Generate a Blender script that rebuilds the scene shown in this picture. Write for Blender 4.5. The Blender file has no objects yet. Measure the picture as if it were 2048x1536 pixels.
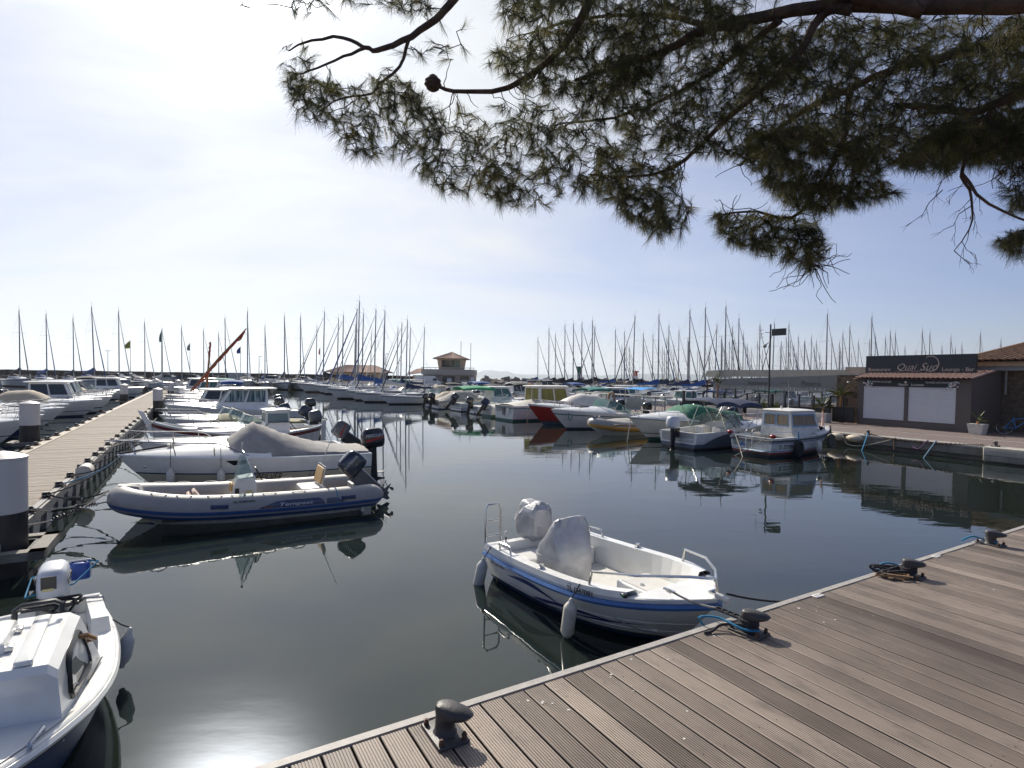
import bpy, math, random
import numpy as np
from math import radians as R, sin, cos, pi, tan, atan2, sqrt
from mathutils import Vector, Matrix, Euler

# ------------------------------------------------------------------ camera, sky, sun, exposure
random.seed(7)
SC = bpy.context.scene
C = SC.collection
F = 1120.0                      # focal length in pixels of a 2048 px wide frame
CAMH = 2.95
PITCH, ROLL, PPY = 1.7, 0.9, 786.0
cam = bpy.data.cameras.new('camera')
cam.sensor_width = 36.0
cam.lens = 36.0 * F / 2048.0
cam.shift_y = (PPY - 768.0) / 2048.0
cam.clip_start, cam.clip_end = 0.05, 30000.0
camo = bpy.data.objects.new('camera', cam)
C.objects.link(camo)
CR = Matrix.Rotation(R(90 - PITCH), 3, 'X') @ Matrix.Rotation(R(ROLL), 3, 'Z')
camo.matrix_world = Matrix.Translation((0, 0, CAMH)) @ CR.to_4x4()
SC.camera = camo
SC.view_settings.view_transform = 'Standard'
SC.view_settings.look = 'None'
SC.view_settings.exposure = 0.66
SC.view_settings.gamma = 1.0

SUN_AZ, SUN_EL = -27.0, 36.0     # degrees from the view axis (negative = left), above the horizon
SUN_DIR = Vector((sin(R(SUN_AZ)) * cos(R(SUN_EL)), cos(R(SUN_AZ)) * cos(R(SUN_EL)), sin(R(SUN_EL))))
world = bpy.data.worlds.new('World')
SC.world = world
world.use_nodes = True
nt = world.node_tree
nt.nodes.clear()
def wn(t, **k):
    n = nt.nodes.new(t)
    for a, b in k.items(): setattr(n, a, b)
    return n
def wm(op, a, b=None, clamp=False):
    n = wn('ShaderNodeMath', operation=op, use_clamp=clamp)
    for i, x in enumerate((a, b)):
        if x is None: continue
        if isinstance(x, (int, float)): n.inputs[i].default_value = x
        else: nt.links.new(x, n.inputs[i])
    return n.outputs[0]
sky = wn('ShaderNodeTexSky', sky_type='NISHITA', sun_disc=False, sun_elevation=R(SUN_EL), sun_rotation=R(SUN_AZ),
         air_density=1.0, dust_density=0.35, ozone_density=3.0, altitude=0.0)
tc = wn('ShaderNodeTexCoord')
sep = wn('ShaderNodeSeparateXYZ'); nt.links.new(tc.outputs['Generated'], sep.inputs[0])
zz = wm('ADD', wm('MAXIMUM', sep.outputs[2], 0.0), 0.22)
px_ = wm('DIVIDE', sep.outputs[0], zz); py_ = wm('DIVIDE', sep.outputs[1], zz)
cmb = wn('ShaderNodeCombineXYZ'); nt.links.new(px_, cmb.inputs[0]); nt.links.new(py_, cmb.inputs[1])
mp = wn('ShaderNodeMapping'); nt.links.new(cmb.outputs[0], mp.inputs[0])
mp.inputs['Scale'].default_value = (0.55, 1.25, 1.0); mp.inputs['Rotation'].default_value = (0, 0, R(12))
nz = wn('ShaderNodeTexNoise'); nt.links.new(mp.outputs[0], nz.inputs['Vector'])
nz.inputs['Scale'].default_value = 1.15; nz.inputs['Detail'].default_value = 7.0; nz.inputs['Roughness'].default_value = 0.58
nz.inputs['Distortion'].default_value = 0.7
ramp = wn('ShaderNodeValToRGB'); nt.links.new(nz.outputs['Fac'], ramp.inputs[0])
ramp.color_ramp.elements[0].position = 0.34; ramp.color_ramp.elements[1].position = 0.68
dot = wn('ShaderNodeVectorMath', operation='DOT_PRODUCT'); nt.links.new(tc.outputs['Generated'], dot.inputs[0])
dot.inputs[1].default_value = SUN_DIR
cosg = wm('MAXIMUM', dot.outputs['Value'], 0.0)
# thin high cloud: a veil that thickens with the noise and scatters light forward round the sun
fwd = wm('ADD', wm('MULTIPLY', wm('POWER', cosg, 6.0), 1.6), wm('ADD', wm('MULTIPLY', wm('POWER', cosg, 60.0), 5.0), wm('MULTIPLY', wm('POWER', cosg, 320.0), 240.0)))
vrad = wm('ADD', fwd, 8.5)
low = wm('POWER', wm('SUBTRACT', 1.0, wm('MAXIMUM', sep.outputs[2], 0.0), True), 9.0)   # more haze to look through near the horizon
c4 = wm('POWER', cosg, 3.0)
side = wm('ADD', wm('MULTIPLY', c4, 0.70), wm('MULTIPLY', low, wm('ADD', wm('MULTIPLY', c4, 0.75), 0.10)))
vfac = wm('ADD', wm('MULTIPLY', ramp.outputs[0], wm('ADD', wm('MULTIPLY', c4, 0.55), 0.12)), side, True)
vcol = wn('ShaderNodeMixRGB', blend_type='MULTIPLY'); vcol.inputs[0].default_value = 1.0
vcol.inputs[1].default_value = (0.97, 1.0, 1.04, 1); nt.links.new(vrad, vcol.inputs[2])
mixw = wn('ShaderNodeMixRGB', blend_type='MIX')
tint = wn('ShaderNodeMixRGB', blend_type='MULTIPLY'); tint.inputs[0].default_value = 1.0
nt.links.new(sky.outputs[0], tint.inputs[1]); tint.inputs[2].default_value = (0.88, 0.85, 1.10, 1)
nt.links.new(vfac, mixw.inputs[0]); nt.links.new(tint.outputs[0], mixw.inputs[1]); nt.links.new(vcol.outputs[0], mixw.inputs[2])
bg = wn('ShaderNodeBackground'); bg.inputs['Strength'].default_value = 0.058
nt.links.new(mixw.outputs[0], bg.inputs['Color'])
wo = wn('ShaderNodeOutputWorld'); nt.links.new(bg.outputs[0], wo.inputs['Surface'])

sl = bpy.data.lights.new('sun', 'SUN')
sl.energy = 3.8; sl.angle = R(0.6); sl.color = (1.0, 0.92, 0.80)
so = bpy.data.objects.new('sun', sl); C.objects.link(so)
so.rotation_euler = SUN_DIR.to_track_quat('Z', 'Y').to_euler()

# ------------------------------------------------------------------ places
def ray(x, y):
    return CR @ Vector(((x - 1024.0) / F, -(y - PPY) / F, -1.0))
def at_z(x, y, z):
    d = ray(x, y); k = (z - CAMH) / d.z
    return Vector((d.x * k, d.y * k, z))
def at_D(x, y, D):
    d = ray(x, y); k = D / d.y
    return Vector((d.x * k, D, CAMH + d.z * k))
TH = R(29.6)
UX, VX = Vector((cos(TH), sin(TH), 0)), Vector((-sin(TH), cos(TH), 0))
P0 = Vector((-8.27, 9.73, 0))    # a point of the jetty's right edge; u runs along the quay, v along the jetty
def W(u, v, z=0.0):
    p = P0 + UX * u + VX * v
    return Vector((p.x, p.y, z))
def UV(p):
    d = Vector((p.x, p.y, 0)) - P0
    return d.dot(UX), d.dot(VX)
DECKR = 1.25                     # the boardwalk is turned this much against the jetty
QZ = 0.57                        # height of the quay and the boardwalk over the water

# ------------------------------------------------------------------ mesh helpers
class MB:
    def __init__(s): s.v = []; s.f = []; s.fm = []; s.mats = []
    def mi(s, m):
        if m not in s.mats: s.mats.append(m)
        return s.mats.index(m)
    def add(s, vs, fs, m, M=None):
        o = len(s.v); k = s.mi(m)
        s.v += [tuple(M @ Vector(v)) for v in vs] if M is not None else [tuple(v) for v in vs]
        for f in fs: s.f.append(tuple(i + o for i in f)); s.fm.append(k)
        return s
    def box(s, lo, hi, m, M=None):
        x0, y0, z0 = lo; x1, y1, z1 = hi
        vs = [(x0,y0,z0),(x1,y0,z0),(x1,y1,z0),(x0,y1,z0),(x0,y0,z1),(x1,y0,z1),(x1,y1,z1),(x0,y1,z1)]
        return s.add(vs, [(0,3,2,1),(4,5,6,7),(0,1,5,4),(1,2,6,5),(2,3,7,6),(3,0,4,7)], m, M)
    def bbox(s, lo, hi, m, b=0.02, M=None):
        # a box with chamfered vertical and top edges
        x0, y0, z0 = lo; x1, y1, z1 = hi
        def ring(i, z): return [(x0+i+b,y0+i,z),(x1-i-b,y0+i,z),(x1-i,y0+i+b,z),(x1-i,y1-i-b,z),(x1-i-b,y1-i,z),(x0+i+b,y1-i,z),(x0+i,y1-i-b,z),(x0+i,y0+i+b,z)]
        return s.loft([ring(0, z0), ring(0, z1-b), ring(b*.35, z1-b*.3), ring(b, z1)], m, M=M)
    def loft(s, rings, m, closed=True, caps=True, M=None):
        n = len(rings[0]); vs = [p for r in rings for p in r]; fs = []; mm = []
        lst = isinstance(m, (list, tuple))
        o = len(s.v)
        s.v += [tuple(M @ Vector(v)) for v in vs] if M is not None else [tuple(v) for v in vs]
        for i in range(len(rings) - 1):
            for j in range(n if closed else n - 1):
                a, b = i*n + j, i*n + (j+1) % n
                s.f.append((o+a, o+b, o+b+n, o+a+n)); s.fm.append(s.mi(m[j % len(m)] if lst else m))
        if caps and closed:
            k = s.mi(m[0] if lst else m)
            s.f.append(tuple(o + j for j in range(n))[::-1]); s.fm.append(k)
            s.f.append(tuple(o + (len(rings)-1)*n + j for j in range(n))); s.fm.append(k)
        return s
    def tube(s, pts, r, m, n=6, caps=True, closed=False, M=None):
        pts = [Vector(p) for p in pts]; N = len(pts)
        rs = r if isinstance(r, (list, tuple)) else [r] * N
        rings = []; up = None
        for i, p in enumerate(pts):
            a = pts[i-1] if (i > 0 or closed) else p; b = pts[(i+1) % N] if (i < N-1 or closed) else p
            t = b - a
            if t.length < 1e-9: t = Vector((0, 0, 1))
            t.normalize()
            if up is None: up = Vector((0, 0, 1)) if abs(t.z) < .9 else Vector((1, 0, 0))
            x = t.cross(up)
            if x.length < 1e-6: x = t.cross(Vector((.3, 1, .2)))
            x.normalize(); y = x.cross(t).normalized(); up = y
            rings.append([tuple(p + x * (rs[i] * cos(2*pi*k/n)) + y * (rs[i] * sin(2*pi*k/n))) for k in range(n)])
        if closed: rings.append(rings[0]); caps = False
        return s.loft(rings, m, True, caps, M)
    def lathe(s, prof, m, n=16, M=None):
        rings = [[(r * cos(2*pi*k/n), r * sin(2*pi*k/n), z) for k in range(n)] for r, z in prof]
        return s.loft(rings, m, True, True, M)
    def prism(s, poly, h0, h1, m, axis='y', M=None):
        def P(a, b, h): return {'y': (a, h, b), 'x': (h, a, b), 'z': (a, b, h)}[axis]
        n = len(poly)
        vs = [P(a, b, h0) for a, b in poly] + [P(a, b, h1) for a, b in poly]
        fs = [tuple(range(n)), tuple(range(2*n - 1, n - 1, -1))] + [(i, i+n, (i+1) % n + n, (i+1) % n) for i in range(n)]
        return s.add(vs, fs, m, M)
    def grid(s, rows, m, M=None):
        return s.loft(rows, m, False, False, M)
    def ell(s, c, r, m, n=10, k=7, M=None):
        rings = []
        for i in range(k + 1):
            a = -pi/2 + pi * i / k; q = max(cos(a), 0.02)
            rings.append([(c[0] + r[0]*q*cos(2*pi*j/n), c[1] + r[1]*q*sin(2*pi*j/n), c[2] + r[2]*sin(a)) for j in range(n)])
        return s.loft(rings, m, True, True, M)

def lnk(o, parent):
    C.objects.link(o)
    if parent is not None: o.parent = parent
    return o
def ob(name, mb, parent=None, label=None, cat=None, group=None, kind=None, sharp=38, loc=None, rz=None, flip=True):
    me = bpy.data.meshes.new(name)
    me.from_pydata(mb.v, [], mb.f)
    for m in mb.mats: me.materials.append(m)
    me.polygons.foreach_set('material_index', mb.fm)
    if flip:
        import bmesh
        bm = bmesh.new(); bm.from_mesh(me); bmesh.ops.recalc_face_normals(bm, faces=bm.faces); bm.to_mesh(me); bm.free()
    me.polygons.foreach_set('use_smooth', [True] * len(me.polygons))
    try: me.set_sharp_from_angle(angle=R(sharp))
    except Exception: pass
    me.update()
    o = lnk(bpy.data.objects.new(name, me), parent)
    if loc is not None: o.location = loc
    if rz is not None: o.rotation_euler = (0, 0, rz)
    tag(o, label, cat, group, kind)
    return o
def tag(o, label=None, cat=None, group=None, kind=None):
    for k, v in (('label', label), ('category', cat), ('group', group), ('kind', kind)):
        if v: o[k] = v
    return o
def thing(name, label, cat, loc=(0, 0, 0), rz=0.0, group=None):
    o = bpy.data.objects.new(name, None); C.objects.link(o)
    o.empty_display_size = 0.2
    o.location = loc; o.rotation_euler = (0, 0, rz)
    return tag(o, label, cat, group)
def copy_tree(o, parent=None):
    c = o.copy(); C.objects.link(c)
    if parent is not None: c.parent = parent
    for ch in list(o.children): copy_tree(ch, c)
    return c
def TM(loc=(0, 0, 0), rx=0, ry=0, rz=0, s=1.0):
    return Matrix.Translation(loc) @ Euler((R(rx), R(ry), R(rz))).to_matrix().to_4x4() @ Matrix.Scale(s, 4)
def bez(pts, n=24):
    # Catmull-Rom through the points
    P = [Vector(p) for p in pts]; P = [P[0]*2 - P[1]] + P + [P[-1]*2 - P[-2]]
    out = []; m = len(P) - 3
    for i in range(n + 1):
        t = i / n * m; k = min(int(t), m - 1); t -= k
        a, b, c, d = P[k:k+4]
        out.append(0.5 * ((2*b) + (c - a)*t + (2*a - 5*b + 4*c - d)*t*t + (3*b - a - 3*c + d)*t**3))
    return out
def sag(p, q, s, n=10):
    p, q = Vector(p), Vector(q)
    return [p.lerp(q, i/n) - Vector((0, 0, 4*s*(i/n)*(1 - i/n))) for i in range(n + 1)]
def lerp(a, b, t): return a + (b - a) * t
def text_mesh(txt, size, shear=0.0, ext=0.004, offset=0.0, space=1.0, align='LEFT'):
    cu = bpy.data.curves.new('lettering', 'FONT')
    cu.body = txt; cu.size = size; cu.shear = shear; cu.extrude = ext; cu.offset = offset; cu.space_character = space
    cu.align_x = align; cu.resolution_u = 3
    o = bpy.data.objects.new('lettering', cu); C.objects.link(o)
    dg = bpy.context.evaluated_depsgraph_get(); dg.update()
    me = bpy.data.meshes.new_from_object(o.evaluated_get(dg))
    vs = [tuple(v.co) for v in me.vertices]; fs = [tuple(p.vertices) for p in me.polygons]
    bpy.data.objects.remove(o); bpy.data.curves.remove(cu); bpy.data.meshes.remove(me)
    return vs, fs
def put_text(txt, size, mat, M, parent, shear=0.0, fn=None, name='lettering', offset=0.0, space=1.0, align='LEFT', **kw):
    vs, fs = text_mesh(txt, size, shear, offset=offset, space=space, align=align)
    mb = MB()
    if fn is not None: vs = [fn(*v) for v in vs]
    mb.add(vs, fs, mat, M)
    return ob(name, mb, parent, sharp=30, **kw)
def basis(o, x, y):
    # matrix that puts lettering's +x along x and its up along y at origin o
    x = Vector(x).normalized(); z = x.cross(Vector(y)).normalized(); y = z.cross(x)
    M = Matrix((x, y, z)).transposed().to_4x4(); M.translation = Vector(o)
    return M
# ------------------------------------------------------------------ materials (all procedural)
def mk(name, col, rough=0.5, metal=0.0, var=0.12, scale=6.0, bump=0.0, bscale=40.0, spec=0.5, coat=0.0, stretch=None, col2=None, detail=5.0, alpha=None, trans=0.0, dirt=None):
    m = bpy.data.materials.new(name); m.use_nodes = True
    t = m.node_tree; b = t.nodes['Principled BSDF']
    b.inputs['Roughness'].default_value = rough; b.inputs['Metallic'].default_value = metal
    b.inputs['Specular IOR Level'].default_value = spec; b.inputs['Coat Weight'].default_value = coat
    tcn = t.nodes.new('ShaderNodeTexCoord'); mpn = t.nodes.new('ShaderNodeMapping')
    t.links.new(tcn.outputs['Object'], mpn.inputs[0])
    if stretch: mpn.inputs['Scale'].default_value = stretch
    n = t.nodes.new('ShaderNodeTexNoise'); n.inputs['Scale'].default_value = scale; n.inputs['Detail'].default_value = detail
    n.inputs['Roughness'].default_value = 0.6
    t.links.new(mpn.outputs[0], n.inputs['Vector'])
    rp = t.nodes.new('ShaderNodeValToRGB'); t.links.new(n.outputs['Fac'], rp.inputs[0])
    rp.color_ramp.elements[0].position = 0.3; rp.color_ramp.elements[1].position = 0.7
    c2 = col2 if col2 else tuple(min(1, c * (1 + var)) for c in col)
    c1 = col if col2 else tuple(c * (1 - var) for c in col)
    rp.color_ramp.elements[0].color = (*c1, 1); rp.color_ramp.elements[1].color = (*c2, 1)
    out = rp.outputs[0]
    if dirt:
        n2 = t.nodes.new('ShaderNodeTexNoise'); n2.inputs['Scale'].default_value = dirt[1]; n2.inputs['Detail'].default_value = 6
        t.links.new(mpn.outputs[0], n2.inputs['Vector'])
        r2 = t.nodes.new('ShaderNodeValToRGB'); t.links.new(n2.outputs['Fac'], r2.inputs[0])
        r2.color_ramp.elements[0].position = 0.5; r2.color_ramp.elements[1].position = 0.75
        r2.color_ramp.elements[1].color = (dirt[2],) * 3 + (1,)
        mx = t.nodes.new('ShaderNodeMixRGB'); t.links.new(r2.outputs[0], mx.inputs[0]); t.links.new(out, mx.inputs[1])
        mx.inputs[2].default_value = (*dirt[0], 1); out = mx.outputs[0]
    t.links.new(out, b.inputs['Base Color'])
    if bump:
        n3 = t.nodes.new('ShaderNodeTexNoise'); n3.inputs['Scale'].default_value = bscale; n3.inputs['Detail'].default_value = 6
        t.links.new(mpn.outputs[0], n3.inputs['Vector'])
        bp = t.nodes.new('ShaderNodeBump'); bp.inputs['Strength'].default_value = bump; bp.inputs['Distance'].default_value = 0.02
        t.links.new(n3.outputs['Fac'], bp.inputs['Height']); t.links.new(bp.outputs[0], b.inputs['Normal'])
    if trans: b.inputs['Transmission Weight'].default_value = trans
    if alpha is not None: b.inputs['Alpha'].default_value = alpha
    return m
WHITE = mk('white_gelcoat', (.74, .74, .71), .22, var=.05, scale=2.5, coat=.3, dirt=((.50, .47, .40), 3.0, .35))
WHITE2 = mk('worn_white_paint', (.66, .65, .61), .42, var=.08, scale=5, dirt=((.38, .35, .29), 6.0, .5))
OFFW = mk('offwhite_gelcoat', (.64, .62, .57), .35, var=.06, scale=3, dirt=((.45, .42, .36), 4.0, .4))
CREAM = mk('cream_band', (.55, .49, .36), .3, var=.05, scale=3)
SOLE = mk('nonskid_sole', (.60, .59, .55), .6, var=.1, scale=12, bump=.1, bscale=120)
HYP = mk('grey_tube_fabric', (.31, .298, .285), .5, var=.08, scale=4, bump=.05, bscale=60, dirt=((.36, .34, .30), 5.0, .4))
NAVY = mk('navy_gelcoat', (.018, .035, .10), .25, var=.15, scale=4)
BLUE = mk('blue_band', (.035, .085, .24), .4, var=.15, scale=5)
RUBB = mk('blue_rubrail', (.05, .13, .33), .35, var=.12, scale=6)
RED = mk('red_paint', (.26, .018, .016), .3, var=.15, scale=4)
WINE = mk('wine_red_paint', (.16, .02, .025), .4, var=.2, scale=6)
YELL = mk('yellow_band', (.62, .30, .02), .45, var=.08, scale=4)
GREENP = mk('green_antifouling', (.02, .10, .085), .6, var=.2, scale=6)
FOUL = mk('dark_antifouling', (.02, .025, .04), .6, var=.3, scale=6)
FOULB = mk('blue_antifouling', (.015, .05, .13), .6, var=.3, scale=6)
FOULR = mk('red_antifouling', (.17, .02, .02), .6, var=.25, scale=6)
CGRN = mk('green_canvas', (.012, .13, .075), .8, var=.15, scale=5, bump=.2, bscale=14)
CTEAL = mk('teal_canvas', (.02, .18, .16), .8, var=.15, scale=5, bump=.2, bscale=14)
CNAV = mk('navy_canvas', (.018, .03, .075), .8, var=.2, scale=5, bump=.2, bscale=14)
CBLU = mk('blue_canvas', (.02, .075, .25), .8, var=.2, scale=5, bump=.2, bscale=14)
CSKY = mk('bright_blue_canvas', (.02, .25, .60), .8, var=.1, scale=5, bump=.2, bscale=14)
CGRY = mk('grey_canvas', (.31, .295, .275), .85, var=.14, scale=4, bump=.6, bscale=4.5, dirt=((.20, .185, .165), 2.5, .5))
SLIME = mk('waterline_slime', (.10, .095, .06), .7, var=.4, scale=14)
CBEI = mk('beige_canvas', (.42, .36, .27), .85, var=.12, scale=4, bump=.25, bscale=12)
CBLK = mk('black_canvas', (.02, .02, .022), .8, var=.2, scale=5, bump=.2, bscale=14)
SILV = mk('silver_cover', (.42, .42, .43), .36, metal=.3, var=.15, scale=5, bump=.9, bscale=6)
BLK = mk('black_plastic', (.014, .014, .016), .35, var=.2, scale=8)
COWLN = mk('navy_cowl', (.02, .028, .05), .22, var=.1, scale=5, coat=.4)
COWLK = mk('black_cowl', (.012, .012, .013), .2, var=.1, scale=5, coat=.5)
COWLG = mk('grey_cowl', (.10, .105, .115), .35, var=.1, scale=5)
COWLS = mk('silver_cowl', (.62, .63, .65), .3, var=.04, scale=5, coat=.3)
DGREY = mk('dark_grey_iron', (.045, .042, .042), .5, var=.25, scale=14, bump=.15, bscale=60)
GREYP = mk('grey_plastic', (.30, .30, .29), .5, var=.08, scale=6)
STEEL = mk('stainless_steel', (.58, .57, .55), .22, metal=1.0, var=.08, scale=10)
ALU = mk('aluminium_spar', (.29, .285, .285), .42, metal=.3, var=.12, scale=3)
RUST = mk('rusty_steel', (.09, .045, .028), .8, var=.35, scale=12, bump=.3)
WOOD = mk('varnished_wood', (.26, .13, .05), .4, var=.25, scale=5, stretch=(1, 8, 8))
WGREY = mk('grey_timber', (.20, .185, .16), .8, var=.25, scale=6, stretch=(1, 6, 6), bump=.2)
BARK_ROPE = mk('dark_rope', (.03, .028, .032), .9, var=.3, scale=60, bump=.4, bscale=180)
ROPEB = mk('blue_rope', (.02, .20, .36), .8, var=.25, scale=60)
ROPEW = mk('pale_rope', (.48, .43, .35), .85, var=.2, scale=60)
ROPET = mk('tan_rope', (.24, .15, .08), .9, var=.3, scale=60)
RUBBER = mk('black_rubber', (.018, .017, .016), .7, var=.25, scale=20)
FENW = mk('white_fender_vinyl', (.60, .57, .50), .4, var=.08, scale=8, dirt=((.36, .30, .20), 9.0, .5))
TAN = mk('tan_cushion', (.46, .30, .13), .6, var=.1, scale=6)
PINK = mk('pinkish_board', (.50, .38, .32), .6, var=.1, scale=6)
YWHT = mk('aged_label', (.60, .52, .24), .6, var=.1, scale=20)
def glass(name, tint, rough=0.03, clear=0.0):
    m = bpy.data.materials.new(name); m.use_nodes = True; t = m.node_tree; b = t.nodes['Principled BSDF']
    b.inputs['Base Color'].default_value = (*tint, 1); b.inputs['Roughness'].default_value = rough
    n = t.nodes.new('ShaderNodeTexNoise'); n.inputs['Scale'].default_value = 3.0
    mr = t.nodes.new('ShaderNodeMapRange'); t.links.new(n.outputs['Fac'], mr.inputs[0])
    mr.inputs[3].default_value = rough * .6; mr.inputs[4].default_value = rough * 2.5 + .02
    t.links.new(mr.outputs[0], b.inputs['Roughness'])
    if clear:
        tr = t.nodes.new('ShaderNodeBsdfTransparent'); mx = t.nodes.new('ShaderNodeMixShader'); mx.inputs[0].default_value = clear
        tr.inputs[0].default_value = (*[min(1, .55 + c) for c in tint], 1)
        t.links.new(b.outputs[0], mx.inputs[1]); t.links.new(tr.outputs[0], mx.inputs[2])
        t.links.new(mx.outputs[0], t.nodes['Material Output'].inputs['Surface'])
    return m
GLD = glass('dark_glass', (.02, .025, .028))
GLC = glass('clear_screen', (.25, .33, .34), .04, .62)
GLG = glass('green_tinted_screen', (.10, .22, .20), .04, .5)
VINYL = glass('clear_vinyl', (.30, .31, .32), .12, .62)
CURT = mk('drawn_curtain', (.30, .23, .15), .8, var=.35, scale=14, stretch=(1, 1, .05))
CURTG = mk('olive_curtain', (.20, .19, .045), .8, var=.3, scale=14, stretch=(1, 1, .05))
CURTB = mk('striped_blue_curtain', (.03, .07, .09), .8, col2=(.35, .42, .42), scale=11, stretch=(1, 1, .02), detail=0)

# ------------------------------------------------------------------ water
def water_mat():
    m = bpy.data.materials.new('harbour_water'); m.use_nodes = True; t = m.node_tree; b = t.nodes['Principled BSDF']
    b.inputs['Base Color'].default_value = (.012, .018, .015, 1); b.inputs['Roughness'].default_value = 0.012
    b.inputs['IOR'].default_value = 1.55
    tcn = t.nodes.new('ShaderNodeTexCoord')
    def noise(scale, stretch, rot, det):
        mpn = t.nodes.new('ShaderNodeMapping'); mpn.inputs['Scale'].default_value = stretch; mpn.inputs['Rotation'].default_value = (0, 0, rot)
        t.links.new(tcn.outputs['Object'], mpn.inputs[0])
        n = t.nodes.new('ShaderNodeTexNoise'); n.inputs['Scale'].default_value = scale; n.inputs['Detail'].default_value = det
        t.links.new(mpn.outputs[0], n.inputs['Vector']); return n.outputs['Fac']
    a = noise(.9, (.6, 1.6, 1), .2, 2.0); c = noise(4.5, (.6, 1.5, 1), -.3, 2.0); p = noise(.07, (1, 1, 1), 0, 3.0)
    r = t.nodes.new('ShaderNodeValToRGB'); t.links.new(p, r.inputs[0]); r.color_ramp.elements[0].position = .42; r.color_ramp.elements[1].position = .62
    m1 = t.nodes.new('ShaderNodeMath'); m1.operation = 'MULTIPLY_ADD'; t.links.new(c, m1.inputs[0]); m1.inputs[1].default_value = .18; t.links.new(a, m1.inputs[2])
    m2 = t.nodes.new('ShaderNodeMath'); m2.operation = 'MULTIPLY_ADD'; t.links.new(r.outputs[0], m2.inputs[0]); m2.inputs[1].default_value = .7; m2.inputs[2].default_value = .45
    bp = t.nodes.new('ShaderNodeBump'); bp.inputs['Distance'].default_value = .030
    t.links.new(m1.outputs[0], bp.inputs['Height']); m3 = t.nodes.new('ShaderNodeMath'); m3.operation = 'MULTIPLY'; t.links.new(m2.outputs[0], m3.inputs[0]); m3.inputs[1].default_value = .17
    t.links.new(m3.outputs[0], bp.inputs['Strength']); t.links.new(bp.outputs[0], b.inputs['Normal'])
    return m
wb = MB()
S_ = 14000
wb.add([(-S_, -S_, 0), (S_, -S_, 0), (S_, S_, 0), (-S_, S_, 0)], [(0, 1, 2, 3)], water_mat())
ob('water', wb, kind='structure', flip=False)
sb = MB()
sb.add([(-S_, -S_, -3), (S_, -S_, -3), (S_, S_, -3), (-S_, S_, -3)], [(0, 1, 2, 3)], mk('sea_bed_silt', (.05, .05, .04), .9))
ob('sea_bed', sb, kind='structure', flip=False)

# ------------------------------------------------------------------ boardwalk in front (grooved planks running away from the edge)
def plank_mat():
    m = bpy.data.materials.new('grooved_decking'); m.use_nodes = True; t = m.node_tree; b = t.nodes['Principled BSDF']
    at = t.nodes.new('ShaderNodeAttribute'); at.attribute_name = 'tone'
    tcn = t.nodes.new('ShaderNodeTexCoord'); mpn = t.nodes.new('ShaderNodeMapping'); mpn.inputs['Scale'].default_value = (9, .55, 1)
    t.links.new(tcn.outputs['Object'], mpn.inputs[0])
    n = t.nodes.new('ShaderNodeTexNoise'); n.inputs['Scale'].default_value = 5; n.inputs['Detail'].default_value = 8; n.inputs['Roughness'].default_value = .65
    t.links.new(mpn.outputs[0], n.inputs['Vector'])
    n2 = t.nodes.new('ShaderNodeTexNoise'); n2.inputs['Scale'].default_value = .9; n2.inputs['Detail'].default_value = 6
    t.links.new(tcn.outputs['Object'], n2.inputs['Vector'])
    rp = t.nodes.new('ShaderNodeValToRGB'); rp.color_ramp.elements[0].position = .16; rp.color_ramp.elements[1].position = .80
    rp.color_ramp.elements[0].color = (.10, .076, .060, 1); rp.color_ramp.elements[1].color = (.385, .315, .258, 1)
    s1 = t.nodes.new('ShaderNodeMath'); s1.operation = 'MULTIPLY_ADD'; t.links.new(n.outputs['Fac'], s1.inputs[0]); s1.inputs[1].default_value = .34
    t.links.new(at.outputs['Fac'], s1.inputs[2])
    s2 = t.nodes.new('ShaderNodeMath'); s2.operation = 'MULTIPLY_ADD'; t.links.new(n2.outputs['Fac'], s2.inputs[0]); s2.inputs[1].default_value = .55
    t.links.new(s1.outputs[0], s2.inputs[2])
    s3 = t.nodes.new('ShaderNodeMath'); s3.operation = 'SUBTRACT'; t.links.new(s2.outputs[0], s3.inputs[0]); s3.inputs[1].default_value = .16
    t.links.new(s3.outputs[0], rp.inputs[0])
    # pale worn and dark damp patches
    n4 = t.nodes.new('ShaderNodeTexNoise'); n4.inputs['Scale'].default_value = 3.2; n4.inputs['Detail'].default_value = 7; n4.inputs['Roughness'].default_value = .7
    mp4 = t.nodes.new('ShaderNodeMapping'); mp4.inputs['Scale'].default_value = (1.6, .6, 1); t.links.new(tcn.outputs['Object'], mp4.inputs[0]); t.links.new(mp4.outputs[0], n4.inputs['Vector'])
    r4 = t.nodes.new('ShaderNodeValToRGB'); r4.color_ramp.elements[0].position = .50; r4.color_ramp.elements[1].position = .74; r4.color_ramp.elements[1].color = (.75,) * 3 + (1,)
    t.links.new(n4.outputs['Fac'], r4.inputs[0])
    mx4 = t.nodes.new('ShaderNodeMixRGB'); t.links.new(r4.outputs[0], mx4.inputs[0]); t.links.new(rp.outputs[0], mx4.inputs[1]); mx4.inputs[2].default_value = (.10, .085, .075, 1)
    t.links.new(mx4.outputs[0], b.inputs['Base Color']); b.inputs['Roughness'].default_value = .62
    bp = t.nodes.new('ShaderNodeBump'); bp.inputs['Strength'].default_value = .25; bp.inputs['Distance'].default_value = .004
    t.links.new(n.outputs['Fac'], bp.inputs['Height']); t.links.new(bp.outputs[0], b.inputs['Normal'])
    return m
EDGE_V = -8.985
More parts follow.
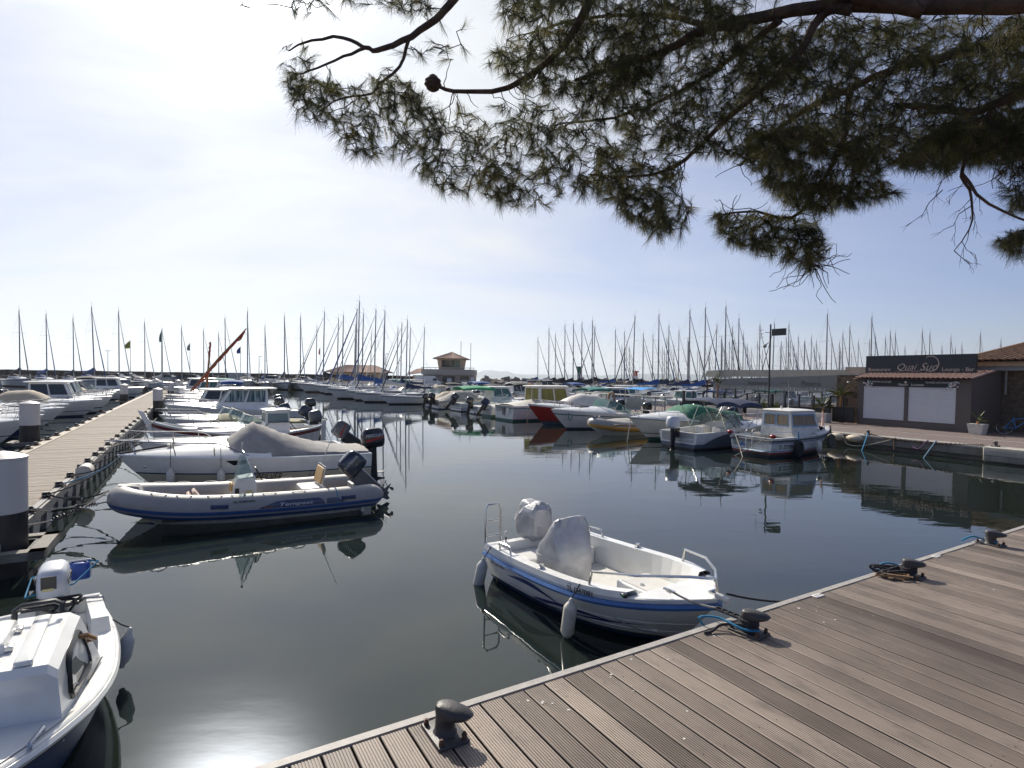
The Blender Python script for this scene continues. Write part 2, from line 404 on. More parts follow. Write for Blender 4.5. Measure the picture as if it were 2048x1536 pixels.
def boardwalk():
    me = bpy.data.meshes.new('boardwalk'); vs = []; fs = []; tone = []; mats = []
    pitch, gap = 0.186, 0.015
    rnd = random.Random(3)
    u = 1.95
    while u < 26.0:
        tn = rnd.gauss(.21, .11)
        w = pitch - gap; ng = 8
        prof = [(0, -.05), (0, -.004), (.005, 0)]
        for g in range(ng):
            c = .010 + (w - .02) * (g + .5) / ng
            prof += [(c - .0045, 0), (c - .003, -.0045), (c + .003, -.0045), (c + .0045, 0)]
        prof += [(w - .005, 0), (w, -.004), (w, -.05)]
        v1 = EDGE_V - .075
        j = -8.73 - rnd.uniform(1.2, 4.6)
        segs = [(v1 - rnd.uniform(0, .012), -17.0)]
        for k, (a, b) in enumerate(segs):
            o = len(vs); n = len(prof); dz = rnd.uniform(-.002, .002)
            t2 = tn if k == 0 else rnd.gauss(.21, .11)
            for (pu, pz) in prof: vs.append((u + pu, a, pz + dz))
            for (pu, pz) in prof: vs.append((u + pu, b, pz + dz))
            for i in range(n - 1): fs.append((o+i, o+i+1, o+n+i+1, o+n+i)); tone.append(-.6 if i in (0, n - 2) else t2 - (.10 if prof[i][1] < 0 or prof[i+1][1] < 0 else 0))  # plank sides toned dark to paint gap shade; grooves and edges a little darker
            fs.append(tuple(range(o, o+n))); tone.append(t2); fs.append(tuple(range(o+2*n-1, o+n-1, -1))); tone.append(t2)
        u += pitch
    nb = len(fs)
    mb = MB(); 
    rail = mk('boardwalk_edge_strip', (.33, .31, .285), .6, var=.15, scale=9, bump=.1)
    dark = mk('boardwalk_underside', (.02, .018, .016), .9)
    mb.box((1.95, EDGE_V - .065, -.10), (26.0, EDGE_V, .006), rail)
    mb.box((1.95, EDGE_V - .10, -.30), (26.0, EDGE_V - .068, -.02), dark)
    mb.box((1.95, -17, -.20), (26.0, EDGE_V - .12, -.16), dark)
    # screw heads along the joists
    scr = mk('screw_heads', (.03, .028, .026), .6)
    u = 1.95
    while u < 14:
        for vv in (-9.3, -10.25, -11.2, -12.1):
            for du in (.045, .13):
                x, y = u + du, vv + rnd.uniform(-.012, .012)
                mb.add([(x + .0052*cos(a*pi/3), y + .0052*sin(a*pi/3), .0015) for a in range(6)], [tuple(range(6))], scr)
        u += pitch
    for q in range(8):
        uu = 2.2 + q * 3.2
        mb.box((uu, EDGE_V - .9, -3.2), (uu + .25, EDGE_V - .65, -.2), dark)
    # pale number plates and droppings near the edge
    drop = mk('pale_droppings', (.62, .60, .56), .7)
    for q in range(38):
        x = rnd.choice((7.4, 7.9, 10.4, 5.2, 4.4, 12.0)) + rnd.gauss(0, .35); y = EDGE_V - .12 - abs(rnd.gauss(0, .35)); r = rnd.uniform(.004, .014)
        mb.add([(x + r*rnd.uniform(.5, 1.3)*cos(a*pi/4), y + r*rnd.uniform(.5, 1.2)*sin(a*pi/4), .0022) for a in range(8)], [tuple(range(8))], drop)
    o = len(vs); vs2 = vs + mb.v; fs2 = fs + [tuple(i + o for i in f) for f in mb.f]
    me.from_pydata(vs2, [], fs2)
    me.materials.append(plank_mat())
    for m in mb.mats: me.materials.append(m)
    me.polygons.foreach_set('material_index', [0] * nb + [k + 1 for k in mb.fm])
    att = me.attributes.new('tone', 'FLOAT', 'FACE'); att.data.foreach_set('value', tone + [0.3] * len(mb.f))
    o = lnk(bpy.data.objects.new('boardwalk', me), None)
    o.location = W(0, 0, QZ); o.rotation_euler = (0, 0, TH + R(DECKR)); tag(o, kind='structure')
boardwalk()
plb = MB(); pm = mk('painted_plate', (.68, .67, .64), .5, var=.05)
for k, (x, y) in enumerate(((1636, 1192), (1872, 1113))):
    p = at_z(x, y, QZ); mbp = MB(); mbp.bbox((-.075, -.035, 0.002), (.075, .035, .010), pm, .006)
    for t_ in range(3): mbp.box((-.05 + t_*.04, -.018, .010), (-.035 + t_*.04, .018, .0112), BLK)
    ob('berth_plate', mbp, None, ('small white berth plate by the rope tangled mooring post', 'small white berth plate near the farthest mooring post of the boardwalk')[k], 'plate', 'berth plates on the boardwalk', loc=p, rz=TH)

# ------------------------------------------------------------------ quay on the right: pavement, coping and wall
PAVER = bpy.data.materials.new('brick_pavers'); PAVER.use_nodes = True
def _paver():
    t = PAVER.node_tree; b = t.nodes['Principled BSDF']; b.inputs['Roughness'].default_value = .85
    tcn = t.nodes.new('ShaderNodeTexCoord'); br = t.nodes.new('ShaderNodeTexBrick'); t.links.new(tcn.outputs['Object'], br.inputs['Vector'])
    br.inputs['Scale'].default_value = 4.0; br.inputs['Mortar Size'].default_value = .03
    br.inputs['Color1'].default_value = (.15, .115, .10, 1); br.inputs['Color2'].default_value = (.22, .16, .14, 1); br.inputs['Mortar'].default_value = (.07, .06, .055, 1)
    t.links.new(br.outputs['Color'], b.inputs['Base Color'])
_paver()
CONC = mk('pale_concrete', (.36, .34, .30), .85, var=.18, scale=3, bump=.2, bscale=30, dirt=((.20, .18, .15), 1.5, .5))
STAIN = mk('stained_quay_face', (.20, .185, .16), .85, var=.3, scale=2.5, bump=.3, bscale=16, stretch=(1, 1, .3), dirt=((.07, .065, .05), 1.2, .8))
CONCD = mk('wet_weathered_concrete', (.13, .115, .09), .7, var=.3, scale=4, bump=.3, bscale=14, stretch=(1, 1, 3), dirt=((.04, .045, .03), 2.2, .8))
def quay():
    q = MB()
    q.box((29.0, -40, -.12), (150, 24, 0), PAVER); q.box((26.0, -40, -.12), (29.0, -8.9, 0), PAVER)
    ob('pavement', q, kind='structure', loc=W(0, 0, QZ), rz=TH)
    w = MB()
    rows = []
    u0 = 28.4
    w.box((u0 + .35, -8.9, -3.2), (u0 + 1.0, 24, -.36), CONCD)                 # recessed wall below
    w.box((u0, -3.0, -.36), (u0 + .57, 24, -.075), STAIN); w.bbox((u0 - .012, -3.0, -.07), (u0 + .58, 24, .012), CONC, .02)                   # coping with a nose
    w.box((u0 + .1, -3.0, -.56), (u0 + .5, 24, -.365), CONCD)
    for k in range(9): w.box((u0 - .003, -2.9 + k*3, -.35), (u0 + .59, -2.885 + k*3, .014), CONCD)
    ob('quay_wall', w, None, 'weathered concrete quay wall under the brick pavement, dark and wet below', 'quay wall', loc=W(0, 0, QZ), rz=TH)
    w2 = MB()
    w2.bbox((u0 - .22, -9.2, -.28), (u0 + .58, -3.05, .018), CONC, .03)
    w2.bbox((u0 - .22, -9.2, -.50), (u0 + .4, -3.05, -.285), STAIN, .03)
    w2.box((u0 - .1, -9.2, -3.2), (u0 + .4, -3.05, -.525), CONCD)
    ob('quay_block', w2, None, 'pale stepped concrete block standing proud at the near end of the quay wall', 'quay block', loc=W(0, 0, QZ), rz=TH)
    g = MB(); g.box((31.7, -40, .004), (31.85, 24, .008), CONC); ob('pavement_line', g, kind='structure', loc=W(0, 0, QZ), rz=TH)
quay()

# ------------------------------------------------------------------ far setting
hl = MB(); HM = mk('hazy_hills', (.035, .06, .05), .9, var=.1, scale=.002)
def ridge(xs, D, depth):
    r0, r1, r2 = [], [], []
    for x, y in xs:
        p = at_D(x, y, D); b = at_D(x, 757, D)
        r0.append((p.x, D - depth, -2)); r1.append((p.x, D, p.z)); r2.append((p.x, D + depth, -2))
    hl.grid([r0, r1, r2], HM)
rr = random.Random(5)
def jit(pts, n=6):
    out = []
    for (a, b), (c, d) in zip(pts, pts[1:]):
        for i in range(n): t = i/n; out.append((lerp(a, c, t), lerp(b, d, t) + rr.uniform(-.4, .4)))
    return out + [pts[-1]]
ridge(jit([(925, 757), (950, 747), (968, 741), (985, 740), (1000, 743), (1015, 742), (1028, 747), (1045, 749), (1100, 749), (1150, 749), (1200, 751), (1260, 748), (1330, 747), (1420, 750), (1500, 754), (1560, 762)]), 9000, 900)
ridge(jit([(820, 757), (845, 751), (868, 755), (905, 758)]), 9500, 700)
ob('hills', hl, kind='structure', sharp=80)
STONE = bpy.data.materials.new('rubble_masonry'); STONE.use_nodes = True
def _stone(m, c1, c2, sc, grout):
    t = m.node_tree; b = t.nodes['Principled BSDF']; b.inputs['Roughness'].default_value = .9
    tcn = t.nodes.new('ShaderNodeTexCoord'); vo = t.nodes.new('ShaderNodeTexVoronoi'); vo.inputs['Scale'].default_value = sc
    t.links.new(tcn.outputs['Object'], vo.inputs['Vector'])
    hs = t.nodes.new('ShaderNodeSeparateColor'); t.links.new(vo.outputs['Color'], hs.inputs[0])
    rp = t.nodes.new('ShaderNodeValToRGB'); t.links.new(hs.outputs[0], rp.inputs[0])
    rp.color_ramp.elements[0].color = (*c1, 1); rp.color_ramp.elements[1].color = (*c2, 1)
    v2 = t.nodes.new('ShaderNodeTexVoronoi'); v2.feature = 'DISTANCE_TO_EDGE'; v2.inputs['Scale'].default_value = sc; t.links.new(tcn.outputs['Object'], v2.inputs['Vector'])
    r2 = t.nodes.new('ShaderNodeValToRGB'); t.links.new(v2.outputs['Distance'], r2.inputs[0]); r2.color_ramp.elements[1].position = .09
    mx = t.nodes.new('ShaderNodeMixRGB'); t.links.new(r2.outputs[0], mx.inputs[0]); mx.inputs[1].default_value = (*grout, 1); t.links.new(rp.outputs[0], mx.inputs[2])
    t.links.new(mx.outputs[0], b.inputs['Base Color'])
    bp = t.nodes.new('ShaderNodeBump'); bp.inputs['Strength'].default_value = .6; bp.inputs['Distance'].default_value = .04; t.links.new(r2.outputs[0], bp.inputs['Height']); t.links.new(bp.outputs[0], b.inputs['Normal'])
_stone(STONE, (.07, .05, .035), (.22, .15, .10), 3.2, (.16, .13, .10))
SEAW = bpy.data.materials.new('sea_wall_masonry'); SEAW.use_nodes = True
_stone(SEAW, (.035, .026, .02), (.10, .07, .05), 1.3, (.03, .024, .02))
sw = MB()
YW = 116.0
pts = []
for i in range(61):
    x = -150 + i * 142 / 60.0
    pts.append((x, 2.72 + .05 * sin(i * 1.7)))
sw.loft([[(x, YW, .3), (x, YW + .3, z), (x, YW + 1.6, z), (x, YW + 1.8, .3)] for x, z in pts], SEAW)
ob('sea_wall', sw, None, 'long dark rubble sea wall behind the moored yachts on the left', 'sea wall')
fq = MB(); fq.box((-150, 104, -3), (30, YW + 2, .85), CONC); ob('far_quay', fq, kind='structure')
# breakwater of loose boulders on the right
bw = MB(); rk = mk('boulders', (.15, .115, .09), .9, var=.5, scale=.6, bump=.5, bscale=3, col2=(.33, .27, .22))
rb = random.Random(11)
for i in range(950):
    x = rb.uniform(-8, 150); t = rb.random(); y = 140 + 6 * abs(t - .5) * rb.choice((-1, 1)); s = rb.uniform(.35, .95)
    z = 2.15 - abs(y - 140) * .75
    M = TM((x, y, z), rb.uniform(0, 360), rb.uniform(0, 360), rb.uniform(0, 360))
    v = [Vector((sx, sy, sz)) * s * rb.uniform(.65, 1.05) for sx in (-1, 1) for sy in (-1, 1) for sz in (-.7, .7)]
    bw.add(v, [(0,1,3,2),(4,6,7,5),(0,4,5,1),(2,3,7,6),(0,2,6,4),(1,5,7,3)], rk, M)
bw.loft([[(x, 135, -1), (x, 140, 2.1), (x, 145, -1)] for x in (-8, 150)], rk)
ob('breakwater', bw, None, 'breakwater of grey brown boulders across the far end of the harbour', 'breakwater', sharp=20)
# ------------------------------------------------------------------ boat builders (local frame: x from stern to bow, y to port, z up from the waterline)
class Hull:
    def __init__(s, L, B, hb, hs, dr=.3, rake=.7, tw=.86, tm=.4, bp=2.2, sp=2.0, f0=.16, f1=.62, wl=.05, dip=0.0):
        s.L, s.B, s.hb, s.hs, s.dr, s.rake, s.tw, s.tm, s.bp, s.sp, s.f0, s.f1, s.wl, s.dip = L, B, hb, hs, dr, rake, tw, tm, bp, sp, f0, f1, wl, dip
    def b(s, t):
        if t < s.tm: k = t / s.tm; return s.B/2 * (s.tw + (1 - s.tw) * (1 - (1 - k)**2))
        k = (t - s.tm) / (1 - s.tm); return s.B/2 * max(0.0, 1 - k**s.bp)
    def zs(s, t): return s.hs + (s.hb - s.hs) * t**s.sp - s.dip * sin(pi * t)
    def zk(s, t): return -s.dr + (s.dr + .02) * max(0, (t - .5)/.5)**3
    def pt(s, t, z, side=1):
        zs, zk = s.zs(t), s.zk(t)
        q = min(1, max(0, (z - zk) / (zs - zk))); pw = s.f0 + (s.f1 - s.f0) * t**1.7
        return (t * (s.L - s.rake * (1 - q)**1.15), side * s.b(t) * q**pw, z)
    def fz(s, t, f): return s.wl + (s.zs(t) - s.wl) * f
    def at(s, x, side=1, inset=0.0, dz=0.0):      # a point on the sheer
        t = min(1, max(0, x / s.L)); return Vector((x, side * max(0, s.b(t) - inset), s.zs(t) + dz))
    def out(s, x, f, side=1, off=0.004):          # a point on the topsides at fraction f of the freeboard
        t = x / s.L
        for _ in range(5):
            p = s.pt(t, s.fz(t, f), side); t = min(1, max(0, t + (x - p[0]) / s.L))
        p = Vector(s.pt(t, s.fz(t, f), side)); p.y += side * off; return p
    def yw(s, x, z):                              # half width of the hull at x and height z
        t = min(1, x / s.L)
        for _ in range(8): t = min(1, max(0, t + (x - s.pt(t, z)[0]) / s.L))
        p = s.pt(t, z); return max(.004, p[1]) if abs(p[0] - x) < .03 else .004
    def shell(s, mb, bands, foul, n=26):
        # bands: (upto_fraction, material) from the waterline to the sheer
        ts = [1 - (1 - i/n)**1.25 for i in range(n + 1)]
        fr = []; bm = []
        lo = 0.0
        for hi, m in bands:
            k = max(1, int(round((hi - lo) / .16)))
            for i in range(k): fr.append(lo + (hi - lo) * (i + 1) / k); bm.append(m)
            lo = hi
        mats = [foul, foul] + bm
        for side in (1, -1):
            rows = []
            for t in ts:
                zk = s.zk(t); zz = [zk, (zk + s.wl)/2, s.wl] + [s.fz(t, f) for f in fr]
                if zk >= s.wl: zz[0] = zz[1] = s.wl - .001
                rows.append([s.pt(t, z, side) for z in zz])
            for j in range(len(mats)):
                mb.grid([[r[j], r[j+1]] for r in rows], mats[j])
        a = [s.pt(0, z, 1) for z in [s.zk(0), (s.zk(0) + s.wl)/2, s.wl] + [s.fz(0, f) for f in fr]]
        for j in range(len(mats)):
            p, q = a[j], a[j+1]
            mb.add([p, (p[0], -p[1], p[2]), (q[0], -q[1], q[2]), q], [(0, 1, 2, 3)], mats[j])
        return mb
    def deck(s, mb, td, gw, sole, crown, m, msole, cam=2.0, gh=.0, back=.12, n=30, cp=.8, liner=None):
        # gunwale all round, raised foredeck forward of td, an open well with sole, sides, bulkhead and transom behind it
        L = s.L; liner = liner or m
        i0 = 0
        ts = [td * i / 14.0 for i in range(15)] + [td + (1 - td) * (1 - (1 - i/14.0)**1.3) for i in range(1, 15)]
        for side in (1, -1):
            for ja, jb in zip(ts, ts[1:]):
                if jb > td + 1e-6: break
                q = []
                for t in (ja, jb):
                    b, z = s.b(t), s.zs(t)
                    q.append([(t*L, side*b, z), (t*L, side*(b - .015), z + gh + .012), (t*L, side*max(b - gw, .01), z + gh + .012), (t*L, side*max(min(b - gw - .03, s.yw(t*L, sole) - .03), .008), sole)])
                mb.grid([[q[0][k], q[1][k]] for k in range(3)], m); mb.grid([[q[0][2], q[1][2]], [q[0][3], q[1][3]]], liner)
        inner = [(t*L, max(min(s.b(t) - gw - .03, s.yw(t*L, sole) - .03), .008), sole) for t in ts if t <= td + 1e-6]
        mb.grid([[p, (p[0], -p[1], p[2])] for p in inner], msole)
        # transom cap and inner face
        b0, z0 = s.b(0), s.zs(0)
        mb.box((0, -b0 + gw, sole), (back, b0 - gw, z0 + gh + .010), m)
        # foredeck
        if td < .995:
            def dk(t):
                b, z = s.b(t), s.zs(t); cf = crown * min(1.0, ((1 - t) / (1 - td)) * 1.25)**cp
                return [(t*L, b * y, z + (.012 if abs(y) < 1 else 0) + cf * (1 - abs(y)**cam)) for y in (1, .97, .9, .78, .55, .28, 0, -.28, -.55, -.78, -.9, -.97, -1)]
            fd = [dk(t) for t in ts if t >= td - 1e-6]
            mb.grid(fd, m)
            e = fd[0]; n_ = len(e)
            mb.add(list(e) + [(td*L, -max(.005, min(s.b(td) - .05, s.yw(td*L, sole) - .03)), sole), (td*L, max(.005, min(s.b(td) - .05, s.yw(td*L, sole) - .03)), sole)], [tuple(range(n_ + 2))], m)
        return mb
    def strip(s, mb, m, r=.03, dz=-.03, n=26, t1=1.0, trans=True):   # rubbing strake
        for side in (1, -1):
            mb.tube([(lerp(0, t1, i/n) * s.L, side * s.b(lerp(0, t1, i/n)), s.zs(lerp(0, t1, i/n)) + dz) for i in range(n + 1)], r, m, 6)
        if trans: mb.tube([(-.004, s.b(0), s.zs(0) + dz), (-.004, -s.b(0), s.zs(0) + dz)], r, m, 6)
        return mb
    def band(s, mb, f0, f1, m, x0=0.0, x1=None, off=.003, n=20, sides=(1, -1)):
        x1 = x1 if x1 is not None else s.L * .97
        for side in sides:
            mb.grid([[s.out(lerp(x0, x1, i/n), f, side, off) for f in (f0, (f0+f1)/2, f1)] for i in range(n + 1)], m)
        return mb

def pulpit(mb, H, x0, hgt=.5, r=.014, n=14, stan=3, inset=.06, m=None, over=.12, mid=True):
    m = m or STEEL
    L = H.L
    for side in (1, -1):
        top = [H.at(lerp(x0, L, i/n), side, inset, hgt * min(1, i/n*4 + .04)) + Vector((over * (i/n)**2, 0, 0)) for i in range(n)]
        mb.tube(top + [Vector((L + over, 0, H.hb + hgt))], r, m, 6)
        for k in range(1, stan + 1):
            x = lerp(x0, L, k / (stan + .5)); a = H.at(x, side, inset); 
            i = (x - x0)/(L - x0); b = H.at(x, side, inset, hgt * min(1, i*4 + .04)) + Vector((over*i*i, 0, 0))
            mb.tube([a, b], r * .85, m, 5)
    return mb

def outboard(parent, H, tilt=0, s=1.0, cowl=COWLK, leg=BLK, dy=0.0, z=None, txt=None, tcol=None, stripe=None, tsize=.09, up=0.0, boxy=.9, x=-.05):
    """outboard motor clamped on the transom; tilt in degrees swings the leg up and aft"""
    z = H.hs if z is None else z
    M = Matrix.Translation((x, dy, z + up)) @ Euler((0, R(tilt), 0)).to_matrix().to_4x4() @ Matrix.Scale(s, 4) @ Matrix.Rotation(pi, 4, 'Z')
    # here +x points aft
    mb = MB()
    mb.loft([[(.06, -.09, .06), (.30, -.09, .06), (.34, 0, .06), (.30, .09, .06), (.06, .09, .06)],
             [(.10, -.065, -.2), (.30, -.06, -.2), (.33, 0, -.2), (.30, .06, -.2), (.10, .065, -.2)],
             [(.13, -.05, -.55), (.29, -.045, -.55), (.32, 0, -.55), (.29, .045, -.55), (.13, .05, -.55)],
             [(.15, -.022, -.88), (.30, -.02, -.88), (.33, 0, -.88), (.30, .02, -.88), (.15, .022, -.88)]], leg, M=M)
    mb.box((.08, -.10, -.60), (.48, .10, -.585), leg, M)
    mb.tube([(.02, 0, -.76), (.08, 0, -.76), (.30, 0, -.76), (.40, 0, -.76)], [.012, .05, .055, .035], leg, 10, M=M)
    mb.prism([(.12, -.80), (.28, -.80), (.24, -.98), (.17, -.96)], -.01, .01, leg, 'y', M)
    mb.box((-.05, -.10, -.30), (.12, -.06, .08), leg, M); mb.box((-.05, .06, -.30), (.12, .10, .08), leg, M); mb.box((-.06, -.10, .02), (.12, .10, .06), leg, M)
    o = ob('outboard_motor', mb, parent)
    cb = MB()
    def ring(x0, x1, w, zz, c=.35):
        cx, hx, hy = (x0+x1)/2, (x1-x0)/2, w/2; out = []
        for k in range(20):
            a = 2*pi*k/20; ca, sa = cos(a), sin(a); e = 2/ (2.0 + 2.5*boxy)
            out.append((cx + hx * math.copysign(abs(ca)**e, ca), hy * math.copysign(abs(sa)**e, sa), zz))
        return out
    cb.loft([ring(.02, .46, .26, .055), ring(-.02, .52, .33, .10), ring(-.03, .535, .345, .20), ring(-.03, .53, .34, .36), ring(0, .50, .31, .47), ring(.05, .44, .25, .52), ring(.12, .38, .16, .535)], cowl, M=M)
    c = ob('cowling', cb, o, sharp=50)
    if stripe:
        sb_ = MB()
        for sy in (1, -1):
            sb_.prism([(.04, .20), (.46, .285), (.48, .315), (.04, .26)], sy*.1745, sy*.1775, stripe, 'y', M)
        ob('decal_stripe', sb_, c)
    if txt:
        for sy in (1, -1):
            Bm = basis((.02 if sy < 0 else .49, sy * .1765, .33), (-sy, 0, 0), (0, 0, 1)) if sy > 0 else basis((.03, -.1765, .33), (1, 0, 0), (0, 0, 1))
            put_text(txt, tsize, tcol or COWLS, M @ Bm, c, shear=.2)
    pb = MB()
    for k in range(3):
        Rk = M @ Matrix.Translation((.42, 0, -.76)) @ Matrix.Rotation(2*pi*k/3 + .4, 4, 'X')
        pb.add([(-.01, 0, .02), (.02, .05, .07), (.04, .055, .13), (.0, -.01, .155), (-.02, -.045, .10)], [(0, 1, 2, 3, 4)], leg, Rk)
        pb.add([(-.005, 0, .02), (.025, .05, .07), (.045, .055, .13), (.005, -.01, .155), (-.015, -.045, .10)], [(4, 3, 2, 1, 0)], leg, Rk)
    pb.tube([(.38, 0, -.76), (.50, 0, -.76)], [.035, .012], leg, 8, M=M)
    ob('propeller', pb, o)
    return o

def cabin(parent, x0, x1, wb, wt, z0, z1, m, fr=.3, br=.05, roof=None, over=.08, win=None, wmat=None, name='cabin', crown=.04, wfrac=(.3, .86), side_w=2, frame=None, front_w=2, rear_w=0, sideslope=None, roof_th=.05, fth=.016):
    """wheelhouse: walls, roof and each window a pane in its frame"""
    roof = roof or m; frame = frame or BLK; wmat = wmat or GLD
    A = [(x0, wb/2, z0), (x1, wb/2, z0), (x1, -wb/2, z0), (x0, -wb/2, z0)]
    Bt = [(x0 + br, wt/2, z1), (x1 - fr, wt/2, z1), (x1 - fr, -wt/2, z1), (x0 + br, -wt/2, z1)]
    mb = MB(); mb.loft([A, Bt], m)
    cb = ob(name, mb, parent)
    rb_ = MB()
    rx0, rx1, ry = x0 + br - over, x1 - fr + over, wt/2 + over*.6
    def rr_(ins, z): return [(rx0+ins, -ry+ins+.05, z), (rx0+ins+.05, -ry+ins, z), (rx1-ins-.12, -ry+ins, z), (rx1-ins, -ry+ins+.14, z), (rx1-ins, ry-ins-.14, z), (rx1-ins-.12, ry-ins, z), (rx0+ins+.05, ry-ins, z), (rx0+ins, ry-ins-.05, z)]
    rb_.loft([rr_(.03, z1 + .002), rr_(0, z1 + .02), rr_(0, z1 + roof_th), rr_(.06, z1 + roof_th + crown*.6), rr_(.2, z1 + roof_th + crown)], roof)
    ob('roof', rb_, cb)
    a, b = wfrac
    def face(P, Q, Pt, Qt, s0, s1, nrm):
        P, Q, Pt, Qt = map(Vector, (P, Q, Pt, Qt))
        def pnt(u, v): return (P.lerp(Q, u)).lerp(Pt.lerp(Qt, u), v)
        n = (Q - P).cross(Pt - P).normalized()
        if n.dot(Vector(nrm)) < 0: n = -n
        c = [pnt(s0, a), pnt(s1, a), pnt(s1, b), pnt(s0, b)]
        fm = MB(); fm.tube([q + n*.004 for q in c], fth, frame, 5, closed=True)
        fo = ob('window', fm, cb)
        g = MB(); g.add([q + n*.006 for q in c] + [q + n*.001 for q in c], [(0, 1, 2, 3), (7, 6, 5, 4), (0, 4, 5, 1), (1, 5, 6, 2), (2, 6, 7, 3), (3, 7, 4, 0)], wmat); ob('pane', g, fo)
    for k in range(side_w):
        s0 = .06 + k * .90/side_w; s1 = s0 + .90/side_w - .05
        face(A[0], A[1], Bt[0], Bt[1], s0, s1, (0, 1, 0)); face(A[3], A[2], Bt[3], Bt[2], s0, s1, (0, -1, 0))
    for k in range(front_w):
        s0 = .06 + k * .90/front_w; s1 = s0 + .90/front_w - .04
        face(A[1], A[2], Bt[1], Bt[2], s0, s1, (1, 0, 0))
    for k in range(rear_w):
        s0 = .08 + k * .88/rear_w; s1 = s0 + .88/rear_w - .05
        face(A[0], A[3], Bt[0], Bt[3], s0, s1, (-1, 0, 0))
    return cb

def wscreen(parent, H, xf, xb, h, rake=.35, inset=.12, g=GLC, dz=.02, crown=0.0, fr=ALU):
    """three sided windscreen standing on the deck"""
    bl, fl = H.at(xb, 1, inset, dz), H.at(xf, 1, inset + .12, dz + crown)
    br_, f2 = Vector((bl.x, -bl.y, bl.z)), Vector((fl.x, -fl.y, fl.z))
    bot = [bl, fl.lerp(bl, .25), fl + Vector((.10, -.18, crown*.3)), Vector((xf + .16, 0, fl.z + crown*.4)), f2 + Vector((.10, .18, crown*.3)), f2.lerp(br_, .25), br_]
    top = []
    for i, p in enumerate(bot):
        k = (.55, .95, 1, 1, 1, .95, .55)[i]
        q = p + Vector((-rake * k, -math.copysign(.06, p.y) if abs(p.y) > .05 else 0, h * k)); top.append(q)
    mb = MB(); mb.grid([bot, top], g)
    s_ = ob('windscreen', mb, parent, sharp=20)
    f = MB(); f.tube(top, .014, fr, 5); f.tube(bot, .012, fr, 5)
    for i in (1, 2, 4, 5): f.tube([bot[i], top[i]], .012, fr, 5)
    ob('screen_frame', f, s_)
    return s_

def bimini(parent, x0, x1, w, z0, z1, m, fold=False, fr=None):
    fr = fr or STEEL
    mb = MB(); rows = []
    n = 8
    for i in range(n + 1):
        x = lerp(x0, x1, i/n); zz = z1 + .10 * sin(pi * i/n)
        rows.append([(x, w/2 * y, zz - .16 * abs(y)**3 - (.14 if abs(y) == 1 else 0)) for y in (-1, -.98, -.6, -.3, 0, .3, .6, .98, 1)])
    mb.grid(rows, m); mb.grid([[(p[0], p[1], p[2] - .015) for p in r] for r in rows], m)
    b = ob('bimini_top', mb, parent, sharp=60)
    f = MB(); xm = (x0 + x1)/2
    for side in (1, -1):
        f.tube([(xm, side*w*.48, z0), (x0 + .05, side*w*.49, z1 - .14)], .013, fr, 5)
        f.tube([(xm, side*w*.48, z0), (x1 - .05, side*w*.49, z1 - .14)], .013, fr, 5)
    for x in (x0 + .05, x1 - .05): f.tube([(x, w/2*y, z1 - .02 - .16*abs(y)**3) for y in (-.98, -.6, 0, .6, .98)], .013, fr, 5)
    ob('bimini_frame', f, b)
    return b

def arch_cover(parent, H, x0, x1, prof, m, name='cover', lip=.03, n=22, pw=2.4, out=.02):
    """cloth stretched over the boat between x0 and x1; prof(x) is its height over the gunwale on the centreline"""
    rows = []
    ys = [-1, -.985, -.93, -.82, -.62, -.4, -.2, 0, .2, .4, .62, .82, .93, .985, 1]
    for i in range(n + 1):
        x = lerp(x0, x1, i/n); t = min(1, max(0, x/H.L)); b = H.b(t) + out; z = H.zs(t) + lip
        h = prof(x); w = .012 * sin(x*23) * (1 if h > .05 else .3)
        rows.append([(x + .01*sin(9*y + x*7), b*y, z - (.10 if abs(y) == 1 else 0) + (h + w) * (1 - abs(y)**pw) + .008*sin(y*17 + x*11)) for y in ys])
    mb = MB(); mb.grid(rows, m)
    for e in (rows[0], rows[-1]): mb.add(e, [tuple(range(len(e)))], m)
    return ob(name, mb, parent, sharp=70)

def fender(p, q, L=.5, r=.085, m=FENW, label='', group=None, tilt=(0, 0)):
    """fender hanging from p on its lanyard; q is its top"""
    mb = MB()
    prof = [(.015, 0), (.028, -.02), (.03, -.05), (r*.7, -.075), (r, -.12), (r, -L + .09), (r*.75, -L + .045), (.03, -L + .02), (.025, -L - .01), (.008, -L - .015)]
    Mx = Matrix.Translation(q) @ Euler((R(tilt[0]), R(tilt[1]), 0)).to_matrix().to_4x4()
    mb.lathe(prof, m, 14, Mx)
    f = ob('fender', mb, None, label, 'fender', group, sharp=50)
    lb = MB(); lb.tube([p, Vector(p).lerp(Vector(q), .5) + Vector((0, 0, -.01)), q], .007, BARK_ROPE, 5); ob('lanyard', lb, f)
    return f

def rope(pts, r, m, label, group='mooring ropes', cat='rope', n=6):
    mb = MB(); mb.tube(pts, r, m, n)
    return ob('mooring_rope', mb, None, label, cat, group)

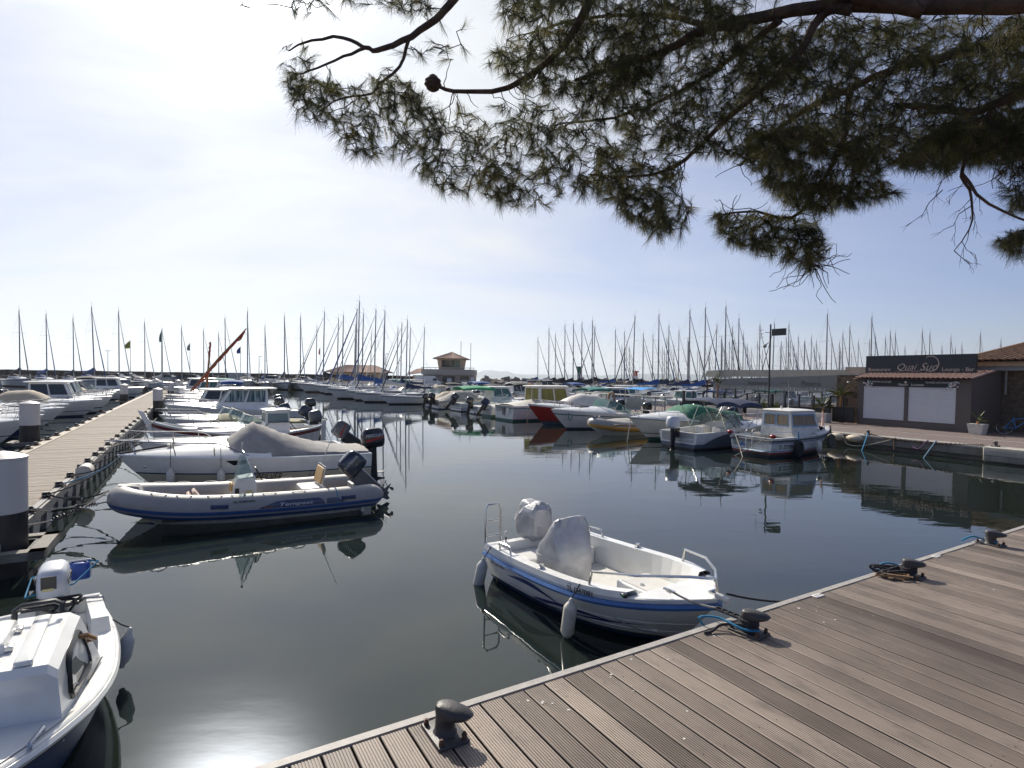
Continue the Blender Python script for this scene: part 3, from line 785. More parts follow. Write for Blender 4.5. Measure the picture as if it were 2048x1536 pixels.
def boat_base(name, label, H, bands, foul, td, gw, sole, crown, deckm=None, solem=None, strake=None, sr=.028, cat='motorboat', group=None, cam=2.0, cp=.8, sdz=-.03, gh=0.0, liner=None):
    r = thing(name, label, cat, group=group)
    if bands[0][0] > .06: bands = [(.045, SLIME)] + list(bands)
    hb = MB(); H.shell(hb, bands, foul)
    ho = ob('hull', hb, r, sharp=32)
    if strake: s_ = MB(); H.strip(s_, strake, sr, sdz); ob('rub_rail', s_, r)
    db = MB(); H.deck(db, td, gw, sole, crown, deckm or WHITE, solem or SOLE, cam, cp=cp, gh=gh, liner=liner)
    ob('deck', db, r, sharp=40)
    return r
def place(r, u, v, deg, z=0.0, heel=0.0, s=None):
    """put a boat with its local origin (stern, waterline) at harbour coordinates; deg 0 = bow towards +u"""
    r.location = W(u, v, z); r.rotation_euler = (R(heel), 0, TH + R(deg))
    if s: r.scale = (s, s, s)
    return r
def wpt(r, p):
    """world position of a point in a placed boat's own frame"""
    return Matrix.Translation(r.location) @ r.rotation_euler.to_matrix().to_4x4() @ Vector(p)
# ------------------------------------------------------------------ open white motor boat moored at the boardwalk
def skiff():
    H = Hull(3.30, 1.84, .66, .46, dr=.22, rake=.5, tw=.95, tm=.42, bp=3.2, sp=2.0, f0=.17, f1=.52, wl=.06)
    r = boat_base('open_motorboat', 'white open motorboat with blue rubbing strake and silver console cover beside the boardwalk', H,
                  [(.62, WHITE), (.86, WHITE), (1.0, WHITE)], FOULB, .80, .15, .16, .0, strake=RUBB, sr=.034, sdz=-.075, gh=.055)
    L = H.L
    # bow platform with rounded inner edge, side step and stern bench
    b = MB()
    b.bbox((1.80, -.02, .16), (2.72, .545, .405), WHITE, .03); b.bbox((2.14, -.30, .16), (2.72, -.025, .36), WHITE, .03)
    b.box((1.86, .03, .4065), (2.40, .49, .412), OFFW)
    ob('bow_seat_locker', b, r)
    for y in (.12, .40): ob('hatch_latch', MB().lathe([(.03, 0), (.03, .012), (.018, .016)], STEEL, 12, TM((2.12 + .3*(y > .2), y, .411))), r)
    b = MB(); b.bbox((.12, -.72, .16), (.62, .72, .40), WHITE, .03); ob('stern_bench', b, r)
    ob('notice_sticker', MB().box((.621, .18, .25), (.624, .34, .37), YWHT), r); ob('notice_sticker', MB().box((.621, .44, .20), (.624, .52, .27), YWHT), r)
    pl = MB(); pl.lathe([(.035, 0), (.03, .03), (.012, .032)], OFFW, 12, TM((.62, .06, .25), 0, 90, 0)); ob('drain_socket', pl, r)
    # console under a silver cover: creased cloth pulled over a windscreen
    cv = MB(); xs0, xs1 = 1.16, 1.64
    def sec(z, x0, x1, w, bow=.0):
        out = []
        for k in range(24):
            a = 2*pi*k/24; ca, sa = cos(a), sin(a)
            e = .45; x = (x0+x1)/2 + (x1-x0)/2 * math.copysign(abs(ca)**e, ca); y = w/2 * math.copysign(abs(sa)**e, sa)
            wob = .013 * sin(5*a + z*9) + .009*sin(11*a - z*17) + .005*sin(23*a + z*40)
            out.append((x + wob - .41, y * (1.05 + wob*1.5) - .20, z + bow * abs(y)))
        return out
    cv.loft([sec(.17, 1.10, 1.66, .60), sec(.35, 1.09, 1.67, .62), sec(.55, 1.12, 1.70, .64), sec(.68, 1.18, 1.67, .63), sec(.82, 1.32, 1.62, .60), sec(.95, 1.43, 1.57, .56), sec(1.05, 1.48, 1.545, .50, -.06), sec(1.075, 1.50, 1.535, .40, -.05)], SILV)
    ob('console_cover', cv, r, sharp=60)
    sm = MB()
    for z in (.36, .56): sm.tube([(p[0] + (.004 if p[0] > 1.4 else -.004), p[1]*1.01 + (.001), p[2]) for p in sec(z, 1.09 + .03*(z > .5), 1.67 + .03*(z > .5), .62 + .02*(z > .5))], .004, SILV, 4, closed=True)
    ob('cover_seam', sm, r)
    # outboard under a silver hood
    o = outboard(r, H, tilt=14, s=.78, cowl=SILV, leg=BLK, up=.12, x=.07)
    hb_ = MB(); hr = random.Random(14)
    def hs_(z, x0, x1, w):
        return [((x0+x1)/2 + (x1-x0)/2*math.copysign(abs(cos(2*pi*k/18))**.6, cos(2*pi*k/18)) + .016*sin(k*2.3 + z*20) + hr.uniform(-.018, .018) + .16, w/2*math.copysign(abs(sin(2*pi*k/18))**.6, sin(2*pi*k/18)) + hr.uniform(-.02, .02), z + hr.uniform(-.012, .012)) for k in range(18)]
    hb_.loft([hs_(.50, -.42, .06, .30), hs_(.58, -.48, .11, .40), hs_(.72, -.49, .12, .43), hs_(.86, -.42, .12, .42), hs_(.97, -.28, .11, .34), hs_(1.04, -.12, .08, .18), hs_(1.065, -.06, .04, .07)], SILV)
    ob('motor_hood', hb_, r, sharp=24)
    tl = MB(); tl.tube([(.08, 0, .50), (.22, .05, .53), (.42, .22, .50), (.50, .26, .50)], [.03, .03, .022, .035], BLK, 8)
    tl.tube([(0, -.1, .46), (.06, -.16, .52), (.02, -.22, .44)], .02, BLK, 6); ob('tiller_and_cables', tl, r)
    # stern ladder folded up
    sl_ = MB()
    y0, y1 = -.84, -.58
    sl_.tube([(-.02, y0, .44), (-.03, y0, 1.02), (-.03, y0 + .04, 1.08), (-.03, y1 - .04, 1.08), (-.03, y1, 1.02), (-.02, y1, .44)], .015, STEEL, 8)
    for z in (.62, .84): sl_.tube([(-.03, y0, z), (-.03, y1, z)], .012, STEEL, 6)
    ob('boarding_ladder', sl_, r)
    nl = MB(); nl.tube([(.06, -.54, .50), (.06, -.54, .60)], .012, BLK, 6); nl.lathe([(.025, 0), (.03, .05), (.015, .075)], OFFW, 10, TM((.06, -.54, .60))); ob('stern_light', nl, r)
    # bow rails and stern grab rails
    for side in (1, -1):
        g = MB()
        q = [H.at(x, side, .07, .07) for x in (2.18, 2.22, 2.7, 3.10, 3.26, 3.28)]
        hh = (0, .15, .17, .17, .14, 0)
        g.tube([p + Vector((0, 0, h)) for p, h in zip(q, hh)], .016, STEEL, 8); ob('bow_rail', g, r)
        g = MB(); q = [H.at(x, side, .07, .07) for x in (.34, .36, .56, .62, .64)]
        g.tube([p + Vector((0, 0, h)) for p, h in zip(q, (0, .09, .10, .09, 0))], .014, STEEL, 8); ob('grab_rail', g, r)
        c = MB(); p = H.at(1.35, side, .07, .068); c.lathe([(.05, 0), (.045, .012), (.02, .02), (.03, .045), (.03, .055)], STEEL, 12, Matrix.Translation(p)); ob('rod_holder', c, r)
        c = MB(); p = H.at(2.95, side, .08, .07); c.box((-.07, -.018, .02), (.07, .018, .035), STEEL, Matrix.Translation(p)); c.box((-.03, -.012, 0), (.03, .012, .02), STEEL, Matrix.Translation(p)); ob('cleat', c, r)
        nlb = MB(); a = H.at(2.62, side, .0, .03); nlb.ell(a, (.055, .02, .024), BLK, 10, 6); nlb.ell(a + Vector((0, side*.006, 0)), (.03, .018, .016), (CGRN if side < 0 else RED), 10, 6); ob('navigation_light', nlb, r)
    c = MB(); c.box((3.20, -.03, .70), (3.34, .03, .72), STEEL); c.tube([(3.22, -.06, .73), (3.22, .06, .73)], .012, STEEL, 6); c.tube([(3.30, -.05, .725), (3.44, -.03, .70)], [.03, .035], OFFW, 8); ob('bow_roller', c, r)
    # graphics
    gm = mk('navy_graphics', (.02, .035, .16), .4)
    gg = MB()
    def blade(P, Q, n=14):
        rows = []
        for i in range(n + 1):
            k = i/n; rows.append([H.out(lerp(P[0], Q[0], k), lerp(P[1], Q[1], k) + P[2]*sin(pi*k), -1, .006), H.out(lerp(P[0], Q[0], k), lerp(P[1], Q[1], k) + Q[2]*sin(pi*k), -1, .006)])
        gg.grid(rows, gm)
    blade((.55, .42, .10), (1.62, .30, .26)); blade((1.05, .10, .02), (1.62, .30, -.10)); blade((1.10, .06, .06), (2.35, .30, .17)); blade((1.3, .02, .0), (2.7, .34, .06))
    ob('hull_graphic', gg, r, sharp=20)
    ls = MB()
    for f, x1 in ((.40, 3.2), (.18, 3.0)): ls.tube([H.out(lerp(1.9, x1, i/16), f, s_, .0) for i in range(17) for s_ in (-1,)], .006, WHITE, 5)
    ob('spray_strake', ls, r)
    def onhull(x, y, z): p = H.out(x, 0, -1); return p
    put_text('TL D47081', .115, BLK, None, r, fn=lambda x, y, z: H.at(1.92 + x*.72, -1, -.004 - z*.3 + .012*0, -.035 + .058*y/.08), name='registration')
    put_text('AIPOR 435', .085, gm, None, r, shear=.3, fn=lambda x, y, z: H.out(.13 + x*.95, .56 + y*2.4, -1, .006 + z*.2), name='boat_name')
    d = MB(); d.lathe([(.022, 0), (.018, .01), (.008, .011)], STEEL, 10, Matrix.Translation(H.out(3.1, .12, -1, .0)) @ Matrix.Rotation(R(90), 4, 'X')); ob('towing_eye', d, r)
    return r, H
SK, SKH = skiff()
SK_BOW = at_z(1436, 1190, .68)
def skiff_place(bowpx, deg):
    SK.rotation_euler = (0, 0, TH + R(deg))
    tip = SK.rotation_euler.to_matrix() @ Vector((SKH.L, 0, SKH.hb + .05))
    b = at_z(bowpx[0], bowpx[1], SKH.hb + .05)
    SK.location = (b.x - tip.x, b.y - tip.y, 0)
skiff_place((1438, 1190), -86)
gsk = 'white fenders hanging from the open motorboat'
for x, lab, dz in ((.18, 'greyish sausage fender on the stern quarter of the open white motorboat', 0), (2.1, 'worn cream sausage fender halfway along the open white motorboat', .0)):
    p = wpt(SK, SKH.at(x, -1, .02, .07)); q = wpt(SK, SKH.at(x, -1, -.10, -.07))
    fender(p, q, .50, .078, FENW if x > 1 else mk('grey_fender_vinyl', (.50, .49, .46), .45, var=.08), lab, gsk, (8, 10 if x < 1 else 5))

# ------------------------------------------------------------------ grey inflatable with blue bands
def rib(L=4.75, B=1.95, r=.235, label='', tube=HYP, bandm=BLUE, hero=True, zt=.33, hb=.60, name='rigid_inflatable', covered=False):
    H = Hull(L, B - 2*r*.6, hb - .1, zt - .05, dr=.28, rake=.8, tw=.92, bp=2.3, f0=.4, f1=.7, wl=.0)
    rt = thing(name, label, 'inflatable boat')
    sh = MB(); H.shell(sh, [(.5, WHITE2), (1.0, WHITE2)], FOUL); ob('hull', sh, rt)
    y0 = B/2 - r
    half = [(-.42, y0*.93, zt - .02), (-.2, y0*.95, zt), (.3, y0, zt), (1.2, y0, zt), (2.2, y0, zt + .02), (3.0, y0*.97, zt + .05), (3.6, y0*.86, zt + .10), (4.05, y0*.66, zt + .16), (4.35, y0*.40, zt + .21), (4.47, y0*.14, zt + .235)]
    half = [(x*L/4.75, y, z) for x, y, z in half]
    path = bez(half + [(x, -y, z) for x, y, z in half[::-1]], 84)
    rad = []
    for i, p in enumerate(path):
        e = min(i, 84 - i) / 84.0
        rad.append(r * (.30 + .70 * min(1, e / .055)**.8))
    # ring with angular bands: angle measured from the outward direction, positive up
    n = 40; mats = []
    for k in range(n):
        a = (360.0 * (k + .5) / n); a = a - 360 if a > 180 else a
        mats.append(bandm if (-27 < a < -5 or -64 < a < -36) else tube)
    mb = MB(); rings = []
    for i, p in enumerate(path):
        a, b = path[max(0, i-1)], path[min(84, i+1)]; t = (b - a).normalized()
        outw = t.cross(Vector((0, 0, 1))).normalized() * -1
        if outw.dot(Vector((p.x - L*.45, p.y, 0))) < 0: outw = -outw
        up = Vector((0, 0, 1)) - t * t.z; up.normalize()
        rings.append([tuple(p + (outw*cos(2*pi*k/n) + up*sin(2*pi*k/n)) * (rad[i] * (1.025 if mats[k] is bandm or mats[k-1] is bandm else 1))) for k in range(n)])
    mb.loft(rings, mats, M=None)
    tb = ob('inflatable_tube', mb, rt, sharp=50)
    def on(s, ang, side=-1, off=.004):
        # point on the outside of the straight side tube at x = s and angle ang (degrees)
        best = min(range(85), key=lambda i: abs(path[i].x - s) + (10 if path[i].y * side < 0 else 0))
        i2 = min(84, best + 1) if path[min(84, best+1)].x != path[best].x else best - 1
        pa, pb = path[best], path[i2]; k = (s - pa.x) / (pb.x - pa.x) if abs(pb.x - pa.x) > 1e-6 else 0
        c = pa.lerp(pb, k); rr_ = lerp(rad[best], rad[i2], k) + off
        return Vector((s, c.y + side * rr_ * cos(R(ang)), c.z + rr_ * sin(R(ang))))
    fl = MB(); fl.grid([[(x, y0 * k, zt - .16) for k in (-1, 0, 1)] for x in (.05, 1, 2, 3, 3.7)], mk('worn_tan_floor', (.40, .33, .24), .7, var=.2, scale=6))
    fl.box((.0, -y0, .0), (.06, y0, zt + .12), WHITE2); ob('floor', fl, rt)
    return rt, H, tb, on, path, rad
def tempest():
    rt, H, tb, on, path, rad = rib(L=4.6, label='grey rigid inflatable with blue bands, tan backrest and tilted navy outboard')
    zt = .33; bp_ = MB()
    bp_.loft([[(4.02, .28, .66), (4.20, .16, .72), (4.20, -.16, .72), (4.02, -.28, .66)], [(4.08, .16, .78), (4.40, .07, .82), (4.40, -.07, .82), (4.08, -.16, .78)]], HYP)
    ob('bow_pad', bp_, rt, sharp=60)
    # console with screen
    c = MB(); c.loft([[(2.05, -.27, .2), (2.05, .27, .2), (2.55, .27, .2), (2.55, -.27, .2)], [(2.08, -.26, .70), (2.08, .26, .70), (2.5, .25, .66), (2.5, -.25, .66)], [(2.12, -.22, .84), (2.12, .22, .84), (2.42, .2, .80), (2.42, -.2, .80)]], OFFW); co = ob('console', c, rt)
    ob('vent_panel', MB().box((2.15, .268, .36), (2.27, .2745, .56), YWHT), co); ob('switch_panel', MB().box((2.40, .262, .50), (2.47, .272, .62), BLK), co); ob('console_cushion', MB().ell((2.52, 0, .62), (.05, .2, .10), TAN), co)
    g = MB(); bot = [(2.12, -.26, .80), (2.40, -.24, .80), (2.47, -.1, .80), (2.47, .1, .80), (2.40, .24, .80), (2.12, .26, .80)]
    top = [(2.16, -.20, 1.08), (2.32, -.18, 1.24), (2.36, -.08, 1.27), (2.36, .08, 1.27), (2.32, .18, 1.24), (2.16, .20, 1.08)]
    g.grid([bot, top], GLC); sc = ob('windscreen', g, co)
    f = MB(); f.tube([(2.10, -.27, .78), (2.22, -.25, 1.12), (2.30, -.15, 1.32), (2.32, 0, 1.36), (2.30, .15, 1.32), (2.22, .25, 1.12), (2.10, .27, .78)], .014, STEEL, 8); f.tube([(2.42, -.24, .80), (2.34, -.16, 1.26)], .010, STEEL, 6); f.tube([(2.32, 0, 1.36), (2.32, 0, 1.46)], .010, STEEL, 6); f.ell((2.32, 0, 1.48), (.025, .025, .035), OFFW)
    ob('screen_frame', f, sc)
    wl = MB(); M = TM((2.02, .06, .86), 0, -65, 0); wl.tube([M @ Vector((.15*cos(a*pi/8), .15*sin(a*pi/8), 0)) for a in range(16)], .014, BLK, 6, closed=True); wl.tube([M @ Vector((-.15, 0, 0)), M @ Vector((.15, 0, 0))], .01, BLK, 5); ob('steering_wheel', wl, co)
    # seat with tan backrest and rail
    s = MB(); s.bbox((.72, -.36, .2), (1.22, .36, .52), OFFW, .03); so_ = ob('seat', s, rt)
    bk = MB(); bk.bbox((-.03, -.33, 0), (.03, .33, .34), TAN, .02, TM((.82, 0, .58), 0, -14, 0)); bk.bbox((-.045, -.30, .02), (-.032, .30, .32), OFFW, .004, TM((.82, 0, .58), 0, -14, 0)); ob('backrest', bk, so_)
    rl = MB()
    for y in (-.34, .34): rl.tube([(.78, y, .40), (.80, y, .62), (.73, y, .94)], .013, STEEL, 6); 
    rl.tube([(.73, -.34, .94), (.73, .34, .94)], .013, STEEL, 6)
    ob('seat_rail', rl, so_)
    an = MB(); an.tube([(.74, -.2, .86), (.40, -.2, 1.72)], [.012, .005], OFFW, 6); an.tube([(.40, -.2, 1.72), (.36, -.14, 1.80)], .006, BLK, 4); an.tube([(.40, -.2, 1.72), (.36, -.26, 1.79)], .006, BLK, 4); ob('antenna', an, rt)
    stp = MB(); stp.bbox((-.03, -.2, 0), (.03, .2, .42), PINK, .012, TM((2.95, -.25, .22), 0, 36, 0)); stp.bbox((-.03, -.2, 0), (.03, .2, .34), PINK, .012, TM((3.12, -.2, .22), 0, 30, 0)); ob('bow_step_board', stp, rt)
    outboard(rt, H, tilt=46, s=.98, cowl=COWLN, leg=COWLG, txt='YAMAHA', tsize=.10, z=.44, up=.12, x=.05)
    # lettering on the near tube
    pn = MB()
    pn.grid([[on(x, a, 1, .007) for a in (-6, lerp(-6, 26, k*.5), lerp(-6, 26, k))] for x, k in [(2.12, .02), (1.95, .5), (1.80, .9), (1.6, 1), (.98, 1), (.90, .55), (.86, .02)]], NAVY)
    pn.grid([[on(x, a, 1, .007) for a in (-6, lerp(-6, 22, k*.5), lerp(-6, 22, k))] for x, k in [(.84, .9), (.62, .9), (.52, .3), (.46, .02)]], NAVY)
    ob('name_panel', pn, tb, sharp=80)
    put_text('Tempest', .17, COWLS, None, tb, shear=.25, fn=lambda x, y, z: on(1.76 - x*1.06, 1 + y*118, 1, .010 + z), name='boat_name')
    put_text('500', .085, mk('orange_lettering', (.5, .14, .04), .5), None, tb, shear=.2, fn=lambda x, y, z: on(2.03 - x*1.3, -4 + y*95, 1, .010 + z), name='model_figures')
    put_text('CAPELLI', .05, mk('faded_lettering', (.25, .27, .34), .5), None, tb, fn=lambda x, y, z: on(.78 - x*1.2, -2 + y*100, 1, .010 + z), name='maker_name')
    put_text('AJ D89493', .10, BLK, None, tb, fn=lambda x, y, z: on(2.56 - x*.9, 28 + y*130, 1, .006 + z), name='registration')
    put_text('CAPELLI', .075, mk('grey_lettering', (.24, .23, .24), .5), None, tb, fn=lambda x, y, z: on(4.12 - x*.75, 30 + y*110, 1, .006 + z), name='bow_lettering')
    for x in (2.78, .40):
        h = MB()
        h.tube([on(x - .12, 12, 1, .0), on(x - .10, 12, 1, .035), on(x + .10, 12, 1, .035), on(x + .12, 12, 1, .0)], .02, NAVY, 8)
        h.grid([[on(x + dx, a, 1, .004) for a in (2, 12, 22)] for dx in (-.15, -.13, .13, .15)], NAVY); ob('carry_handle', h, tb)
    for sd in (-1, 1):
        for x in (3.75, 3.35, 2.85, 2.45, 1.9, 1.35): ob('lifeline_loop', MB().tube([on(x - .13, 78, sd, 0), on(x - .06, 66, sd, .03), on(x + .06, 66, sd, .03), on(x + .13, 78, sd, 0)], .008, GREYP, 5), tb)
    ob('tube_strap', MB().tube([on(.62, a, 1, .006) for a in (100, 70, 40, 10, -20, -50, -75)], .009, ROPEB, 5), tb)
    return rt, H
TP, TPH = tempest()
place(TP, 5.56, .16, 180 + 1.0)

# ------------------------------------------------------------------ white day cruiser with grey tonneau
def daycruiser():
    H = Hull(5.6, 2.05, 1.02, .86, dr=.35, rake=.95, tw=.93, tm=.35, bp=2.4, sp=1.6, f0=.16, f1=.66, wl=.03)
    r = boat_base('day_cruiser', 'white day cruiser with beige lower band under a long grey tonneau', H,
                  [(.55, CREAM), (.585, NAVY), (1.0, WHITE)], FOUL, .44, .16, .30, .34, cam=2.2, cp=.9)
    def pr(x):
        pk = 2.75
        if x > pk: return .08 + .66 * max(0, 1 - (x - pk)/.75)**.7
        return .06 + .66 * max(0, (x - .2)/(pk - .2))**1.75
    arch_cover(r, H, .05, 3.35, pr, CGRY, 'tonneau_cover', lip=.06, n=34, pw=2.0, out=-.10)
    w = MB()
    for side in (1, -1):
        pz = [(3.30, .00, .19), (2.72, .03, .17), (2.86, .03, .06), (3.10, .02, .03)]
        w.add([H.at(x, side, .10 + i_, dz + .05) for x, i_, dz in pz], [(0, 1, 2, 3)], GLD)
    for side in (1, -1):
        q = [H.out(x, f, side, .006) for x, f in ((3.45, .93), (2.95, .95), (3.02, .84), (3.28, .80))]; ob('hull_window', MB().add(q, [(0, 1, 2, 3)], GLD), r)
    pb = MB(); pulpit(pb, H, 2.9, .34, .015, stan=3, over=.22); ob('pulpit', pb, r)
    outboard(r, H, tilt=4, s=1.12, cowl=COWLK, txt='MERCURY', stripe=mk('red_decal', (.45, .02, .02), .4), tsize=.10, up=.10, z=.72)
    swm = mk('dark_hull_lettering', (.03, .028, .04), .5)
    fn = lambda X, s, f0=.34: (lambda x, y, z: H.out(X - x*s, f0 + y*1.9, 1, .006 + z))
    put_text('QUICKSILVER', .155, swm, None, r, shear=.25, fn=fn(3.22, 1.02), name='boat_name', space=1.05)
    put_text('640', .15, mk('grey_figures', (.25, .24, .24), .5), None, r, shear=.25, fn=fn(1.62, 1.15, .35), name='model_figures')
    sw_ = MB(); sw_.add([H.out(x, f, 1, .006) for x, f in ((3.72, .28), (3.62, .36), (3.55, .53), (3.50, .36), (3.30, .30), (3.45, .26))], [(0, 1, 2, 3, 4, 5)], swm); ob('hull_emblem', sw_, r)
    vv = MB(); 
    for side in (1, -1): ob('bow_eye', MB().ell(H.out(5.05, .74, side, .0), (.045, .012, .03), STEEL, 8, 5), r)
    pass
    hm = MB(); hm.box((4.5, -.05, H.zs(.8) + .17), (4.62, .05, H.zs(.8) + .25), STEEL); hm.tube([(4.55, 0, 1.20), (5.55, 0, 1.05)], .022, BLK, 6); ob('anchor_windlass', hm, r)
    return r, H
DC, DCH = daycruiser()
place(DC, 6.45, 3.05, 180 + 1.5)
gdc = 'white fenders of the beige banded day cruiser'
for x, l in ((4.55, 'white fender near the bow of the beige banded day cruiser'), (3.55, 'white fender amidships on the beige banded day cruiser')):
    p = wpt(DC, DCH.at(x, 1, .06, .33)); q = wpt(DC, DCH.at(x, 1, -.10, -.22)); fender(p, q, .44, .085, FENW, l, gdc)

# ------------------------------------------------------------------ open white boat with tilted grey outboard, third along the jetty
def openboat(name, label, L=5.0, B=1.9, hb=.85, hs=.58, bands=None, foul=FOUL, tilt=52, cowl=COWLG, screen=True, rails=True, cushions=None, motor=True, strake=None, td=.6, ms=1.0, txt=None, stripe=None, crown=.12, cover=None, group=None, cat='motorboat'):
    H = Hull(L, B, hb, hs, dr=.3, rake=L*.15, tw=.9, tm=.4, bp=2.4, sp=1.8, f0=.16, f1=.62, wl=.04)
    r = boat_base(name, label, H, bands or [(1.0, WHITE)], foul, td, .14, .22, crown, strake=strake, group=group, cat=cat)
    if screen: wscreen(r, H, L*td + .05, L*td - .75, .36, .22, .12, GLC, .02, crown*.7)
    c = MB(); c.bbox((L*.10, -B*.33, .22), (L*.20, B*.33, .46), OFFW, .03); c.bbox((L*.36, -B*.32, .22), (L*.44, -B*.06, .52), OFFW, .03); c.bbox((L*.36, B*.06, .22), (L*.44, B*.32, .52), OFFW, .03)
    if cushions: c.bbox((L*.36 - .06, -B*.32, .52), (L*.36, B*.32, .82), cushions, .02)
    ob('seats', c, r)
    if rails: p = MB(); pulpit(p, H, L*.62, .30, .014, over=.15); ob('pulpit', p, r)
    if motor: outboard(r, H, tilt=tilt, s=ms, cowl=cowl, up=.10, txt=txt, stripe=stripe)
    if cover: arch_cover(r, H, .1, L*.97 if cover[1] is None else cover[1], cover[2], cover[0], 'boat_cover')
    return r, H
OB, OBH = openboat('open_boat', 'white open boat with a grey outboard tilted right up, behind the tonneau covered cruiser', 5.6, 2.0, .98, .66, tilt=55, cowl=COWLG, screen=False, td=.5, crown=.25, stripe=mk('dark_red_decal', (.30, .02, .02), .4))
place(OB, 6.6, 6.1, 180 + 1)

# ------------------------------------------------------------------ double ended wooden fishing boat
def pointu():
    L, B = 6.0, 2.0
    r = thing('wooden_fishing_boat', 'double ended wooden fishing boat with wine red sheer band and small wheelhouse', 'fishing boat')
    hb = MB(); n = 30
    def b(t): return B/2 * max(0.0, (1 - abs(2*t - 1)**2.6))**.8
    def zs(t): return .66 + .52 * max(0, t - .35)**2 / .42 + .22 * max(0, .5 - t)**2 / .25
    def row(t, side):
        zz = [-.3, -.1, .08, .25, zs(t)*.62, zs(t) - .17, zs(t) - .05, zs(t)]
        out = []
        for z in zz:
            q = max(0, (z + .3) / (zs(t) + .3)); out.append((lerp(.12, L - .12, t) + (t - .5)*.55*(q - 1)*(2*abs(t-.5))**3, side * b(t) * q**(.42 + .5*abs(2*t-1)), z))
        return out
    mats = [FOULB, FOULB, OFFW, WHITE2, WHITE2, WINE, OFFW]
    for side in (1, -1):
        rows = [row(i/n, side) for i in range(n + 1)]
        for j, m in enumerate(mats): hb.grid([[q[j], q[j+1]] for q in rows], m)
    ho = ob('hull', hb, r, sharp=35)
    d = MB()
    rows = []
    for i in range(n + 1):
        t = i/n; z = zs(t) - .12; bb = max(b(t) - .05, .002); x = lerp(.12, L - .12, t)
        rows.append([(x, bb*y, z + .10*(1 - y*y)) for y in (-1, -.6, -.2, .2, .6, 1)])
    d.grid(rows, WHITE2)
    d.bbox((2.6, -.5, zs(.5) - .05), (4.3, .5, zs(.5) + .14), WHITE2, .03); d.bbox((4.45, -.3, .78), (4.95, .3, .95), WHITE, .03)
    for side in (1, -1): d.tube([(lerp(.12, L-.12, i/n), side*b(i/n), zs(i/n) + .01) for i in range(n + 1)], .035, WHITE, 6)
    ob('deck', d, r)
    st = MB(); st.loft([[(L - .22, -.05, zs(1) - .5), (L - .12, -.05, zs(1) - .5), (L - .12, .05, zs(1) - .5), (L - .22, .05, zs(1) - .5)], [(L - .12, -.055, zs(1) + .02), (L + .05, -.055, zs(1) - .02), (L + .05, .055, zs(1) - .02), (L - .12, .055, zs(1) + .02)], [(L + .08, -.05, zs(1) + .36), (L + .26, -.04, zs(1) + .42), (L + .26, .04, zs(1) + .42), (L + .08, .05, zs(1) + .36)]], WHITE); ob('stem_post', st, r)
    sp_ = MB(); sp_.loft([[(.0, -.05, .2), (.16, -.05, .2), (.16, .05, .2), (.0, .05, .2)], [(-.03, -.05, zs(0) + .22), (.13, -.05, zs(0) + .22), (.13, .05, zs(0) + .22), (-.03, .05, zs(0) + .22)]], OFFW); ob('stern_post', sp_, r)
    wh = cabin(r, .95 + .45, 2.3, .95, .9, .62, 1.52, WHITE, fr=.04, br=.04, win=None, wmat=GLC, name='wheelhouse', side_w=1, front_w=1, wfrac=(.52, .90), over=.10, frame=WHITE2, roof_th=.04, rear_w=1)
    rl = MB()
    for side in (1, -1): rl.tube([(1.15, side*.62, .70), (1.45, side*.62, 1.10), (2.15, side*.62, 1.10), (2.6, side*.62, .70)], .018, DGREY, 6)
    ob('hand_rail', rl, r)
    gr = MB(); gr.tube([(1.5, -.4, 1.60), (1.5, .4, 1.60)], .015, STEEL, 5); gr.tube([(2.1, -.4, 1.60), (2.1, .4, 1.60)], .015, STEEL, 5); gr.ell((1.8, 0, 1.64), (.06, .06, .06), WHITE); ob('roof_rack', gr, r)
    return r
PT = pointu()
place(PT, 6.95, 10.6, 180 + 2)
ft = 'old tyre fenders on the wooden fishing boat'

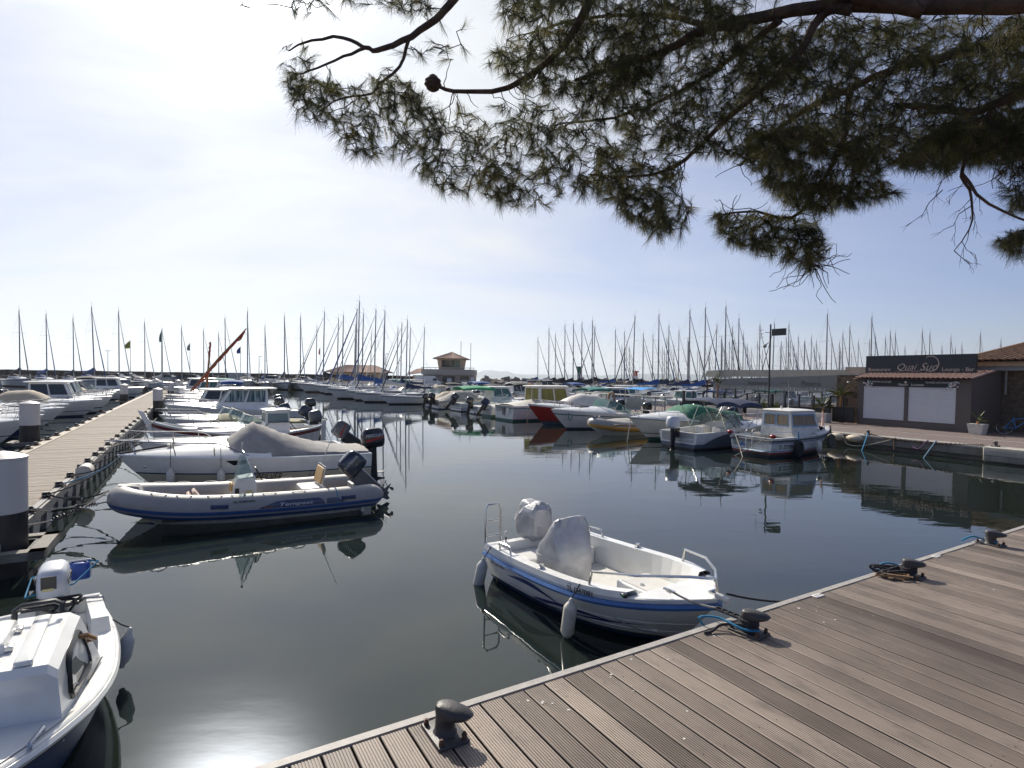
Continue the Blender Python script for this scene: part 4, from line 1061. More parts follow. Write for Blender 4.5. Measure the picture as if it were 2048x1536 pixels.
# ------------------------------------------------------------------ little white cabin boat in the bottom left corner
def cabinboat():
    H = Hull(3.45, 1.88, .74, .50, dr=.3, rake=.4, tw=.82, tm=.42, bp=2.25, sp=1.9, f0=.2, f1=.5, wl=.02)
    r = boat_base('small_cabin_boat', 'small white cabin boat with blue hull bottom and silver outboard, moored at the jetty end', H, [(.90, mk('deep_blue_topsides', (.012, .045, .13), .35)), (1.0, WHITE)], FOULB, .985, .13, .17, .02, strake=WHITE, sr=.03)
    rs = MB()
    H.strip(rs, mk('brown_rubber_strip', (.06, .045, .035), .6), .012, -.062); ob('rubber_strip', rs, r)
    def cbw(x): return lerp(.84, .70, (x - 1.42)/1.0)
    def cy(x, z): return lerp(cbw(x), .69 if x < 2.3 else .67, (z - .58)/.42)
    def sec(x, top=1.0):
        w = cbw(x); h = [(w + .003, .48), (w, .58), (cy(x, top - .05), top - .05), (cy(x, top) - .05, top)]
        return [(x, y, z) for y, z in h] + [(x, 0, top + .03)] + [(x, -y, z) for y, z in h[::-1]]
    cb = MB(); cb.loft([sec(1.42), sec(1.9, 1.02), sec(2.36, 1.0), sec(2.41, .96)], WHITE)
    cab = ob('cabin', cb, r, sharp=25)
    fd = MB(); fd.grid([[(lerp(2.3, 3.38, i/8), y*max(.01, H.b(lerp(2.3, 3.38, i/8)/H.L) - .05), H.zs(lerp(2.3, 3.38, i/8)/H.L) + .02 + .05*(1-y*y)) for y in (-1, -.5, 0, .5, 1)] for i in range(9)], WHITE); ob('foredeck', fd, r)
    for sy in (1, -1): ob('nonskid_patch', MB().box((1.56, sy*.20 - .12, 1.0365), (2.30, sy*.20 + .12, 1.0375), OFFW) if False else MB().bbox((2.16, sy*.22 - .14, 1.016), (2.34, sy*.22 + .14, 1.026), SOLE, .004), cab)
    for sy in (1, -1):
        for xx in (1.70, 2.02): ob('hatch_hinge', MB().bbox((xx, sy*.37 - .02, 1.03), (xx + .07, sy*.37 + .03, 1.062), STEEL, .005), cab)
    for side in (1, -1): ob('deck_cleat', MB().tube([(2.55, side*.62, .66), (2.57, side*.62, .69), (2.73, side*.58, .69), (2.75, side*.58, .66)], .014, STEEL, 6), r)
    ob('cabin_seam', MB().tube([(1.43, -.85, .585), (2.42, -.706, .585), (2.42, .706, .585), (1.43, .85, .585)], .006, RUBBER, 4), cab)
    ht = MB(); ht.bbox((1.62, -.36, 1.025), (2.12, .36, 1.10), WHITE, .03); ht.bbox((1.50, -.62, 1.012), (2.34, -.52, 1.04), WHITE, .012); ht.bbox((1.50, .44, 1.012), (2.34, .54, 1.045), WHITE, .012); ho = ob('roof_hatch', ht, cab)
    lt = MB(); lt.tube([(1.90, .0, 1.10), (1.90, .0, 1.15), (1.93, .05, 1.155)], .014, STEEL, 6); lt.tube([(1.86, -.04, 1.11), (1.94, .04, 1.11)], .016, STEEL, 6); ob('hatch_latch', lt, ho)
    for side in (1, -1):
        w = MB(); z0, z1 = .66, .93
        def sp(x, z): 
            return Vector((x, side*(cy(x, z) + .005), z))
        P = [sp(x, z) for x, z in ((1.66, .72), (1.66, .88), (1.68, .92), (1.73, .94), (2.10, .94), (2.16, .91), (2.19, .86), (2.22, .72), (2.19, .67), (2.14, .65), (1.74, .65), (1.68, .67))]
        w.tube(P, .022, BLK, 6, closed=True); wo_ = ob('window', w, cab)
        g = MB(); g.add(P + [p - Vector((0, side*.006, 0)) for p in P], [tuple(range(12)), tuple(range(23, 11, -1))], GLD); ob('pane', g, wo_)
        hd = MB(); hd.tube([sp(1.56, .80), sp(1.56, .80) + Vector((0, side*.05, 0)), sp(1.72, .90) + Vector((0, side*.05, 0)), sp(1.72, .90)], .02, WOOD, 6); ob('grab_handle', hd, cab)
        hl_ = MB(); q = Vector((1.53, side*.46, 1.04)); hl_.tube([q + Vector((dx, dy, dz)) for dx, dy, dz in ((0, -.14, 0), (-.02, -.14, .07), (-.02, -.10, .10), (-.02, .10, .10), (-.02, .14, .07), (0, .14, 0))], .02, BLK, 6); ob('roof_grip', hl_, cab)
        nl = MB(); nl.box((1.40, side*.72 - .03, .66), (1.52, side*.72 + .03, .73), WHITE2); nl.box((1.42, side*.72 + side*.03 - .01, .67), (1.48, side*.72 + side*.03 + .012, .72), RED if side > 0 else CGRN); ob('navigation_light', nl, r)
    # stern quarters step up, blue board, outboard
    for side in (1, -1):
        q = MB(); q.loft([[(0, side*(H.b(0) - .0), .50), (.75, side*H.b(.17), .50), (.75, side*(H.b(.17) - .16), .50), (0, side*(H.b(0) - .16), .50)], [(0, side*(H.b(0) - .02), .64), (.66, side*(H.b(.15) - .02), .64), (.66, side*(H.b(.15) - .15), .64), (0, side*(H.b(0) - .15), .64)]], WHITE); ob('stern_quarter', q, r)
    tq = MB(); tq.prism([(.74, .5), (.74, .66), (.36, .66), (.28, .60), (-.28, .56), (-.36, .60), (-.74, .66), (-.74, .5)], .0, .05, WHITE, 'x'); ob('transom_top', tq, r)
    bb = MB(); bb.bbox((.52, -.38, .44), (1.04, .56, .50), mk('blue_foam_board', (.06, .16, .42), .6, var=.15), .015); bb.tube([(.6, -.3, .52), (.7, -.1, .53), (.62, .0, .52), (.75, .06, .53), (.66, -.2, .54)], .012, ROPEB, 5); ob('cockpit_board', bb, r)
    m = outboard(r, H, tilt=8, s=.76, cowl=COWLS, leg=GREYP, txt='HONDA', tcol=DGREY, tsize=.10, up=.06, boxy=.5, x=.05, dy=.36)
    mc = MB(); rq = random.Random(2)
    for k in range(7): mc.tube(bez([(.02 + rq.uniform(-.1, .1), rq.uniform(-.2, .2), .60), (.12 + rq.uniform(-.1, .1), rq.uniform(-.25, .25), .70 + rq.uniform(-.1, .1)), (.1, rq.uniform(-.2, .2), .78)], 8), .012, BLK, 5)
    mc.box((-.1, -.22, .70), (.14, .22, .73), DGREY); mc.tube([(.10, .1, .76), (.16, .42, .74), (.16, .42, .70)], .012, STEEL, 5); mc.bbox((-.12, -.12, .52), (.10, .12, .78), GREYP, .03)
    ob('motor_bracket', mc, r, loc=(0, .36, -.08))
    pd = MB(); pd.bbox((-.43, .10, .82), (-.34, .29, 1.0), mk('blue_seat_pad', (.02, .07, .32), .5, var=.1), .03); pd.bbox((-.45, .09, .81), (-.434, .30, 1.01), WHITE2, .008); ob('blue_pad', pd, r, loc=(0, .34, -.10))
    tie = MB(); tie.tube([(.05, -.18, .84), (-.1, .18, .86), (-.40, .36, .98), (-.46, .2, 1.0), (-.3, -.18, .92), (.05, -.18, .84)], .008, ROPEB, 5); ob('blue_lashing', tie, r, loc=(0, .34, -.10))
    st = MB(); st.box((.07, -.06, .775), (.0745, .06, .90), BLK); st.box((.0746, -.05, .76), (.077, .04, .785), YWHT); ob('cowl_sticker', st, r, loc=(.15, .36, .06))
    return r, H
CB, CBH = cabinboat()
place(CB, .80, -5.55, -90 + 3)
f_ = wpt(CB, CBH.at(.55, 1, .0, .05)); fender(f_, wpt(CB, CBH.at(.60, 1, -.13, -.04)), .36, .066, mk('grey_white_fender', (.56, .55, .52), .45), 'grey white fender hanging at the stern of the small cabin boat', None, (-10, 6))
# ------------------------------------------------------------------ floating jetty on the left with its piles and cleats
PONT = mk('jetty_boards', (.185, .15, .115), .8, var=.3, scale=2.2, stretch=(1, 9, 1), bump=.1)
PEDGE = mk('pale_edge_board', (.34, .29, .225), .75, var=.2, scale=3, stretch=(4, 1, 1))
PGREY = mk('weathered_jetty_beam', (.235, .23, .215), .75, var=.2, scale=4, bump=.1, dirt=((.12, .11, .09), 3, .6))
JZ = 0.50
def jetty(name, label, u0, u1, v0, v1, seams=True, step=.145, floats=True):
    t = thing(name, label, 'jetty', W(u0, v0, JZ), TH)
    wd, ln = u1 - u0, v1 - v0
    b = MB(); n = int(ln / step); rj = random.Random(4)
    for i in range(n):
        z = rj.uniform(-.003, .003); b.box((.26, i*step, -.05 + z), (wd - .10, i*step + step - .012, z), PONT)
    ob('walkway', b, t)
    e = MB(); e.box((0, 0, -.05), (.25, ln, .012), PEDGE); e.box((-.04, 0, -.26), (-.002, ln, -.02), PGREY); ob('edge_board', e, t)
    e = MB(); e.box((wd - .095, 0, -.06), (wd, ln, .025), PGREY); e.box((wd + .002, 0, -.14), (wd + .045, ln, .0), PGREY); e.box((wd - .03, 0, -.36), (wd - .002, ln, -.145), FOUL); e.box((0, -.06, -.30), (wd, -.002, .0), PGREY); ob('edge_beam', e, t)
    if floats:
        f = MB(); k = 0.3
        while k < ln - .8:
            f.loft([[(wd - .5, k, -.14), (wd + .03, k, -.14), (wd + .03, k + .55, -.14), (wd - .5, k + .55, -.14)], [(wd - .5, k + .1, -.62), (wd + .0, k + .1, -.62), (wd + .0, k + .48, -.62), (wd - .5, k + .48, -.62)]], GREYP); k += 1.0
        f.box((.3, .05, -.6), (wd - .55, ln - .05, -.16), FOUL)
        ob('float_bracket', f, t)['kind'] = 'stuff'
    return t
jetty('floating_jetty', 'long narrow floating jetty with worn boards and pale edge, running off left', -2.08, 0, -2.75, 73.0)
PW = mk('white_pile_sleeve', (.58, .55, .52), .45, var=.05, scale=2, stretch=(1, 1, .35), dirt=((.36, .32, .28), 3.5, .45)); PBK = mk('black_pile_sleeve', (.018, .016, .017), .45, var=.3, scale=5, stretch=(1, 1, .3), dirt=((.07, .06, .05), 4, .5))
def pile(u, v, top, split, label, r=.285, collar=True):
    t = thing('mooring_pile', label, 'pile', W(u, v, 0), TH, 'black and white piles of the jetty')
    b = MB(); b.lathe([(r*.99, -3), (r*.99, split)], PBK, 40); ob('sleeve', b, t)
    b = MB(); b.lathe([(r, split + .002), (r, top - .03), (r*1.03, top - .028), (r*1.03, top), (r*.6, top + .05), (.02, top + .085)], PW, 40); ob('cap', b, t, sharp=30)
    if collar:
        c = MB(); s = r + .28
        for a in range(4):
            M = Matrix.Rotation(a*pi/2, 4, 'Z'); c.box((-s, r + .10, .30), (s, s, .42), WGREY, M); c.box((-s*.8, r + .03, .34), (s*.8, r + .09, .39), RUBBER, M)
        ob('collar', c, t)
PIL = [(.0, -2.05, 1.69, .90, 'near mooring pile with white cap at the left picture edge, largest of them'), (-2.62, 12.8, 1.75, .98, 'white capped pile left of the jetty between moored bows, second largest'),
       (.30, 31.2, 1.75, .98, 'white capped pile on the right side of the jetty behind the pulpits'), (-2.65, 43.5, 1.75, .98, 'white capped pile halfway along the left side of the jetty'),
       (.30, 55, 1.75, .98, 'white capped pile on the right near the far end of the jetty'), (-2.7, 68, 1.75, .98, 'white capped pile on the left near the far end of the jetty'), (.6, 72, 1.75, .98, 'farthest white capped pile at the right end of the jetty')]
for p in PIL: pile(*p)
ORD = 'first second third fourth fifth sixth seventh eighth ninth tenth eleventh twelfth thirteenth fourteenth fifteenth sixteenth seventeenth eighteenth nineteenth twentieth'.split()
ORD += ['twenty-' + x for x in ORD[:9]] + ['thirtieth'] + ['thirty-' + x for x in ORD[:9]] + ['fortieth'] + ['forty-' + x for x in ORD[:9]] + ['fiftieth'] + ['fifty-' + x for x in ORD[:9]] + ['sixtieth'] + ['sixty-' + x for x in ORD[:9]] + ['seventieth'] + ['seventy-' + x for x in ORD[:9]] + ['eightieth'] + ['eighty-' + x for x in ORD[:9]] + ['ninetieth'] + ['ninety-' + x for x in ORD[:9]]
cl0 = None
def cleat(u, v, label, group):
    global cl0
    if cl0 is None:
        t = thing('cleat', label, 'cleat', group=group); b = MB(); b.lathe([(.05, 0), (.045, .02), (.03, .05), (.055, .085), (.05, .11)], DGREY, 10); b.box((-.09, -.06, 0), (.09, .06, .012), RUST); ob('post', b, t)
        k = MB(); rk_ = random.Random(8)
        for q in range(3): k.tube([(.06*cos(a*.7 + q), .06*sin(a*.7 + q), .03 + .02*q + .012*sin(a*1.3)) for a in range(10)], .014, (BARK_ROPE, ROPEW, BARK_ROPE)[q], 5)
        k.tube([(.05, .02, .05), (.10, .08, .02), (.07, .13, -.06), (.09, .12, -.2)], .012, ROPEW, 5); ob('rope_turns', k, t); cl0 = t
    else: t = copy_tree(cl0)
    t.location = W(u, v, JZ + .02); t.rotation_euler = (0, 0, TH); t['label'] = label; t['group'] = group
vv = [-1.55, -.35, .95, 2.1, 3.3, 4.6, 5.7, 7.0, 8.2, 9.6, 10.8, 12.2, 14, 15.5, 17, 19, 21, 23.4, 26, 29]
for i, v in enumerate(vv): cleat(-.05, v, '%s rope wrapped cleat from the near end on the right jetty edge' % ORD[i], 'cleats on the right edge of the jetty')
for i, v in enumerate([6.8, 8.2, 9.4, 10.4, 12, 13.5, 15.5, 17.5, 19, 21, 23, 26, 29]): cleat(-2.0, v, '%s rope wrapped cleat from the near end on the left jetty edge' % ORD[i], 'cleats on the left edge of the jetty')
fb = MB(); fb.loft([[(x, .16*cos(2*pi*k/20), .16*sin(2*pi*k/20)) for k in range(20)] for x in (-.24, .24)], FENW); 
fb2 = ob('jetty_fender', fb, None, 'stubby cream drum fender strapped to the right edge of the jetty', 'fender', loc=W(.14, 3.9, .55), rz=TH + pi/2)

# ------------------------------------------------------------------ generic boats for the rows
OCC = []     # (u, v, half length, half beam)
def free(u, v, hl=3.3, hbm=1.3): return all(abs(u - a) > hl + c or abs(v - b) > hbm + d for a, b, c, d in OCC)
def cuddy(name, label, L=5.8, B=2.2, bands=None, foul=FOULB, cover=None, bim=None, motor=COWLK, screen=GLC, dk=WHITE, group=None, tilt=10, rail=True, crown=.30, hs=.62, hb=1.0, strake=None, inb=False):
    H = Hull(L, B, hb, hs, dr=.35, rake=L*.16, tw=.9, tm=.38, bp=2.3, sp=1.5, f0=.16, f1=.66, wl=.06)
    r = boat_base(name, label, H, bands or [(.30, WHITE), (.34, NAVY), (1, WHITE)], foul, .46, .16, .30, crown, deckm=dk, strake=strake, group=group, cam=2.4)
    if screen: wscreen(r, H, L*.50, L*.30, .44, .32, .16, screen, .02, crown*.75)
    s = MB(); s.bbox((L*.06, -B*.34, .3), (L*.15, B*.34, .62), OFFW, .03); s.bbox((L*.30, B*.1, .3), (L*.38, B*.3, .85), OFFW, .04); s.bbox((L*.30, -B*.3, .3), (L*.38, -B*.1, .85), OFFW, .04); ob('seats', s, r)
    ht = MB(); ht.bbox((L*.64, -.25, H.zs(.66) + crown*.78), (L*.74, .25, H.zs(.66) + crown*.98), GLD, .02); ob('deck_hatch', ht, r)
    if rail: p = MB(); pulpit(p, H, L*.5, .36, .014, stan=3, over=.15); ob('pulpit', p, r)
    if cover: arch_cover(r, H, .06, L*.60, lambda x: .06 + (.72 if cover[1] else .42) * min(1, (x + .1)/(L*.3))**1.2 * (1 if x < L*.45 else max(0, 1 - (x - L*.45)/(L*.16))**.6), cover[0], 'cockpit_cover', n=20)
    if bim: bimini(r, L*.10, L*.44, B*.86, hs + .1, hs + 1.42, bim)
    if not inb: outboard(r, H, tilt=tilt, s=1.05, cowl=motor, up=.1)
    return r, H
def pilot(name, label, L=6.4, B=2.4, bands=None, foul=FOUL, wm_=GLD, roof=None, canopy=None, group=None, motor=COWLK, cabx=(.36, .68), ch=1.25, frm=BLK, strake=None, tilt=6, frk=.5, rear=0, over=.25, cat='motorboat'):
    H = Hull(L, B, 1.08, .68, dr=.35, rake=L*.13, tw=.92, tm=.4, bp=2.3, sp=1.6, f0=.15, f1=.64, wl=.06)
    r = boat_base(name, label, H, bands or [(.26, WHITE), (.32, NAVY), (1, WHITE)], foul, .70, .17, .32, .18, strake=strake, group=group, cat=cat)
    cabin(r, L*cabx[0], L*cabx[1] + .25, B*.74, B*.60, .70, .70 + ch, WHITE, fr=frk, br=.03, wmat=wm_, wfrac=(.42, .92), side_w=2, front_w=2, over=over, frame=frm, rear_w=rear, roof=roof)
    p = MB(); pulpit(p, H, L*.62, .42, .015, stan=3, over=.12); ob('pulpit', p, r)
    s = MB(); s.bbox((L*.05, -B*.33, .32), (L*.13, B*.33, .66), OFFW, .03); ob('stern_bench', s, r)
    if canopy: bimini(r, .15, L*cabx[0] + .2, B*.8, .75, .72 + ch, canopy)
    outboard(r, H, tilt=tilt, s=1.1, cowl=motor, up=.1)
    return r, H
ST1 = [(.22, WHITE), (.30, BLUE), (1, WHITE)]; ST2 = [(.16, RED), (.5, WHITE), (.55, RED), (1, WHITE)]; ST3 = [(.7, WHITE), (.78, GREENP), (1, WHITE)]; STN = [(.82, NAVY), (1, WHITE)]
# right of the jetty, beyond the wooden boat
B1 = openboat('open_boat', 'low white open boat with clear windscreen and grey outboard behind the wooden boat', 5.4, 2.0, .80, .60, tilt=12, cowl=COWLG, td=.5, crown=.16)[0]; place(B1, 6.9, 13.8, 181)
B2 = openboat('open_boat', 'white open boat with tilted dark outboard and olive cover, next beyond the wooden boat', 6.0, 2.1, .85, .62, tilt=58, cowl=COWLN, td=.55, crown=.2, cover=(mk('olive_canvas', (.20, .19, .11), .85), 4.2, lambda x: .32*max(0, 1 - abs(x - 3.5)/.8)))[0]; place(B2, 7.2, 16.6, 180)
B3 = openboat('open_boat', 'plain white open boat with navy lower band, two along from the pilothouse cruiser', 5.5, 2.0, .82, .62, tilt=20, cowl=COWLN, td=.5, bands=[(.4, NAVY), (1, WHITE)])[0]; place(B3, 6.4, 19.4, 180)
B4 = pilot('pilothouse_cruiser', 'white pilothouse cruiser with long flat roof and striped curtains behind its windows', L=7.4, B=2.6, wm_=CURTB, cabx=(.30, .66), ch=1.28, frk=.9, over=.5, bands=[(.30, WHITE), (.36, NAVY), (1, WHITE)])[0]; place(B4, 8.4, 24.0, 180)
B5 = cuddy('cuddy_cruiser', 'white cuddy cruiser with a clear windscreen beside the striped curtain pilothouse', L=6.2)[0]; place(B5, 7.0, 27.0, 180)
B6 = pilot('pilothouse_cruiser', 'white cruiser with low roof over dark windows beyond the striped curtain pilothouse', L=6.6, ch=1.05, over=.4)[0]; place(B6, 7.3, 30.2, 180)
# latin rigged boat: raked yard with rolled red sail
def lateen():
    H = Hull(5.6, 1.9, .95, .62, rake=.5, tw=.4, tm=.5, bp=2.2)
    r = boat_base('latin_rigged_boat', 'small traditional boat with a rust red sail rolled on its long raked yard', H, [(.75, WHITE2), (.9, WINE), (1, WHITE)], FOULR, .45, .1, .3, .08, cat='sailing boat')
    top, bot = at_D(493, 657, 46.5), at_D(381, 782, 44.5)
    mt, mb_ = at_D(421, 684, 45.5), at_D(412, 770, 45.5)
    place(r, 6.6, 33.8, 180); Mi = (Matrix.Translation(r.location) @ r.rotation_euler.to_matrix().to_4x4()).inverted()
    m = MB(); m.tube([Mi @ mb_ - Vector((0, 0, .8)), Mi @ mt], [.09, .06], WOOD, 8); ob('mast', m, r)
    y = MB(); y.tube([Mi @ bot, (Mi @ bot).lerp(Mi @ top, .5) + Vector((0, 0, .08)), Mi @ top], [.07, .08, .04], WOOD, 8); yo = ob('yard', y, r)
    s = MB(); rs_ = mk('rust_red_sail', (.33, .055, .022), .85, var=.2, scale=6, bump=.3, bscale=10); P, Q = Mi @ bot, Mi @ top
    s.tube([P.lerp(Q, i/30) + Vector((0, 0, -.07 - .05*abs(sin(i*1.1)))) for i in range(1, 30)], [.05 + .05*abs(sin(i*.9)) for i in range(1, 30)], rs_, 7)
    for a, b in ((.14, .34), (.80, .97)): s.tube(bez([P.lerp(Q, a), P.lerp(Q, (a+b)/2) + Vector((0, 0, -.34)), P.lerp(Q, b)], 10), .06, rs_, 6)
    ob('rolled_sail', s, yo); s2 = MB(); a, b = Mi @ mt, Mi @ mb_; s2.tube([a.lerp(b, i/10*.35) + Vector((.03*sin(i*2), 0, 0)) for i in range(11)], [.05 + .05*abs(sin(i*1.3)) for i in range(11)], rs_, 6); ob('furled_mast_sail', s2, r)
lateen()
for u, v in ((3.9, .2), (3.7, 2.5), (3.6, 6.1), (3.9, 10.6), (4, 13.8), (4, 16.6), (4, 19.4), (4.5, 24), (4, 27), (4, 30.2), (4, 33.8)): OCC.append((u, v, 3.2, 1.2))

# ------------------------------------------------------------------ boats along the quay on the right
def fishing727():
    H = Hull(4.85, 2.06, 1.02, .74, dr=.35, rake=.75, tw=.95, tm=.42, bp=2.5, sp=2.2, f0=.14, f1=.62, wl=.10)
    r = boat_base('cabin_fishing_boat', 'white cabin fishing boat with red and blue stripes and curtained windows, by the quay', H,
        [(.16, RED), (.20, WHITE), (.24, BLUE), (.70, WHITE2), (.745, BLUE), (.80, WHITE2), (.825, RED), (1.0, WHITE2)], FOUL, .56, .14, .36, .16, strake=mk('dark_fender_strip', (.05, .05, .055), .6), sr=.035, sdz=-.10, cat='fishing boat', deckm=WHITE2, solem=SOLE)
    fr = mk('pale_blue_frame', (.20, .34, .56), .5)
    cabin(r, 1.45, 3.30, 1.46, 1.26, .70, 1.72, WHITE2, fr=.34, br=.03, wmat=CURT, fth=.03, side_w=1, front_w=2, rear_w=2, wfrac=(.44, .88), frame=fr, over=.08, roof_th=.035, crown=.05)
    t = MB(); 
    for side in (1, -1):
        t.loft([[(3.1, side*.73, .78), (3.95, side*.50, .92), (3.95, side*.44, .93), (3.1, side*.62, .80)], [(3.1, side*.70, 1.10), (3.55, side*.58, 1.10), (3.55, side*.52, 1.10), (3.1, side*.60, 1.10)]], GLD)
    ob('trunk_window', t, r)
    tr = MB(); tr.loft([[(2.9, .60, .80), (4.0, .42, .90), (4.0, -.42, .90), (2.9, -.60, .80)], [(2.9, .58, 1.14), (3.5, .50, 1.14), (3.5, -.50, 1.14), (2.9, -.58, 1.14)]], WHITE2); ob('trunk_cabin', tr, r)
    put_text('TL 727391', .20, BLK, None, r, fn=lambda x, y, z: H.out(.40 + x*.95, .36 + y*1.75, -1, .006 + z), name='registration')
    tx = mk('blue_lettering', (.10, .22, .45), .5)
    Mt = basis((-.006, .72, .62), (0, -1, 0), (0, 0, 1)); put_text('Nauna Dodi', .13, tx, Mt, r, shear=.15, name='boat_name')
    d = MB(); d.add([(-.008, y, z) for y, z in ((.62, .33), (.55, .42), (.44, .46), (.40, .53), (.36, .47), (.22, .42), (.12, .30), (.10, .22), (.17, .28), (.25, .34), (.38, .36), (.48, .34), (.50, .28), (.53, .345))], [tuple(range(14))], tx); ob('dolphin_emblem', d, r)
    ld = MB()
    for y in (-.10, .18): ld.tube([(-.05, y, .28), (-.06, y, .95), (.0, y, 1.02), (.12, y, 1.02)], .016, STEEL, 6)
    for z in (.32, .52, .72): ld.tube([(-.055, -.10, z), (-.055, .18, z)], .014, STEEL, 5)
    ob('stern_ladder', ld, r)
    pf = MB(); pf.bbox((-.34, -.80, .24), (-.005, .12, .27), mk('pale_blue_platform', (.36, .44, .50), .6), .01); ob('swim_platform', pf, r)
    rd = MB(); 
    for y in (1.0, -1.0): rd.ell((-.02, y, .84), (.09, .14, .08), RED, 10, 6)
    ob('corner_bumper', rd, r)
    rl = MB()
    for side in (1, -1): rl.tube([H.at(.05, side, .12, .02), H.at(.1, side, .12, .20), H.at(1.2, side, .12, .20), H.at(1.3, side, .12, .02)], .016, STEEL, 6)
    ob('side_rail', rl, r)
    p = MB()
    for side in (1, -1): p.tube([H.at(3.3, side, .12, .0), H.at(3.5, side, .12, .3), H.at(3.52, side, .12, 0.0)], .014, STEEL, 6)
    ob('foredeck_rail', p, r)
    bx = MB(); bx.lathe([(.05, .9), (.05, 1.25), (.035, 1.26), (.035, 1.52)], mk('orange_white_float', (.75, .20, .08), .5, col2=(.7, .66, .6), scale=4, stretch=(.1, .1, 3)), 10, TM((4.45, .0, .12))); ob('marker_buoy', bx, r)
    an = MB(); an.tube([(2.6, .3, 1.78), (2.56, .3, 2.95)], [.014, .004], OFFW, 6); an.lathe([(.05, 1.76), (.03, 1.86)], OFFW, 8, TM((2.6, .3, 0))); ob('antenna', an, r)
    sl_ = MB(); sl_.lathe([(.04, 0), (.04, .10), (.02, .13)], OFFW, 10, TM((1.9, .1, 1.80))); ob('mast_light', sl_, r)
    return r, H
FB, FBH = fishing727(); place(FB, 21.35, 1.85, -2); OCC.append((23.8, 1.85, 2.8, 1.1))
gf = 'fenders and tyres on the striped cabin fishing boat'
for x, l, m, rr_ in ((1.35, 'dark old tyre fender with blue rope on the striped fishing boat', RUBBER, .17), (3.9, 'brown old tyre fender near the bow of the striped fishing boat', mk('brown_old_rubber', (.10, .085, .07), .8), .16)):
    q = wpt(FB, FBH.at(x, -1, -.10, -.42)); mb = MB(); ring = []
    for a in range(18): ring.append(Vector((rr_*cos(a*pi/9), 0, 1.45*rr_*sin(a*pi/9))))
    mb.tube(ring, .075, m, 8, closed=True); mb.box((-.08, -.05, -.12), (.08, .05, .12), m)
    o = ob('tyre_fender', mb, None, l, 'tyre', gf, loc=q, rz=TH - R(2)); lb = MB(); lb.tube([(0, .06, .85*rr_ + .5), (0, 0, .2)], .022, (ROPEB if x < 2 else BARK_ROPE), 6); ob('lanyard', lb, o)
fender(wpt(FB, FBH.at(2.55, -1, .02, .02)), wpt(FB, FBH.at(2.55, -1, -.12, -.18)), .46, .10, FENW, 'white fender with dark cap amidships on the striped fishing boat', gf)

BB, BBH = cuddy('sport_boat', 'white sport boat with slate blue hull flank, navy bimini and big silver outboard', L=6.3, B=2.3, bands=[(.28, mk('slate_blue', (.09, .12, .17), .3)), (1, WHITE)], foul=FOUL, motor=COWLS, tilt=3, strake=None, hs=.70, hb=1.05, crown=.22)
place(BB, 20.3, 4.65, 2); OCC.append((23.4, 4.6, 3.3, 1.2))
sw = MB()
for side in (1, -1):
    rows = []
    for i in range(13):
        x = lerp(.12, 2.6, i/12); rows.append([BBH.out(x, f, side, .006) for f in (.03, .03 + .40*sin(pi*.5*min(1, i/9)), .03 + .82*sin(pi*.5*min(1, i/9)))])
    sw.grid(rows, mk('slate_blue_flank', (.10, .13, .18), .3))
ob('hull_flank', sw, BB)
bimini(BB, 1.2, 2.6, 2.0, .8, 2.05, CNAV); bimini(BB, 2.7, 4.3, 2.0, .9, 2.0, CNAV)
sh = MB(); rows = []
for i in range(9):
    k = i/8; x = lerp(2.5, 3.9, k); rows.append([(x - .2*(1 - abs(y)), 1.0*y*(1 - .12*k), .85 + (.62*(1 - abs(y)**2.2))*sin(pi*(.5 + .42*k))) for y in (-1, -.85, -.6, -.3, 0, .3, .6, .85, 1)])
sh.grid(rows, VINYL); ob('spray_hood', sh, BB, sharp=80)
fh = MB()
for rw in (rows[0], rows[4]): fh.tube(rw, .018, BLK, 6)
ob('hood_frame', fh, BB)

def greencover():
    H = Hull(6.9, 2.45, 1.12, .80, dr=.4, rake=1.25, tw=.92, tm=.36, bp=2.3, sp=1.5, f0=.15, f1=.7, wl=.10)
    r = boat_base('express_cruiser', 'white cruiser with dark green cockpit cover, bow pointing out over the water', H, [(.22, WHITE), (.26, BLK), (1.0, OFFW)], GREENP, .50, .17, .4, .42, strake=mk('grey_gunwale_strip', (.22, .22, .23), .5), sr=.025, sdz=-.04, cam=2.6, cp=.95)
    arch_cover(r, H, .1, 4.1, lambda x: .28 + .46*min(1, (4.1 - x)/.9)**.8 * (1 if x > 2.4 else max(.35, x/2.4)), CGRN, 'cockpit_cover', n=26, pw=4.0, out=-.06, lip=.05)
    p = MB(); pulpit(p, H, 2.9, .38, .015, stan=4, over=.2); ob('pulpit', p, r)
    ft_ = MB(); ft_.tube([(2.2, s_*1.05, .9) for s_ in (1,)] + [(1.5, 1.0, 1.7)], .02, STEEL, 6); ft_.tube([(2.2, -1.05, .9), (1.5, -1.0, 1.7)], .02, STEEL, 6); ob('cover_strut', ft_, r)
    em = MB()
    for side in (1, -1): em.add([H.out(x, f, side, .006) for x, f in ((4.75, .42), (4.62, .42), (4.60, .52), (4.66, .48), (4.70, .54), (4.76, .50))], [(0, 1, 2, 3, 4, 5)], BLUE)
    ob('hull_emblem', em, r)
    outboard(r, H, tilt=5, s=1.1, up=.1); return r, H
GC, GCH = greencover(); place(GC, 27.05, 7.55, 180); OCC.append((23.6, 7.5, 3.5, 1.3))
rb_, rbH, rtb, ron, _, _ = rib(L=4.7, B=2.0, r=.25, label='white and grey inflatable with a broad orange band between two cruisers', bandm=YELL, zt=.42)
place(rb_, 24.5, 10.1, 180); OCC.append((22, 10.1, 2.4, 1.1))
